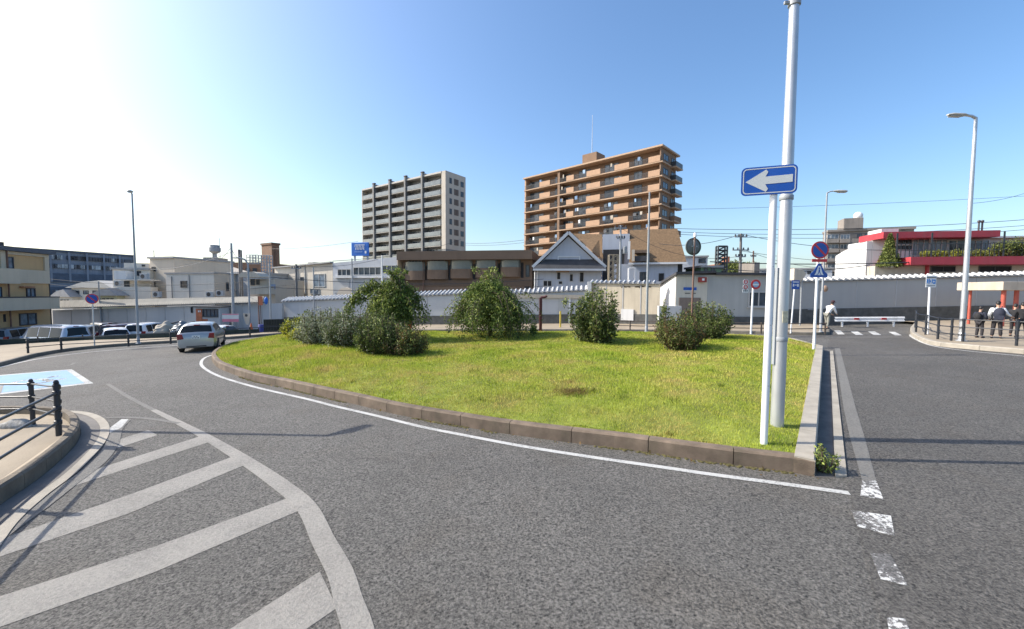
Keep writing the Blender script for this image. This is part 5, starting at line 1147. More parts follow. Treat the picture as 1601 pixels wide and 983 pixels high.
# gabled blue-grey house
BH = mat('blue_grey_siding', (.43,.46,.52), .8, .05, .5, grime=.12); WT = mat('white_trim', (.62,.63,.64), .7, .05, 1); SH = mat('shingle_brown', (.17,.108,.058), .9, .3, 5, bump=.5, bscale=8)
b = Bld('gabled_house', 838, 41.5, 940, 41.0, 'pale blue-grey gabled house with white verges and small dark windows', 'house'); L = b.L; ze = topz(b, 888, 417); zap = topz(b, 888.5, 364); xa_, _ = b.at(888.5, 364)
b.box('wall', BH, 0, 0, -1, L, 9, ze); mb = MB(); mb.prism([(0,ze+.002),(L,ze+.002),(xa_,zap-.35)], 0.02, 9, ax='y'); mb.build('gable', BH, b.root)
mb = MB(); o_ = .35; mb.bar((-o_,-.25,ze-.05),(xa_,-.25,zap),.5,.28); mb.bar((L+o_,-.25,ze-.05),(xa_,-.25,zap),.5,.28); mb.build('verge', WT, b.root)
mb = MB(); mb.add([(-o_,0,ze-.0),(xa_,0,zap+.12),(xa_,9.3,zap+.12),(-o_,9.3,ze)], [(0,1,2,3)]); mb.add([(L+o_,0,ze-.0),(xa_,0,zap+.12),(xa_,9.3,zap+.12),(L+o_,9.3,ze)], [(3,2,1,0)]); mb.build('roof', SH, b.root)
mb = MB(); za_ = topz(b, 888, 412); mb.add([(-.3,-.9,ze-.22),(L+.3,-.9,ze-.22),(L-.6,-.01,ze+.75),(.9,-.01,ze+.75),(-.3,-.9,ze-.42),(L+.3,-.9,ze-.42),(L+.3,-.01,ze-.42),(-.3,-.01,ze-.42)], [(0,1,2,3),(4,5,1,0),(7,6,5,4),(0,3,7,4),(1,5,6,2)]); mb.build('eaves_roof', ROOFD, b.root); b.box('gutter', WT, -.3, -.98, ze-.43, L+.3, -.905, ze-.24)
x0, z1 = b.at(872, 400); x1, z0 = b.at(907, 410); mb = MB()
for q in ((x0,z0,x0+.1,z1),(x1-.1,z0,x1,z1),(x0+.1,z1-.1,x1-.1,z1)): mb.box(q[0],-.06,q[1],q[2],-.003,q[3])
mb.build('panel_frame', WT, b.root)
for q in ((849,438,863,448,2),(870.5,425,876.5,437,1),(873,439,879.5,444.5,1),(890.5,428,896,440,1),(906,425,913,441,1)): b.win(*q[:4], 0, q[4], DARKV, FRAMEW)
mb = MB()
for px in (836.3, 839.8): x, _ = b.at(px, 440); mb.tube([(x,-.1,-1),(x,-.1,ze-.4)], .07, 8)
mb.build('downpipe', WT, b.root); b.pbox('shade', mat('shade_wood', (.3,.2,.12), .8), 870, 422.5, 890, 425, -.5, -.01)
# big brown-roofed building right behind it
b = Bld('brown_roof_building', 958, 46, 1068, 44.0, 'building with a steep brown shingle mansard and a grey recessed bay', 'building'); L = b.L; ze = topz(b, 1068, 410); zt = topz(b, 1060, 357, 2.5)
xm, _ = b.at(984, 400); xt, _ = b.at(1059, 357, 2.5)
b.box('wall', BH, 0, 0, -1, L-.6, 9, ze-.1); mb = MB(); mb.add([(xm,-.5,ze),(L+.2,-.5,ze),(xt,2.5,zt),(xm,2.5,zt),(xm,9,ze),(L+.2,9,ze),(xt,7,zt),(xm,7,zt)], [(0,1,2,3),(3,2,6,7),(1,5,6,2),(0,3,7,4),(4,7,6,5),(0,4,5,1)]); mb.build('roof', SH, b.root); b.box('gutter', WT, xm-.1, -.62, ze-.2, L+.3, -.502, ze)
mb = MB(); xl, _ = b.at(895, 370, 3); xr, _ = b.at(944, 380, 3); _, zl_ = b.at(900, 365, 3); mb.add([(xl,3.5,topz(b,897,365,3.5)),(b.at(941,366,3.5)[0],3.5,topz(b,941,366,3.5)),(b.at(943,405,1)[0],1,topz(b,943,405,1)),(b.at(925,395,1)[0],1,topz(b,925,392,1))], [(0,1,2,3)]); mb.v += [v+Vector((0,.2,0)) for v in mb.v]; mb.f += [[7,6,5,4]]; mb.m += [0]; mb.build('side_roof', SH, b.root)
b.box('bay', BH, b.at(942, 370, 1.5)[0], 1.6, -1, xm-.01, 6, topz(b, 950, 366, 1.5)); b.box('bay_recess', DARKV, b.at(943, 395, 1.2)[0], 1.2, 0, b.at(976, 395, 1.2)[0], 1.595, topz(b, 950, 390, 1.2)); b.pbox('chimney_pipe', SIGNWHITE, 982, 377, 985, 405, -.8, -.55)
b.pbox('dormer', WS2, 988, 390, 992, 408, -.9, -.51); b.pbox('dormer', ROOFD, 992.5, 400, 1016, 408, -.8, -.51); b.pbox('lettering_board', BL, 992, 391, 1012, 395, -.3, .3)
b.win(1030, 427, 1038, 440, 0, 1, DARKV); b.box('right_recess', DARKV, L-.59, .2, 0, L-.1, 8.8, ze-.15); b.win(1000, 425, 1012, 440, 0, 2, GLASS)
lattice(952, 398, 966, 445, 38, 'tangled metal staircase frame in front of the recessed bay', 2, 5, .05, mat('stair_tan', (.3,.25,.18), .7)); lattice(983, 419, 993, 445, 37.5, 'small white pipe frame above the cream wall', 1, 1, .06, WT, False)
# jumble behind the station building
house('house', 1062, 62, 1105, 61, 402, 'pale grey flat-roofed block right of the brown shingle roof', GW, 8, [(1092,404,1103,411,3)], RG)
house('house', 1095, 45, 1127, 45, 418, 'low green building peeping over the dark roof edge', mat('green_clad', (.10,.17,.11), .7, .15, 1), 4, [(1101,419,1106,424,1),(1112,419,1117,424,1)], RG)
b = house('house', 1133, 75, 1163, 75, 413, 'dark house with orange-red roof edge behind the utility pole', ROOFD, 8, (), mat('roof_orange', (.4,.17,.09), .8), rlip=.5); b.box('chimney', MATS['roof_orange'], b.at(1146,405)[0], 2, b.zt, b.at(1150,405)[0], 4, b.zt+1.6)
house('shed', 1178, 46, 1186.5, 46, 410, 'narrow grey concrete box left of the white posts', CG, 3, cat='shed')
house('house', 1186, 70, 1300, 66, 421, 'pale low roofs glimpsed between the poles on the right', GW, 8, [(1262,424,1268,428),(1250,424,1256,428)], RG)
# ================================================================ plants
BARK = mat('bark', (.09,.065,.045), .9, .3, 8, bump=.5, bscale=30)
def leafmat(name, rgb, tr=.35, isl=.45, var=.3, scale=1.2): return mat(name, rgb, .55, var, scale, island=isl, trans=tr, spec=.3)
L_WEEP = leafmat('leaf_weeping', (.095,.14,.03)); L_WEEP2 = leafmat('leaf_weeping_tips', (.24,.28,.07)); L_DARK = leafmat('leaf_dark', (.055,.085,.022)); L_MID = leafmat('leaf_mid', (.095,.125,.035))
L_GREY = leafmat('leaf_grey_green', (.26,.28,.19), .25); L_YEL = leafmat('leaf_yellow', (.42,.40,.03), .3); L_BR = leafmat('leaf_bronze', (.13,.085,.035)); L_LITE = leafmat('leaf_light', (.24,.27,.08))
def leaves(P, size, name, mats, root, pick=None, droop=0.0, aspect=.45):
    """P: Nx3 points; each becomes one leaf blade turned its own way"""
    N = len(P); a = RNG.normal(size=(N, 3)); a[:, 2] -= droop; a /= np.linalg.norm(a, axis=1)[:, None]
    b = RNG.normal(size=(N, 3)); b -= (b*a).sum(1)[:, None]*a; b /= np.linalg.norm(b, axis=1)[:, None]
    s = size*RNG.uniform(.55, 1.35, N)[:, None]; v = np.empty((N, 4, 3)); v[:, 0] = P; v[:, 1] = P+a*s*.5+b*s*aspect*.5; v[:, 2] = P+a*s; v[:, 3] = P+a*s*.5-b*s*aspect*.5
    o = rawmesh(v.reshape(-1, 3), np.arange(4*N).reshape(N, 4), name, mats[0], root)
    for m_ in mats[1:]: o.data.materials.append(m_)
    if len(mats) > 1: o.data.polygons.foreach_set('material_index', (pick if pick is not None else RNG.integers(0, len(mats), N)).astype(np.int32))
    return o
def island_pt(px, D):
    p = V(px, 520, D); return Vector((p.x, p.y, ground_on_island(p.x, p.y)))
def weeping(root, h, R_, nstr, leafn, size, mats, lean=(0, 0), low=.05, jit=.09, top=.55, up=.25, seedshape=None, w2=.25):
    trunk = MB(); trunk.tube([(0,0,-.1),(lean[0]*.3,lean[1]*.3,h*.35),(lean[0]*.6,lean[1]*.6,h*.7)], [.14,.10,.05], 10)
    P = []; pick = []; br = MB(); nb = max(14, nstr//13); bough = []
    for j in range(nb):                                 # main boughs: each carries a curtain of hanging twigs
        a = 2*math.pi*(j*.618034 % 1); q = ((j+.5)/nb)**.5; bough.append((a, R_*q*random.uniform(.72, 1.22), random.uniform(.82, 1.08), random.uniform(top, .9), random.uniform(0, .45)))
    for i in range(nstr):
        ba, brr, bz, bs, be = bough[i % nb]; a = ba+random.gauss(0, .16); r1 = brr*random.uniform(.75, 1.08); z0 = h*bs*random.uniform(.8, 1)
        if seedshape: r1 *= seedshape(a)
        st = Vector((lean[0]*z0/h+random.gauss(0, .12), lean[1]*z0/h+random.gauss(0, .12), z0)); zt = min(z0+h*up*random.uniform(.4, 1), h*bz*(1-.45*min(1.1, r1/R_)**2)); zt = max(zt, z0*.9); ze = h*min(.6, max(low, low+be+random.gauss(0, .1)))*(1-.4*min(1, r1/R_))
        pts = []; da = random.uniform(-.25, .25); n = 9
        for k in range(n+1):
            t = k/n; rr = r1*(1-(1-t)**1.8); z = st.z+(zt-st.z)*math.sin(min(1, t/.4)*math.pi/2) if t < .4 else zt-(zt-ze)*((t-.4)/.6)**1.5
            aa = a+da*t; pts.append(Vector((st.x+rr*math.cos(aa), st.y+rr*math.sin(aa), z)))
        if i % 3 == 0: br.tube(pts, [.02*(1-k/(n+2))+.004 for k in range(n+1)], 4)
        tip = 1 if random.random() < w2 else 0
        L_ = leafn; tt = RNG.uniform(.12, 1, L_)**.8*n; ii = np.minimum(tt.astype(int), n-1); fr = (tt-ii)[:, None]; A = np.array([tuple(p) for p in pts])
        P.append(A[ii]*(1-fr)+A[ii+1]*fr+RNG.normal(0, jit, (L_, 3))); pick.append(np.where(RNG.random(L_) < .12, 1, tip) if len(mats) > 1 else np.zeros(L_))
    for i in range(26):                                 # stray whips that break the outline
        a = random.uniform(0, 2*math.pi); up_ = i % 3 == 0; r1 = R_*(random.uniform(.1, .45) if up_ else random.uniform(1.0, 1.28)); zs = h*(random.uniform(.95, 1.1) if up_ else random.uniform(.45, .75)); pts = []
        for k in range(9):
            t = k/8; z = h*.45+(zs-h*.45)*math.sin(min(1, t/.55)*math.pi/2)-(0 if t < .55 or up_ else h*random.uniform(.2, .3)*((t-.55)/.45)**1.5); pts.append(Vector((lean[0]*.8+r1*(1-(1-t)**1.5)*math.cos(a), r1*(1-(1-t)**1.5)*math.sin(a), z)))
        br.tube(pts, [.016*(1-k/10)+.003 for k in range(9)], 4); A = np.array([tuple(p) for p in pts]); m_ = 70; tt = (.4+.6*RNG.random(m_))*8; ii = np.minimum(tt.astype(int), 7); fr = (tt-ii)[:, None]
        q_ = A[ii]*(1-fr)+A[ii+1]*fr+RNG.normal(0, jit*.55, (m_, 3)); q_[:, 2] -= np.abs(RNG.normal(0, .07, m_)); P.append(q_); pick.append(np.where(RNG.random(m_) < .6, 1, 0))
    P = np.concatenate(P); pick = np.concatenate(pick); P[:, 2] = np.maximum(P[:, 2], .02)
    trunk.build('trunk', BARK, root, True); br.build('branches', BARK, root); return leaves(P, size, 'foliage', mats, root, pick, droop=.9)
def upright(root, h, R_, nst, leafn, size, mats, w=(1, 1), jit=.10, lowr=.25, start=.12, spread=1.3, curve=.3, hvar=(.55, 1.05), probs=None):
    P = []; pick = []; br = MB()
    for i in range(nst):
        a = random.uniform(0, 2*math.pi); q = math.sqrt(random.random()); hh = h*random.uniform(*hvar)*(1-.35*q*q)
        b0 = Vector((lowr*R_*q*math.cos(a)*w[0], lowr*R_*q*math.sin(a)*w[1], 0)); b1 = Vector((R_*q*math.cos(a)*w[0], R_*q*math.sin(a)*w[1], hh)); mid = b0.lerp(b1, .5)+Vector((math.cos(a)*R_*curve*q*w[0], math.sin(a)*R_*curve*q*w[1], 0))
        pts = [b0*(1-t)**2+mid*2*t*(1-t)+b1*t*t for t in [k/7 for k in range(8)]]
        if i % 2 == 0: br.tube([p for p in pts], [.018*(1-k/9)+.003 for k in range(8)], 4)
        tt = (start+(1-start)*RNG.random(leafn)**.85)*7; ii = np.minimum(tt.astype(int), 6); fr = (tt-ii)[:, None]; A = np.array([tuple(p) for p in pts])
        P.append(A[ii]*(1-fr)+A[ii+1]*fr+RNG.normal(0, 1, (leafn, 3))*(jit*(1.35-.8*(tt/7))[:, None])); m_ = random.choices(range(len(mats)), probs)[0] if len(mats) > 1 else 0; pick.append(np.where(RNG.random(leafn) < .8, m_, RNG.integers(0, len(mats), leafn)))
    P = np.concatenate(P); pick = np.concatenate(pick); P[:, 2] = np.maximum(P[:, 2], .01); br.build('stems', BARK, root); return leaves(P, size, 'foliage', mats, root, pick, droop=-.2)
SH_G = 'shrubs growing on the kerbed island'
def plant(px, D, name, label, cat='shrub'): return thing(name, island_pt(px, D), 0, label, cat, SH_G)
# big mop-headed shrub
D = 21.5; s = D/640
r_ = plant(766, D, 'weeping_shrub', 'big dense dome-shaped weeping shrub in the middle of the island before the brown apartments')
weeping(r_, 97*s, 66*s, 430, 105, .115, [L_WEEP, L_WEEP2, L_DARK], low=.0, jit=.10, top=.35, up=.3)
# straggly weeping shrub, with an arching bough to the left
D = 20.0; s = D/640
r_ = plant(608, D, 'weeping_shrub', 'straggly weeping shrub with an arching bough on its left above the grey-green shrubs')
weeping(r_, 106*s, 46*s, 280, 85, .115, [L_WEEP, L_WEEP2, L_DARK], lean=(.45, 0), low=.12, jit=.10, top=.5, up=.3, seedshape=lambda a: 1.0+.12*math.cos(3*a+1))
mb = MB(); P = []
for dx, zz, drop in ((-66,85,34),(-54,92,28),(-74,78,42),(-40,96,20),(50,78,46),(42,88,40),(-80,68,30)):
    n = 14; pts = []
    for k in range(n+1):
        t = k/n; pts.append(Vector((.2+dx*s*(1-(1-t)**1.5), random.uniform(-.02,.02), (60+(zz-60)*math.sin(min(1, t/.6)*math.pi/2))*s-(0 if t < .6 else drop*s*((t-.6)/.4)**1.4))))
    mb.tube(pts, [.025*(1-k/(n+2))+.005 for k in range(n+1)], 5); A = np.array([tuple(p) for p in pts]); m_ = 330; tt = (.35+.65*RNG.random(m_))*n; ii = np.minimum(tt.astype(int), n-1); fr = (tt-ii)[:, None]; q = A[ii]*(1-fr)+A[ii+1]*fr; q += RNG.normal(0, .09, q.shape); q[:, 2] -= np.abs(RNG.normal(0, .16, m_)); P.append(q)
mb.build('arching_boughs', BARK, r_); leaves(np.concatenate(P), .13, 'bough_foliage', [L_WEEP2, L_WEEP], r_, droop=1.2)
# bushy shrub
D = 18.2; s = D/640
r_ = plant(932, D, 'bushy_shrub', 'dark broad-leaved bushy shrub with ragged top in front of the cream wall')
upright(r_, 84*s, 39*s, 105, 62, .15, [L_DARK, L_MID, L_LITE], jit=.11, lowr=.5, start=.03, probs=(5, 3, 2), curve=.5, hvar=(.35, 1.12))
mb = MB(); pts = [Vector((-.45,0,.9)), Vector((-.8,0,1.5)), Vector((-1.1,0,1.75)), Vector((-1.45,0,1.8))]; mb.tube(pts, [.03,.025,.02,.012], 6); mb.build('stray_stem', BARK, r_); A = np.array([(-1.42,0,1.78)]*60+[(-1.0,0,1.68)]*20+[(-.35,0,2.15)]*30)+RNG.normal(0, .07, (110, 3)); leaves(A, .12, 'stray_leaves', [L_LITE], r_)
# pair of finer shrubs
D = 15.6; s = D/640
r_ = plant(1064, D, 'fine_shrub', 'brownish fine-twigged shrub, the nearer of the two overlapping ones right of the mirror pole')
upright(r_, 66*s, 40*s, 150, 62, .085, [L_MID, L_BR, L_DARK, L_LITE], jit=.075, lowr=.35, start=.05, probs=(3, 3, 2, 1), hvar=(.4, 1.0))
D = 18.5; s = D/640
r_ = plant(1102, D, 'fine_shrub', 'greener fine-leaved shrub behind and right of the brownish one')
upright(r_, 66*s, 40*s, 140, 62, .10, [L_MID, L_LITE, L_DARK], jit=.09, lowr=.35, start=.05, probs=(4, 2, 3), hvar=(.45, 1.0))
D = 19; r_ = plant(1036, D, 'young_sapling', 'thin upright young shoots left of the brownish shrub before the grey cabinet'); s = D/640
upright(r_, 60*s, 9*s, 9, 60, .13, [L_MID, L_LITE], jit=.06, lowr=.6, start=.2, curve=0, hvar=(.6, 1.0))
# low mass on the left
D = 19.5; s = D/640; r_ = plant(505, D, 'grey_shrub', 'silvery grey-green feathery shrub at the left of the island thicket')
upright(r_, 62*s, 38*s, 170, 60, .09, [L_GREY, L_MID], jit=.10, lowr=.5, start=.03, probs=(6, 1), hvar=(.45, 1.0), w=(1.1, .8))
D = 18.0; s = D/640; r_ = plant(548, D, 'grey_shrub', 'grey-green shrub between the silvery one and the dark foliage of the thicket')
upright(r_, 66*s, 38*s, 170, 60, .09, [L_GREY, L_MID, L_DARK], jit=.10, lowr=.5, start=.02, probs=(4, 3, 2), hvar=(.45, 1.0), w=(1.15, .8))
D = 16.2; s = D/640; r_ = plant(593, D, 'dark_shrub', 'dark olive shrub beneath the straggly weeping shrub, nearest the camera on its left side')
upright(r_, 74*s, 36*s, 170, 65, .09, [L_DARK, L_MID, L_LITE], jit=.085, lowr=.5, start=.02, probs=(4, 3, 1), hvar=(.45, 1.0))
D = 15.8; s = D/640; r_ = plant(634, D, 'dark_shrub', 'low bronze and green shrub at the right end of the island thicket')
upright(r_, 52*s, 36*s, 150, 60, .085, [L_MID, L_BR, L_DARK, L_LITE], jit=.085, lowr=.5, start=.02, probs=(3, 2, 3, 1), hvar=(.4, 1.05))
D = 23.5; s = D/640; r_ = plant(466, D, 'yellow_shrub', 'small yellow-green leafy plant at the far left end of the thicket')
upright(r_, 34*s, 22*s, 70, 50, .13, [L_LITE, L_YEL, L_MID], jit=.10, lowr=.6, start=.02, probs=(4, 1, 3), hvar=(.5, 1.0), w=(1.2, .8))
D = 21.5; s = D/640; r_ = plant(470, D, 'yellow_shrub', 'bright yellow low plant in front of the thicket\'s left end')
upright(r_, 18*s, 16*s, 40, 40, .13, [L_YEL, L_LITE], jit=.08, lowr=.7, start=.02, probs=(3, 3), w=(1.2, .8))
for k, (px, D, hh) in enumerate(((487, 23, 52), (501, 22.5, 62), (512, 22.5, 50), (530, 22, 50))):
    s = D/640; r_ = plant(px, D, 'tall_weed', ['leftmost thin leafy shoot rising behind the silvery shrub', 'tallest thin leafy shoot rising behind the silvery shrub', 'short leafy shoot just right of the tallest one', 'spiky dark shoot left of the straggly weeping shrub'][k], 'weed')
    upright(r_, hh*s, 6*s, 6, 55, .12, [L_MID, L_LITE], jit=.05, lowr=.5, start=.25, curve=0, hvar=(.7, 1.0))
D = 22.5; r_ = plant(833, D, 'small_weed', 'small dark weed on the lawn right of the big dome-shaped shrub', 'weed'); upright(r_, .55, .2, 20, 30, .1, [L_DARK], jit=.07)
D = 9.2; p = G(898, 609, .44); r_ = thing('dry_tuft', (p.x, p.y, ground_on_island(p.x, p.y)), 0, 'dry brown tuft of grass in the middle of the lawn', 'weed'); L_DRY = leafmat('leaf_dry', (.20,.15,.05))
P = np.stack([RNG.normal(0, .22, 900), RNG.normal(0, .13, 900), RNG.uniform(0, .05, 900)], 1); leaves(P, .09, 'foliage', [L_DRY], r_, droop=-.6, aspect=.12)
p = G(1290, 738); r_ = thing('gutter_weed', p, 0, 'bright green leafy weed growing from the end of the drain channel', 'weed')
upright(r_, .42, .17, 22, 26, .05, [L_MID, L_WEEP2], jit=.03, lowr=.3, start=.1)
# fallen leaves round the shrubs and along the kerb
P = []
for px, D, w_ in ((766,21,1.6),(608,19.5,1.5),(932,18,1.0),(1064,15.5,.9),(1102,18,.9),(593,16,1.3),(634,15.6,1.2)):
    c = V(px, 520, D); P.append(np.stack([c.x+RNG.normal(0, w_, 120), c.y+RNG.normal(0, w_*.7, 120)], 1))
P = np.concatenate(P); P = P[inside(P)]; z = hmap(P, edged(P))+.03; K = [isl[int(RNG.integers(0, fr_n))] for _ in range(220)]; K = np.array([(p.x+RNG.normal(0, .05), p.y-abs(RNG.normal(0, .12))) for p in K if p.y < 14])
K = K[~inside(K)]; PP = np.concatenate([np.column_stack([P, z]), np.column_stack([K, SL*K[:, 0]+.012])]); tag(leaves(PP, .055, 'leaf_litter', [leafmat('leaf_fallen', (.16,.10,.04)), L_DRY], None, aspect=.6), 'scattered brown fallen leaves on the lawn and beside the kerb', 'leaves', kind='stuff')
# conifer and planting on the terrace
b = REST
def terr(px, y, z): x, _ = b.at(px, 390, y); q = b.o+b.ux*x+b.uy*y; q.z = b.o.z+z; return q
q = terr(1391, -.9, REST_ZR-.9); r_ = thing('conifer', q, 0, 'small cone-shaped conifer at the left corner of the terrace', 'tree')
P = []; n = 5200; t = RNG.random(n)**1.6; a = RNG.uniform(0, 2*np.pi, n); hh = 2.95; rr = .95*(1-t)*np.sqrt(RNG.uniform(.3, 1, n)); P = np.stack([rr*np.cos(a), rr*np.sin(a), .1+hh*t], 1); MB().tube([(0,0,-.1),(0,0,2.6)], [.08,.02], 8).build('trunk', BARK, r_); leaves(P, .2, 'crown', [L_LITE, L_MID], r_)
MB().lathe([(.25,0),(.35,.0),(.4,.35),(.3,.36)], (0,0,-.05), 12).build('pot', SIGNWHITE, r_)
for i, (a_, c_, hgt) in enumerate(((1442,1480,.65),(1490,1552,.75))):
    q = terr(a_, -1.0, REST_ZR-.05); q2 = terr(c_, -1.0, REST_ZR-.05); n = 4200; t = RNG.random(n); r_ = thing('hedge', q, 0, ['yellow-green hedge on the terrace behind the railing, left piece', 'yellow-green hedge on the terrace behind the railing, right of the tall lamp post'][i], 'hedge')
    v_ = q2-q; P = np.stack([v_.x*t, v_.y*t+RNG.normal(0, .15, n), v_.z*t+RNG.random(n)*hgt*(.7+.3*np.sin(t*23))], 1); leaves(P, .14, 'foliage', [L_LITE, L_YEL], r_, pick=(RNG.random(n) < .18).astype(int))
q = terr(1586, -1.0, REST_ZR); r_ = thing('roof_bush', q, 0, 'round green bush above the red band at the right edge', 'shrub'); upright(r_, 1.7, 1.1, 110, 60, .16, [L_MID, L_LITE], jit=.14, lowr=.6, w=(1.6, .6))
for px, D, w_, h_, lab in ((1143, 60, 2.6, 1.5, 'olive green tree crown behind the dark roof edge left of the utility pole'), (1169, 66, 1.7, 1.0, 'light green tree crown just right of the utility pole')):
    q = V(px, 428, D); _t = V(px, 414, D).z; q.z = gz(q.x); H = _t-q.z; r_ = thing('tree', q, 0, lab, 'tree'); MB().tube([(0,0,-.2),(0,0,H-1)], [.2,.1], 8).build('trunk', BARK, r_)
    n = 5000; P = RNG.normal(0, 1, (n, 3)); P /= np.linalg.norm(P, axis=1)[:, None]; P *= RNG.uniform(.6, 1, n)[:, None]*(1+.2*np.sin(P[:, :1]*5)); P = P*np.array([w_, w_*.8, h_*1.3])+np.array([0, 0, H-h_]); leaves(P, .35, 'crown', [L_MID, L_LITE], r_)

# ================================================================ utility poles and cables
def upole(px, pyb, ytop, D, label, r=.14, m=CONCPOLE, xt=None, arms=(), group='utility poles'):
    q = V(px, pyb, D); q.z = gz(q.x); t = V(xt or px, ytop, D); root = thing('utility_pole', q, 0, label, 'utility pole', group); H = t.z-q.z
    mb = MB(); mb.tube([(0,0,-.1),((t.x-q.x)*.5,0,H*.5),(t.x-q.x,0,H)], [r, r*.85, r*.65], 12); mb.build('pole', m, root, True)
    for (f, w) in arms:
        mb = MB(); x = (t.x-q.x)*f; z = H*f; mb.box(x-w,-.06,z-.05,x+w,.06,z+.05); ar = mb.build('crossarm', GREYPOLE, root)
        for k in (-.9, -.35, .35, .9): MB().lathe([(.06,0),(.09,.03),(.05,.1),(.08,.14),(.03,.2)], (x+w*k,0,z+.051), 8).build('insulator', FRAME, ar, True)
    return root, t
T = {}
_, T['a'] = upole(365, 495, 380, 34.5, 'tallest dark utility pole behind the silver car', .12, GREYPOLE, 361.5)
_, T['b'] = upole(379, 485, 390, 43.8, 'thick dark utility pole just right of the tallest one', .20, CONCPOLE, 374)
upole(379.5, 485, 391, 43.2, 'twin pole standing close against the thick dark one', .12, CONCPOLE, 377)
_, T['c'] = upole(463.5, 470, 413, 42, 'utility pole in front of the cream building', .15, CONCPOLE, 463, [(.93,.5)])
_, T['d'] = upole(1158, 430, 365, 40, 'utility pole with crossarms above the station building', .16, CONCPOLE, 1158.5, [(.96,.6),(.80,.8),(.72,.5)])
_, T['e'] = upole(1178, 430, 392, 60, 'short brown pole right of the crossarmed one', .14, BROWNPOLE, 1178, [(.9,.4)])
_, T['f'] = upole(970, 446, 352, 39, 'utility pole with transformer in front of the recessed bay', .13, GREYPOLE, 970.5, [(.97,.55),(.86,.4)])
q = V(977, 384, 39); r_ = _; 
mb = MB(); mb.lathe([(.2,-.35),(.22,-.3),(.22,.3),(.15,.38)], (q.x-_.location.x, 0, q.z-_.location.z-.4), 12); mb.build('transformer', GREYPOLE, _, True)
_, T['g'] = upole(1373, 425, 408, 66, 'small pole with white insulators on the concrete block side', .1, GREYPOLE, 1373)
def thinpole(px, pyb, ytop, D, xt, label, r=.05, m=GREYPOLE, hook=None):
    q = V(px, pyb, D); q.z = gz(q.x)+.165; t = V(xt, ytop, D); root = thing('steel_pole', q, 0, label, 'pole'); H = t.z-q.z; dx = t.x-q.x
    pts = [(0,0,0),(dx,0,H)]+([(dx-.25,0,H+.35),(dx-.8,0,H+.5)] if hook else []); mb = MB(); mb.tube(pts, [r]*len(pts), 10); mb.build('pole', m, root, True)
    if hook: mb = MB(); mb.box(dx-1.2,-.1,H+.43,dx-.75,.1,H+.53); mb.build('lamp_head', FRAMEW, root, bevel=.02)
    return root
thinpole(424, 520.5, 412, 31.5, 421.5, 'slim silver pole beside the blue and orange banners left of the thicket', .06)
thinpole(391, 505, 412, 35, 387.5, 'curved-top street pole between the twin poles and the banners', .07, hook=True)
thinpole(491.5, 503, 418, 35.8, 490, 'slim silver pole before the cream building window', .05)
thinpole(551, 470, 404, 35.5, 550, 'slim pole under the left edge of the blue billboard', .05)
thinpole(598, 462, 399, 36, 597, 'white slim pole before the grey gallery building', .05, WHITEP)
thinpole(158, 505, 440, 37.4, 154, 'thin grey pole against the pale wall right of the lone no-parking sign', .05)
# banners by the slim pole
q = V(404, 520, 33); 
r_ = thing('banner_stand', (q.x, q.y, gz(q.x)-.3), 0, 'blue barrel-shaped bin with an orange and a blue banner above it', 'banner'); z_ = lambda py: V(404, py, 33).z-r_.location.z
xw = lambda px: V(px, 490, 33).x-q.x
mb = MB(); mb.lathe([(.24,0),(.27,.02),(.27,.8),(.24,.85)], (xw(409),0,0), 14); mb.build('bin', mat('bin_blue', (.04,.05,.22), .6, .15, 2), r_, True)
mb = MB(); mb.tube([(xw(405),0,0),(xw(404.5),0,z_(463))], .05, 8); mb.tube([(xw(408),0,0),(xw(407.5),0,z_(463))], .03, 8); mb.build('mast', BROWNPOLE, r_)
MB().box(xw(405),-.03,z_(477),xw(411.5),-.01,z_(463)).build('orange_banner', MATS['orange_door'], r_); mb = MB(); mb.sphere((xw(416.5),.0,z_(470)), (xw(419.5)-xw(416.5),.12,z_(464)-z_(470)), 12, 8); mb.build('blue_banner', mat('tarp_blue', (.02,.13,.5), .5, .2, 3), r_, True)
q = V(360, 510, 34); r_ = thing('site_board', (q.x, q.y, gz(q.x)-.8), 0, 'white board with two pink stripes standing behind the net fence', 'sign board'); z_ = lambda py: V(360, py, 34).z-r_.location.z; xw = lambda px: V(px, 490, 34).x-q.x
pn = MB().box(xw(347),0,z_(503),xw(373),.04,z_(490.5)).build('board', SIGNGREY, r_); pk = mat('stripe_pink', (.55,.18,.25), .6); MB().box(xw(347),-.006,z_(492),xw(373),-.002,z_(490.5)).build('stripe', pk, pn); MB().box(xw(347),-.006,z_(503),xw(373),-.002,z_(498.5)).build('stripe', pk, pn)
for px in (348.5, 371): MB().tube([(xw(px),.08,0),(xw(px),.08,z_(491))], .03, 6).build('leg', GREYPOLE, r_)
q = V(385, 512, 33.4); r_ = thing('site_board', (q.x, q.y, gz(q.x)-.8), 0, 'narrow beige board with a round emblem right of the pink-striped board', 'sign board'); z_ = lambda py: V(385, py, 33.4).z-r_.location.z; xw = lambda px: V(px, 490, 33.4).x-q.x
mb = MB(); mb.prism([(xw(379.5), z_(490)), (xw(391), z_(490)), (xw(389), z_(507)), (xw(384), z_(507))], 0, .04, ax='y'); pn = mb.build('board', W_BEIGE, r_); mb = MB(); disc(mb, (xw(385), z_(493)), .11, -.012, -.004, n=14); mb.build('emblem', FRAME, pn); MB().tube([(xw(387),.06,0),(xw(387),.06,z_(507))], .05, 6).build('leg', GREYPOLE, r_)
mb = MB(); p = G(393, 517, .165); mb.lathe([(.2,0),(.2,.03),(.13,.04),(.03,.6)], p, 12); tag(mb.build('traffic_cone', mat('cone_orange', (.6,.13,.03), .5), None, True), 'orange traffic cone behind the net fence near the narrow beige board', 'traffic cone')

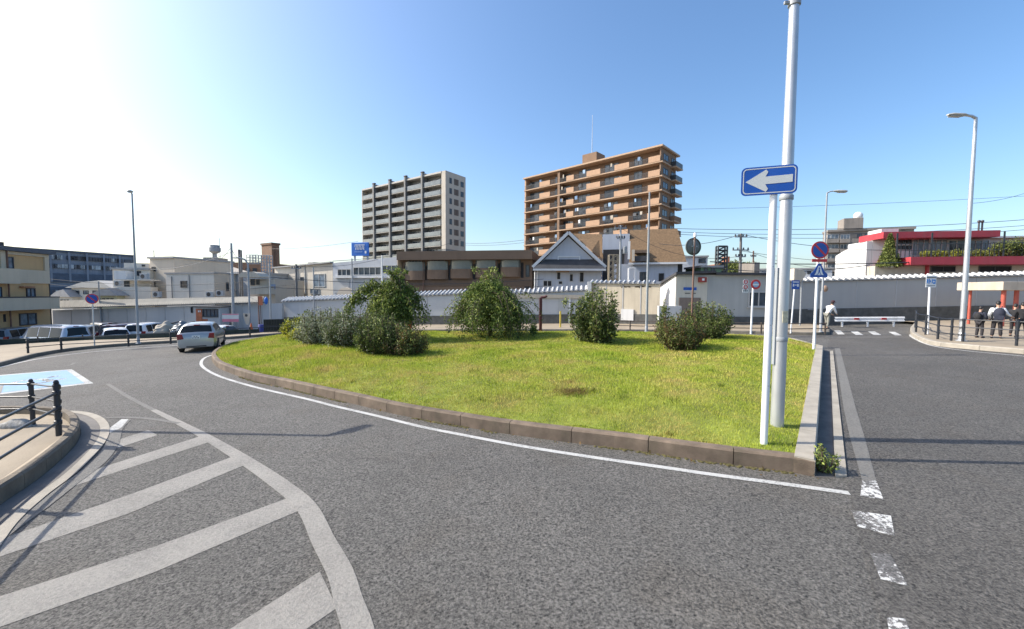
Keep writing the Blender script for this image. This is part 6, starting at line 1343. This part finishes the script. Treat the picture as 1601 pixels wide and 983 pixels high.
def cable(a, b, sag, label, r=.018):
    a = Vector(a); b = Vector(b); n = 18; pts = [a.lerp(b, k/n)-Vector((0,0,sag*4*(k/n)*(1-k/n))) for k in range(n+1)]
    o = MB().tube(pts, r, 5, caps=False).build('overhead_cable', CABLE, None, True); tag(o, label, 'cable', 'overhead cables')
def cpx(x0, y0, D0, x1, y1, D1, sag, r, label): cable(V(x0, y0, D0), V(x1, y1, D1), sag, label, r)
cb = 'thin overhead cable crossing the sky between the buildings'
cpx(1050, 357, 60, 1680, 337, 55, .8, .035, 'top cable of the bundle above the red-edged building')
cpx(1050, 362, 58, 1680, 346, 53, .9, .03, 'second cable of the bundle above the red-edged building')
cpx(1060, 366, 56, 1680, 352, 51, 1.0, .03, 'third cable of the bundle above the red-edged building')
cpx(1158.5, 366, 40, 1680, 352, 42, 2.0, .025, 'cable running right from the top of the crossarmed pole')
cpx(1158.5, 366, 40, 1030, 381, 44, .5, .025, 'cable running left from the top of the crossarmed pole')
cpx(1110, 409, 38, 1700, 388, 38, .7, .045, 'thick dark cable just above the right wall')
cpx(1110, 418, 38, 1360, 414, 38, .5, .035, 'short dark cable beneath the thick one above the right wall')
cpx(1158, 388, 40, 1330, 418, 45, .7, .02, 'sagging cable from the middle crossarm down to the right')
cpx(1158, 392, 40, 1700, 372, 48, 2.0, .02, 'cable from the middle crossarm running far right')
cpx(1515, 318, 26, 1700, 255, 30, .6, .012, 'thin cable rising right from the tall lamp post')
cpx(1060, 327, 80, 1700, 300, 80, .5, .03, 'highest faint cable across the sky at the right')
cpx(235, 421, 44, 361.5, 394, 34.5, .4, .02, 'cable rising from the pale house to the tallest dark pole')
cpx(361.5, 386, 34.5, 376, 396, 43.5, .6, .02, 'short slack cable between the tallest and the thick dark pole')
cpx(361.5, 386, 34.5, 330, 402, 70, .8, .02, 'cable from the tallest dark pole back to the water tower')
cpx(60, 434, 40, 463, 432, 42, .8, .02, 'long cable in front of the pale houses, upper')
cpx(60, 442, 40, 463, 444, 42, .8, .02, 'long cable in front of the pale houses, lower')
cpx(421.5, 433, 31.5, 850, 436, 39, .5, .022, 'cable from the slim silver pole past the brown apartments, upper')
cpx(421.5, 449, 31.5, 850, 447, 39, .4, .02, 'cable from the slim silver pole past the brown apartments, lower')
cpx(520, 408, 46, 720, 374, 90, .8, .03, 'faint cable rising behind the grey tower')
cpx(728, 380, 110, 819, 375, 88, .3, .04, 'cable between the two towers, lower'); cpx(728, 383, 110, 819, 379, 88, .3, .035, 'cable between the two towers, upper of the near pair')
cpx(421, 389, 80, 560, 377, 60, .3, .03, 'faint cable from the brown square block toward the billboard')
cpx(463, 416, 42, 600, 403, 46, .4, .02, 'cable from the pole at the cream building toward the billboard')
cpx(970.5, 356, 39, 1158, 400, 40, 1.2, .018, 'cable from the transformer pole to the crossarmed pole')

# ================================================================ vehicles
TYRE = mat('tyre_rubber', (.02,.02,.021), .85, .2, 10); RIM = mat('wheel_rim', (.45,.46,.47), .3, .1, 4, metal=.7); CGL = mat('car_glass', (.012,.015,.017), .12, .3, .8, spec=.25); TAIL = mat('tail_lamp', (.22,.008,.012), .2, .25, 12, spec=.8); HEAD = mat('head_lamp', (.6,.62,.62), .1, .2, 12)
def paint(name, rgb, metal=.3): 
    m = mat(name, rgb, .28, .03, 2, metal=metal, spec=.6); m.node_tree.nodes['Principled BSDF'].inputs['Coat Weight'].default_value = .6; return m
def interp(tab, x):
    for (a, va), (b, vb) in zip(tab[:-1], tab[1:]):
        if x <= b: t = (x-a)/(b-a) if b > a else 0; t = max(0, min(1, t)); return va+(vb-va)*t
    return tab[-1][1]
CARS = {  # length, width, belt table, roof table (x from rear 0 to front 1), greenhouse
 'hatch': dict(L=3.6, W=1.68, H=1.50, belt=[(0,.72),(.012,.93),(.03,1.0),(.5,.97),(.72,.95),(.80,.92),(.97,.72),(1,.62)], roof=[(0,.74),(.012,.95),(.03,1.03),(.12,1.38),(.17,1.47),(.35,1.52),(.52,1.48),(.60,1.40),(.78,.98),(.80,.93),(.97,.74),(1,.63)]),
 'van':   dict(L=4.5, W=1.70, H=1.95, belt=[(0,1.05),(.5,1.05),(.85,1.02),(.97,.80),(1,.7)], roof=[(0,1.1),(.012,1.2),(.05,1.86),(.12,1.93),(.5,1.95),(.74,1.90),(.80,1.80),(.93,1.08),(.97,.82),(1,.72)]),
 'mini':  dict(L=3.9, W=1.62, H=1.72, belt=[(0,1.0),(.5,1.0),(.80,.96),(.97,.78),(1,.66)], roof=[(0,1.02),(.012,1.1),(.06,1.64),(.12,1.70),(.5,1.72),(.66,1.67),(.72,1.58),(.85,1.0),(.97,.80),(1,.68)]),
 'sedan': dict(L=4.5, W=1.70, H=1.45, belt=[(0,.88),(.03,.95),(.18,.97),(.7,.93),(.97,.70),(1,.6)], roof=[(0,.89),(.03,.96),(.17,.99),(.20,1.05),(.30,1.38),(.42,1.45),(.55,1.42),(.60,1.36),(.73,.97),(.76,.93),(.97,.71),(1,.61)]),
}
def make_car(kind, pm, label, cat='car', plates=True, name='parked_car', group='vehicles parked behind the net fence', rearwiper=True):
    c = CARS[kind]; L, W = c['L'], c['W']; root = thing(name, (0,0,0), 0, label, cat, group)
    N = 44; xs = sorted(set([i/N for i in range(N+1)]+[a for a, _ in c['roof']])); S = []
    def wid(x): e = min(x, 1-x); return W/2*(1-.10*max(0, 1-e/.10)**2)
    def sec(x, off=0.0):
        b = interp(c['belt'], x); r = interp(c['roof'], x); w = wid(x)+off; g = max(0, r-b); tw = w-(.03+.20*min(1, g/.5)) if g > .08 else w-.03-.5*g; zb = .22 if .06 < x < .94 else .28
        r += off
        return [(w*.93, zb), (w*.985, zb+.12), (w, .55), (w*.995, b-.12), (w*.965, b), (tw+.02, max(b+.005, r-.10)), (tw-.05, max(b+.01, r-.03)), (tw*.6, r-.004 if g > .08 else r), (0, r+.01)]
    mb = MB(); vs = []
    for x in xs:
        s_ = sec(x); ring = s_+[(-a, z) for a, z in s_[-2::-1]]; vs += [(a, (x-.5)*L, z) for a, z in ring]
    n = 17; fs = [(i*n+k, i*n+k+1, (i+1)*n+k+1, (i+1)*n+k) for i in range(len(xs)-1) for k in range(n-1)]
    fs += [(i*n+n-1, i*n, (i+1)*n, (i+1)*n+n-1) for i in range(len(xs)-1)]; fs.append(tuple(range(n))); fs.append(tuple((len(xs)-1)*n+k for k in range(n))[::-1])
    mb.add(vs, fs); mb.build('body', pm, root, True)
    def patch(x0, x1, k0, k1, f0, f1, name, m, parent=root, side=1, nn=5, ins=0.0, off=.008):
        """glass laid on the body between sections x0..x1 and ring points k0+f0..k1-f1"""
        mb = MB(); vs = []
        for i in range(nn+1):
            x = x0+(x1-x0)*i/nn; s_ = sec(x, off); full = s_+[(-a, z) for a, z in s_[-2::-1]]
            ka = k0+f0; kb = k1-f1; m_ = 6
            for j in range(m_+1):
                q = ka+(kb-ka)*j/m_; a = int(q); t = q-a; a2 = min(a+1, len(full)-1); vs.append(((full[a][0]*(1-t)+full[a2][0]*t)*side, (x-.5)*L, full[a][1]*(1-t)+full[a2][1]*t))
        mb.add(vs, [(i*7+j, i*7+j+1, (i+1)*7+j+1, (i+1)*7+j) for i in range(nn) for j in range(6)]); return mb.build(name, m, parent, True)
    R0 = {'hatch': (.036, .118), 'van': (.014, .045), 'mini': (.014, .055), 'sedan': (.195, .29)}[kind]; F0 = {'hatch': (.61, .765), 'van': (.805, .92), 'mini': (.725, .84), 'sedan': (.605, .725)}[kind]
    patch(*R0, 6, 10, .15, .15, 'rear_window', CGL); patch(*F0, 6, 10, .1, .1, 'windscreen', CGL)
    g0, g1 = {'hatch': (.13, .60), 'van': (.08, .78), 'mini': (.10, .70), 'sedan': (.27, .60)}[kind]; nsp = 3
    for sd_ in (1, -1):
        for k in range(nsp): a = g0+(g1-g0)*k/nsp+.008; b_ = g0+(g1-g0)*(k+1)/nsp-.008; patch(a, b_, 4, 5, .12, .06, 'side_window', CGL, side=sd_)
        hz_ = .95 if kind in ('hatch', 'sedan') else (1.15 if kind == 'van' else 1.05)
        w = wid(.01); tb = MB(); zz = .70 if kind != 'van' else .62; zt_ = .98 if kind == 'hatch' else (.95 if kind == 'sedan' else 1.15)
        tb.prism([(sd_*(w-.27), zz+.03), (sd_*(w+.004), zz), (sd_*(w+.004), zt_), (sd_*(w-.20), zt_)] , -L/2-.015, -L/2+.16, ax='y'); tb.build('tail_lamp', TAIL, root, bevel=.015)
        tb = MB(); tb.prism([(sd_*(w-.30), .58), (sd_*(w-.01), .60), (sd_*(w-.01), .74), (sd_*(w-.26), .70)], L/2-.14, L/2+.01, ax='y'); tb.build('headlight', HEAD, root, bevel=.01)
        xm = {'hatch': .60, 'van': .80, 'mini': .70, 'sedan': .60}[kind]; mm = MB(); yy = (xm-.5)*L; bz = interp(c['belt'], xm); mm.sphere((sd_*(W/2+.10), yy, bz+.08), (.11, .06, .075), 10, 7); mm.build('mirror', pm, root, True)
        for f in (.19, .82):
            yy = (f-.5)*L; rr = .30; x0 = sd_*(W/2-.19); x1 = sd_*(W/2-.005); mb = MB(); q = [(x0, rr*.55), (x0, rr*.97), ((x0+x1)/2, rr), (x1-sd_*.01, rr*.97), (x1, rr*.84), (x1-sd_*.012, rr*.62)]
            nn = 22; vs = [(x, yy+r*math.cos(2*math.pi*k/nn), .30+r*math.sin(2*math.pi*k/nn)) for x, r in q for k in range(nn)]; mb.add(vs, [(i*nn+k, i*nn+(k+1) % nn, (i+1)*nn+(k+1) % nn, (i+1)*nn+k) for i in range(len(q)-1) for k in range(nn)]); wh = mb.build('wheel', TYRE, root, True)
            mb = MB(); mb.prism([(yy+rr*.62*math.cos(2*math.pi*k/nn), .30+rr*.62*math.sin(2*math.pi*k/nn)) for k in range(nn)], x1-sd_*.02, x1-sd_*.05, ax='x')
            for k in range(6): a = 2*math.pi*k/6; mb.bar((x1-sd_*.012, yy, .30), (x1-sd_*.016, yy+rr*.58*math.cos(a), .30+rr*.58*math.sin(a)), .05, .02)
            mb.build('rim', RIM, wh)
            mb = MB(); nn = 14; ar_ = [(yy+(rr+.055)*math.cos(math.pi*k/nn), .30+(rr+.055)*math.sin(math.pi*k/nn)) for k in range(nn+1)]; mb.prism(ar_+[(yy-(rr+.05), .2), (yy+(rr+.05), .2)], sd_*(W/2-.1), sd_*(W/2+.003), ax='x'); mb.build('wheel_arch', TYRE, root)
    for sd_ in (1, -1):
        for xx in (.36, .58): patch(xx, xx+.0035, 1, 4, .2, .0, 'door_seam', FRAME, side=sd_, nn=1, off=.004)
        for xx in (.40, .62): MB().box(sd_*(W/2-.01), (xx-.5)*L, .80, sd_*(W/2+.03), (xx-.5)*L+.16, .83).build('door_handle', pm, root)
    mb = MB(); mb.box(-.42,-L/2-.012,.30,.42,-L/2+.05,.36); mb.build('bumper_insert', FRAME, root)
    pz = .80 if kind != 'van' else .62; mb = MB(); mb.box(-.17,-L/2-.024,pz-.085,.17,-L/2-.004,pz+.085); pl = mb.build('number_plate', SIGNWHITE, root)
    for (x, w_, z, h_) in ((-.06,.05,.035,.035),(.04,.05,.035,.035),(-.13,.028,-.035,.06),(-.08,.02,-.03,.06),(-.02,.03,-.03,.06),(.05,.03,-.03,.06),(.11,.03,-.03,.06)): MB().box(x-w_/2,-L/2-.027,pz+z-h_/2,x+w_/2,-L/2-.0245,pz+z+h_/2).build('plate_mark', FRAME, pl)
    mb = MB(); xr = R0[1]+.005; zr = interp(c['roof'], xr); mb.box(-.13,(xr-.5)*L-.03,zr-.005,.13,(xr-.5)*L+.03,zr+.035); mb.build('brake_lamp', TAIL, root)
    return root
def place(root, px, py, rz, dh=.0, sc=1.0, D=None):
    q = G(px, py, dh); root.location = (q.x, q.y, q.z); root.rotation_euler = (0, -math.atan(SL) if False else 0, rz); root.scale = (sc, sc, sc)
car = make_car('hatch', paint('silver_paint', (.38,.38,.375), .5), 'silver hatchback driving round the left end of the island, seen from behind', name='silver_hatchback', group=None)
q = G(308, 550.5); hd = R(28); fw = Vector((-math.sin(hd), math.cos(hd), 0)); car.location = (q.x+fw.x*1.75, q.y+fw.y*1.75, 0); car.location.z = SL*car.location.x+.01; car.rotation_euler = (0, -SL, hd); car.scale = (.98, .98, .98)
SILV = paint('silver_blue', (.42,.46,.52)); WHT = paint('white_paint', (.72,.73,.74), .0); GRYP = paint('grey_car_paint', (.16,.17,.18)); BLK = paint('black_car_paint', (.02,.022,.026)); BEP = paint('beige_car', (.38,.34,.30)); MAR = paint('dark_maroon', (.06,.01,.015))
def park(kind, pm, px, D, rz, label, cat='car', name='parked_car', **k):
    r = make_car(kind, pm, label, cat, name=name); q = V(px, 500, D); r.location = (q.x, q.y, gz(q.x)-.80); r.rotation_euler = (0, 0, rz); return r
park('mini', GRYP, 22, 30.5, R(20), 'dark grey car seen from behind with a red tail lamp, second from the left edge')
park('mini', BLK, -6, 33, R(20), 'dark car cut by the left edge of the picture among the parked vehicles')
park('van', SILV, 84, 28.4, R(78), 'pale silver-blue van parked sideways nearest the no-parking sign', 'van', 'parked_van')
park('mini', GRYP, 46, 35.5, R(75), 'dark roofed car mostly hidden behind the silver-blue van')
park('mini', BEP, 133, 31.5, R(30), 'grey-beige people carrier with red tail lamp right of the silver-blue van')
park('mini', BLK, 160, 35.5, R(60), 'dark people carrier with a long roof behind the no-parking sign')
park('hatch', WHT, 178, 31, R(48), 'white hatchback with its side to the netting right of the no-parking sign')
park('mini', MAR, 199, 32.5, R(5), 'dark maroon narrow car left of the lamp post')
park('mini', WHT, 231, 33, R(15), 'white car with red tail lamps right of the lamp post')
park('hatch', WHT, 210, 36, R(30), 'white car partly hidden behind the lamp post')
t_ = park('sedan', WHT, 338, 35.3-3.5, R(84), 'white car parked sideways behind the silver hatchback')
park('sedan', GRYP, 300, 33.2, R(70), 'dark car whose roof shows over the silver hatchback')
# covered scooters
for px, lab, m_ in ((258, 'scooter under a pale sheet right of the white car', W_BEIGE), (284, 'black covered scooter beside the pale covered one', GRYP)):
    q = V(px, 505, 31.5); r_ = thing('covered_scooter', (q.x, q.y, gz(q.x)-.62), R(20), lab, 'scooter', None)
    bm = bmesh.new(); bmesh.ops.create_icosphere(bm, subdivisions=4, radius=1)
    for v in bm.verts: n_ = v.co.normalized(); k = 1+.10*math.sin(7*n_.x+px)+.08*math.sin(11*n_.z+n_.y*6); v.co = Vector((n_.x*.72*k, n_.y*.45*k, .85+n_.z*(.75 if n_.z > 0 else .68)*k+(.25*n_.x if n_.z > .3 else 0)))
    me = bpy.data.meshes.new('cover'); bm.to_mesh(me); bm.free(); me.materials.append(m_); me.polygons.foreach_set('use_smooth', [True]*len(me.polygons)); o = bpy.data.objects.new('cover', me); COL.objects.link(o); o.parent = r_
    for sx in (-.55, .5): mb = MB(); mb.tube([(sx,-.06,.22),(sx,.06,.22)], .22, 14); mb.build('wheel', TYRE, r_, True)
    mb = MB(); mb.tube([(.2,-.05,1.45),(.9,-.1,1.62)], .05, 8); mb.build('handlebar', BLACKP, r_, True)

# ================================================================ people
SKIN = mat('skin', (.45,.27,.19), .6, .05, 5); HAIRM = mat('hair_black', (.012,.011,.011), .6, .2, 10)
def skin_mesh(name, V_, E_, Rr, m, parent, root_i=0, sub=1):
    me = bpy.data.meshes.new(name); me.from_pydata([tuple(v) for v in V_], E_, []); o = bpy.data.objects.new(name, me); COL.objects.link(o)
    o.modifiers.new('s', 'SKIN'); o.modifiers.new('u', 'SUBSURF').levels = sub
    if not me.skin_vertices: me.attributes
    for i, sv in enumerate(me.skin_vertices[0].data): sv.radius = (Rr[i], Rr[i]) if not isinstance(Rr[i], tuple) else Rr[i]; sv.use_root = (i == root_i)
    dg = bpy.context.evaluated_depsgraph_get(); dg.update(); nm = bpy.data.meshes.new_from_object(o.evaluated_get(dg)); bpy.data.objects.remove(o); nm.name = name
    nm.materials.clear(); nm.materials.append(m); nm.polygons.foreach_set('use_smooth', [True]*len(nm.polygons)); q = bpy.data.objects.new(name, nm); COL.objects.link(q); q.parent = parent; return q
def person(px, pyf, D, H, rz, label, top, trou, pose, bag=None, hat=False, shoe=BLACKP):
    q = V(px, pyf, D); q.z = SL*q.x+.185; root = thing('person', q, rz, label, 'person', None); s = H/1.7
    # joints (x right, y forward, z up), metres for a 1.7 m adult
    bend = pose.get('bend', 0); ft = pose.get('feet', ((-.12,0),(.12,0))); tw = pose.get('lean', 0)
    pel = Vector((0,0,.90)); hipL, hipR = Vector((-.09,0,.88)), Vector((.09,0,.88)); sp = Vector((tw*.5, math.sin(bend)*.28, .90+math.cos(bend)*.26)); ch = Vector((tw, math.sin(bend)*.52, .90+math.cos(bend)*.48)); nk = ch+Vector((0, math.sin(bend)*.12, math.cos(bend)*.12)); hd = nk+Vector((0, math.sin(bend+.3)*.14+.0, math.cos(bend)*.16)); 
    aL, aR = Vector((ft[0][0], ft[0][1], .07)), Vector((ft[1][0], ft[1][1], .07)); kL = (hipL+aL)/2+Vector((0,.04,0)); kR = (hipR+aR)/2+Vector((0,.04,0)); shL = ch+Vector((-.19,0,.02)); shR = ch+Vector((.19,0,.02))
    eL = ch+Vector(pose['eL']); wL = ch+Vector(pose['wL']); eR = ch+Vector(pose['eR']); wR = ch+Vector(pose['wR'])
    fL = (wL-eL).normalized()*.09; fR = (wR-eR).normalized()*.09
    toeL = aL+Vector((-.02,.15,-.03)); toeR = aR+Vector((.02,.15,-.03))
    J = [pel, sp, ch, nk, hd, hd+Vector((0,.01,.09)), hipL, kL, aL, toeL, hipR, kR, aR, toeR, shL, eL, wL, wL+fL, shR, eR, wR, wR+fR]
    E = [(0,1),(1,2),(2,3),(3,4),(4,5),(0,6),(6,7),(7,8),(8,9),(0,10),(10,11),(11,12),(12,13),(2,14),(14,15),(15,16),(16,17),(2,18),(18,19),(19,20),(20,21)]
    Rr = [.115,.11,.125,.052,.088,.07,.085,.058,.040,.036,.085,.058,.040,.036,.058,.042,.028,.034,.058,.042,.028,.034]
    J = [v*s for v in J]; Rr = [r*s for r in Rr]
    body = skin_mesh('body', J, E, Rr, SKIN, root)
    skin_mesh('trousers', [J[0]+Vector((0,0,.02)), J[6], J[7], J[8]+Vector((0,0,.03)), J[10], J[11], J[12]+Vector((0,0,.03))], [(0,1),(1,2),(2,3),(0,4),(4,5),(5,6)], [.135*s,.10*s,.078*s,.065*s,.10*s,.078*s,.065*s], trou, root)
    skin_mesh('jacket', [J[0]+Vector((0,0,-.03)), J[1], J[2], J[14], J[15], J[16], J[18], J[19], J[20], J[3]-Vector((0,0,.015))], [(0,1),(1,2),(2,3),(3,4),(4,5),(2,6),(6,7),(7,8),(2,9)], [.14*s,.135*s,.165*s,.098*s,.066*s,.048*s,.098*s,.066*s,.048*s,.078*s], top, root)
    h = J[4]+Vector((0,.005,.035))*s; mb = MB(); mb.sphere(h+Vector((0,-.015,.02))*s, (.088*s,.10*s,.105*s), 14, 10); mb.v = [Vector((v.x, v.y-(.03*s if v.z < h.z else 0), v.z)) for v in mb.v]; mb.build('hair', HAIRM, root, True)
    if hat: mb = MB(); mb.lathe([(.17*s,0),(.17*s,.012),(.10*s,.03),(.095*s,.10*s),(.03,.13*s)], h+Vector((0,.02,.04)), 16); mb.build('hat', hat, root, True)
    for sx in (-1, 1): mb = MB(); mb.sphere(h+Vector((.032*sx,.088,-.0))*s, .011*s, 8, 6); mb.build('eye', HAIRM, root, True)
    mb = MB(); mb.sphere(h+Vector((0,.098,-.03))*s, (.013*s,.02*s,.022*s), 8, 6); mb.build('nose', SKIN, root, True)
    mb = MB(); mb.sphere(h+Vector((0,.088,-.062))*s, (.024*s,.008*s,.006*s), 8, 6); mb.build('mouth', mat('lips', (.3,.12,.1), .6), root, True)
    for sx, w, f in ((-1, J[16], fL), (1, J[20], fR)):
        f = f.normalized(); sd_ = f.cross(Vector((0,1,.3))).normalized()
        for k in range(4): a = w+f*.085*s+sd_*(k-1.5)*.019*s; l_ = (.062,.072,.068,.052)[k]*s; mb = MB(); mb.tube([a, a+f*l_*.55, a+f*l_*.95+Vector((0,.4,-.2))*l_*.4], [.0095*s,.009*s,.006*s], 7); mb.build('finger', SKIN, root, True)
        a = w+f*.03*s-sd_*.03*s; mb = MB(); mb.tube([a, a+(f-sd_*.9)*.035*s, a+(f*1.6-sd_*.8)*.045*s], [.012*s,.010*s,.007*s], 7); mb.build('thumb', SKIN, root, True)
    for a, t in ((J[8], J[9]), (J[12], J[13])): mb = MB(); c = (a+t)/2; mb.sphere((c.x, c.y, .045*s), (.052*s,.14*s,.05*s), 12, 8); mb.build('shoe', shoe, root, True)
    if bag:
        kind, m_ = bag; mb = MB()
        if kind == 'big': mb.sphere(J[2]+Vector((.06,-.22,-.18))*s, (.20*s,.15*s,.29*s), 16, 10); mb.box(*[v_*s for v_ in (-.10,-.43,.92,.22,-.30,1.12)])
        else: mb.sphere(J[2]+Vector((.0,-.19,-.15))*s, (.17*s,.11*s,.22*s), 14, 9)
        o = mb.build('bag', m_, None, True); inv = Matrix.Translation(root.location) @ Matrix.Rotation(rz, 4, 'Z'); o.matrix_world = inv
        tag(o, {'big': 'large dark rucksack on the back of the person in a white shirt', 'small': 'small dark backpack worn by the shorter person at the railing'}[kind], 'bag')
        mb = MB(); mb.tube([J[2]+Vector((-.12,-.15,.1))*s, J[2]+Vector((-.12,.0,.17))*s, J[2]+Vector((-.10,.14,.05))*s], .018*s, 6); mb.tube([J[2]+Vector((.12,-.15,.1))*s, J[2]+Vector((.12,.0,.17))*s, J[2]+Vector((.10,.14,.05))*s], .018*s, 6); st = mb.build('strap', m_, o, True)
    return root
NAVY = mat('navy_cloth', (.022,.026,.045), .85, .2, 8); BLKC = mat('black_cloth', (.018,.018,.021), .85, .2, 8); WSH = mat('white_shirt', (.72,.73,.74), .8, .05, 4); DKT = mat('dark_trousers', (.028,.026,.030), .85, .2, 6); KHK = mat('pale_trousers', (.22,.22,.19), .85, .1, 6)
Df = 19.2
person(1530, 531, 18.6, 1.36, R(-80), 'short person in dark jacket, leftmost of those waiting behind the right railing', NAVY, DKT, dict(eL=(-.30,.02,-.20), wL=(-.30,.20,-.32), eR=(.28,.0,-.22), wR=(.16,.2,-.30)), ('small', BLKC))
person(1557, 533, 18.3, 1.58, R(-52), 'person in a white shirt and dark trousers carrying a large dark rucksack', WSH, DKT, dict(eL=(-.27,.0,-.26), wL=(-.25,.16,-.44), eR=(.30,.02,-.20), wR=(.42,.14,-.30), feet=((-.14,-.05),(.13,.06))), ('big', NAVY))
person(1584, 531, 18.9, 1.42, R(-65), 'person in dark clothes partly hidden left of the one at the right edge', BLKC, DKT, dict(eL=(-.30,.06,-.18), wL=(-.38,.20,-.05), eR=(.27,.0,-.26), wR=(.25,.12,-.44)))
person(1596, 533, 18.3, 1.5, R(-45), 'person in a loose black coat standing at the right edge of the picture', BLKC, BLKC, dict(eL=(-.27,.0,-.26), wL=(-.24,.14,-.46), eR=(.28,.0,-.26), wR=(.25,.12,-.46), feet=((-.16,.08),(.16,-.08))))
MRC = mat('maroon_cloth', (.16,.03,.035), .8, .15, 6)
person(1292, 519, 24.0, 1.62, R(-72), 'bending person in a white top and dark wide hat beside the white guard rail', WSH, KHK, dict(bend=.55, eL=(-.22,.12,-.26), wL=(-.14,.30,-.40), eR=(.22,.12,-.26), wR=(.14,.32,-.38), feet=((-.10,.12),(.12,-.14))), None, mat('hat_maroon', (.05,.015,.02), .8))
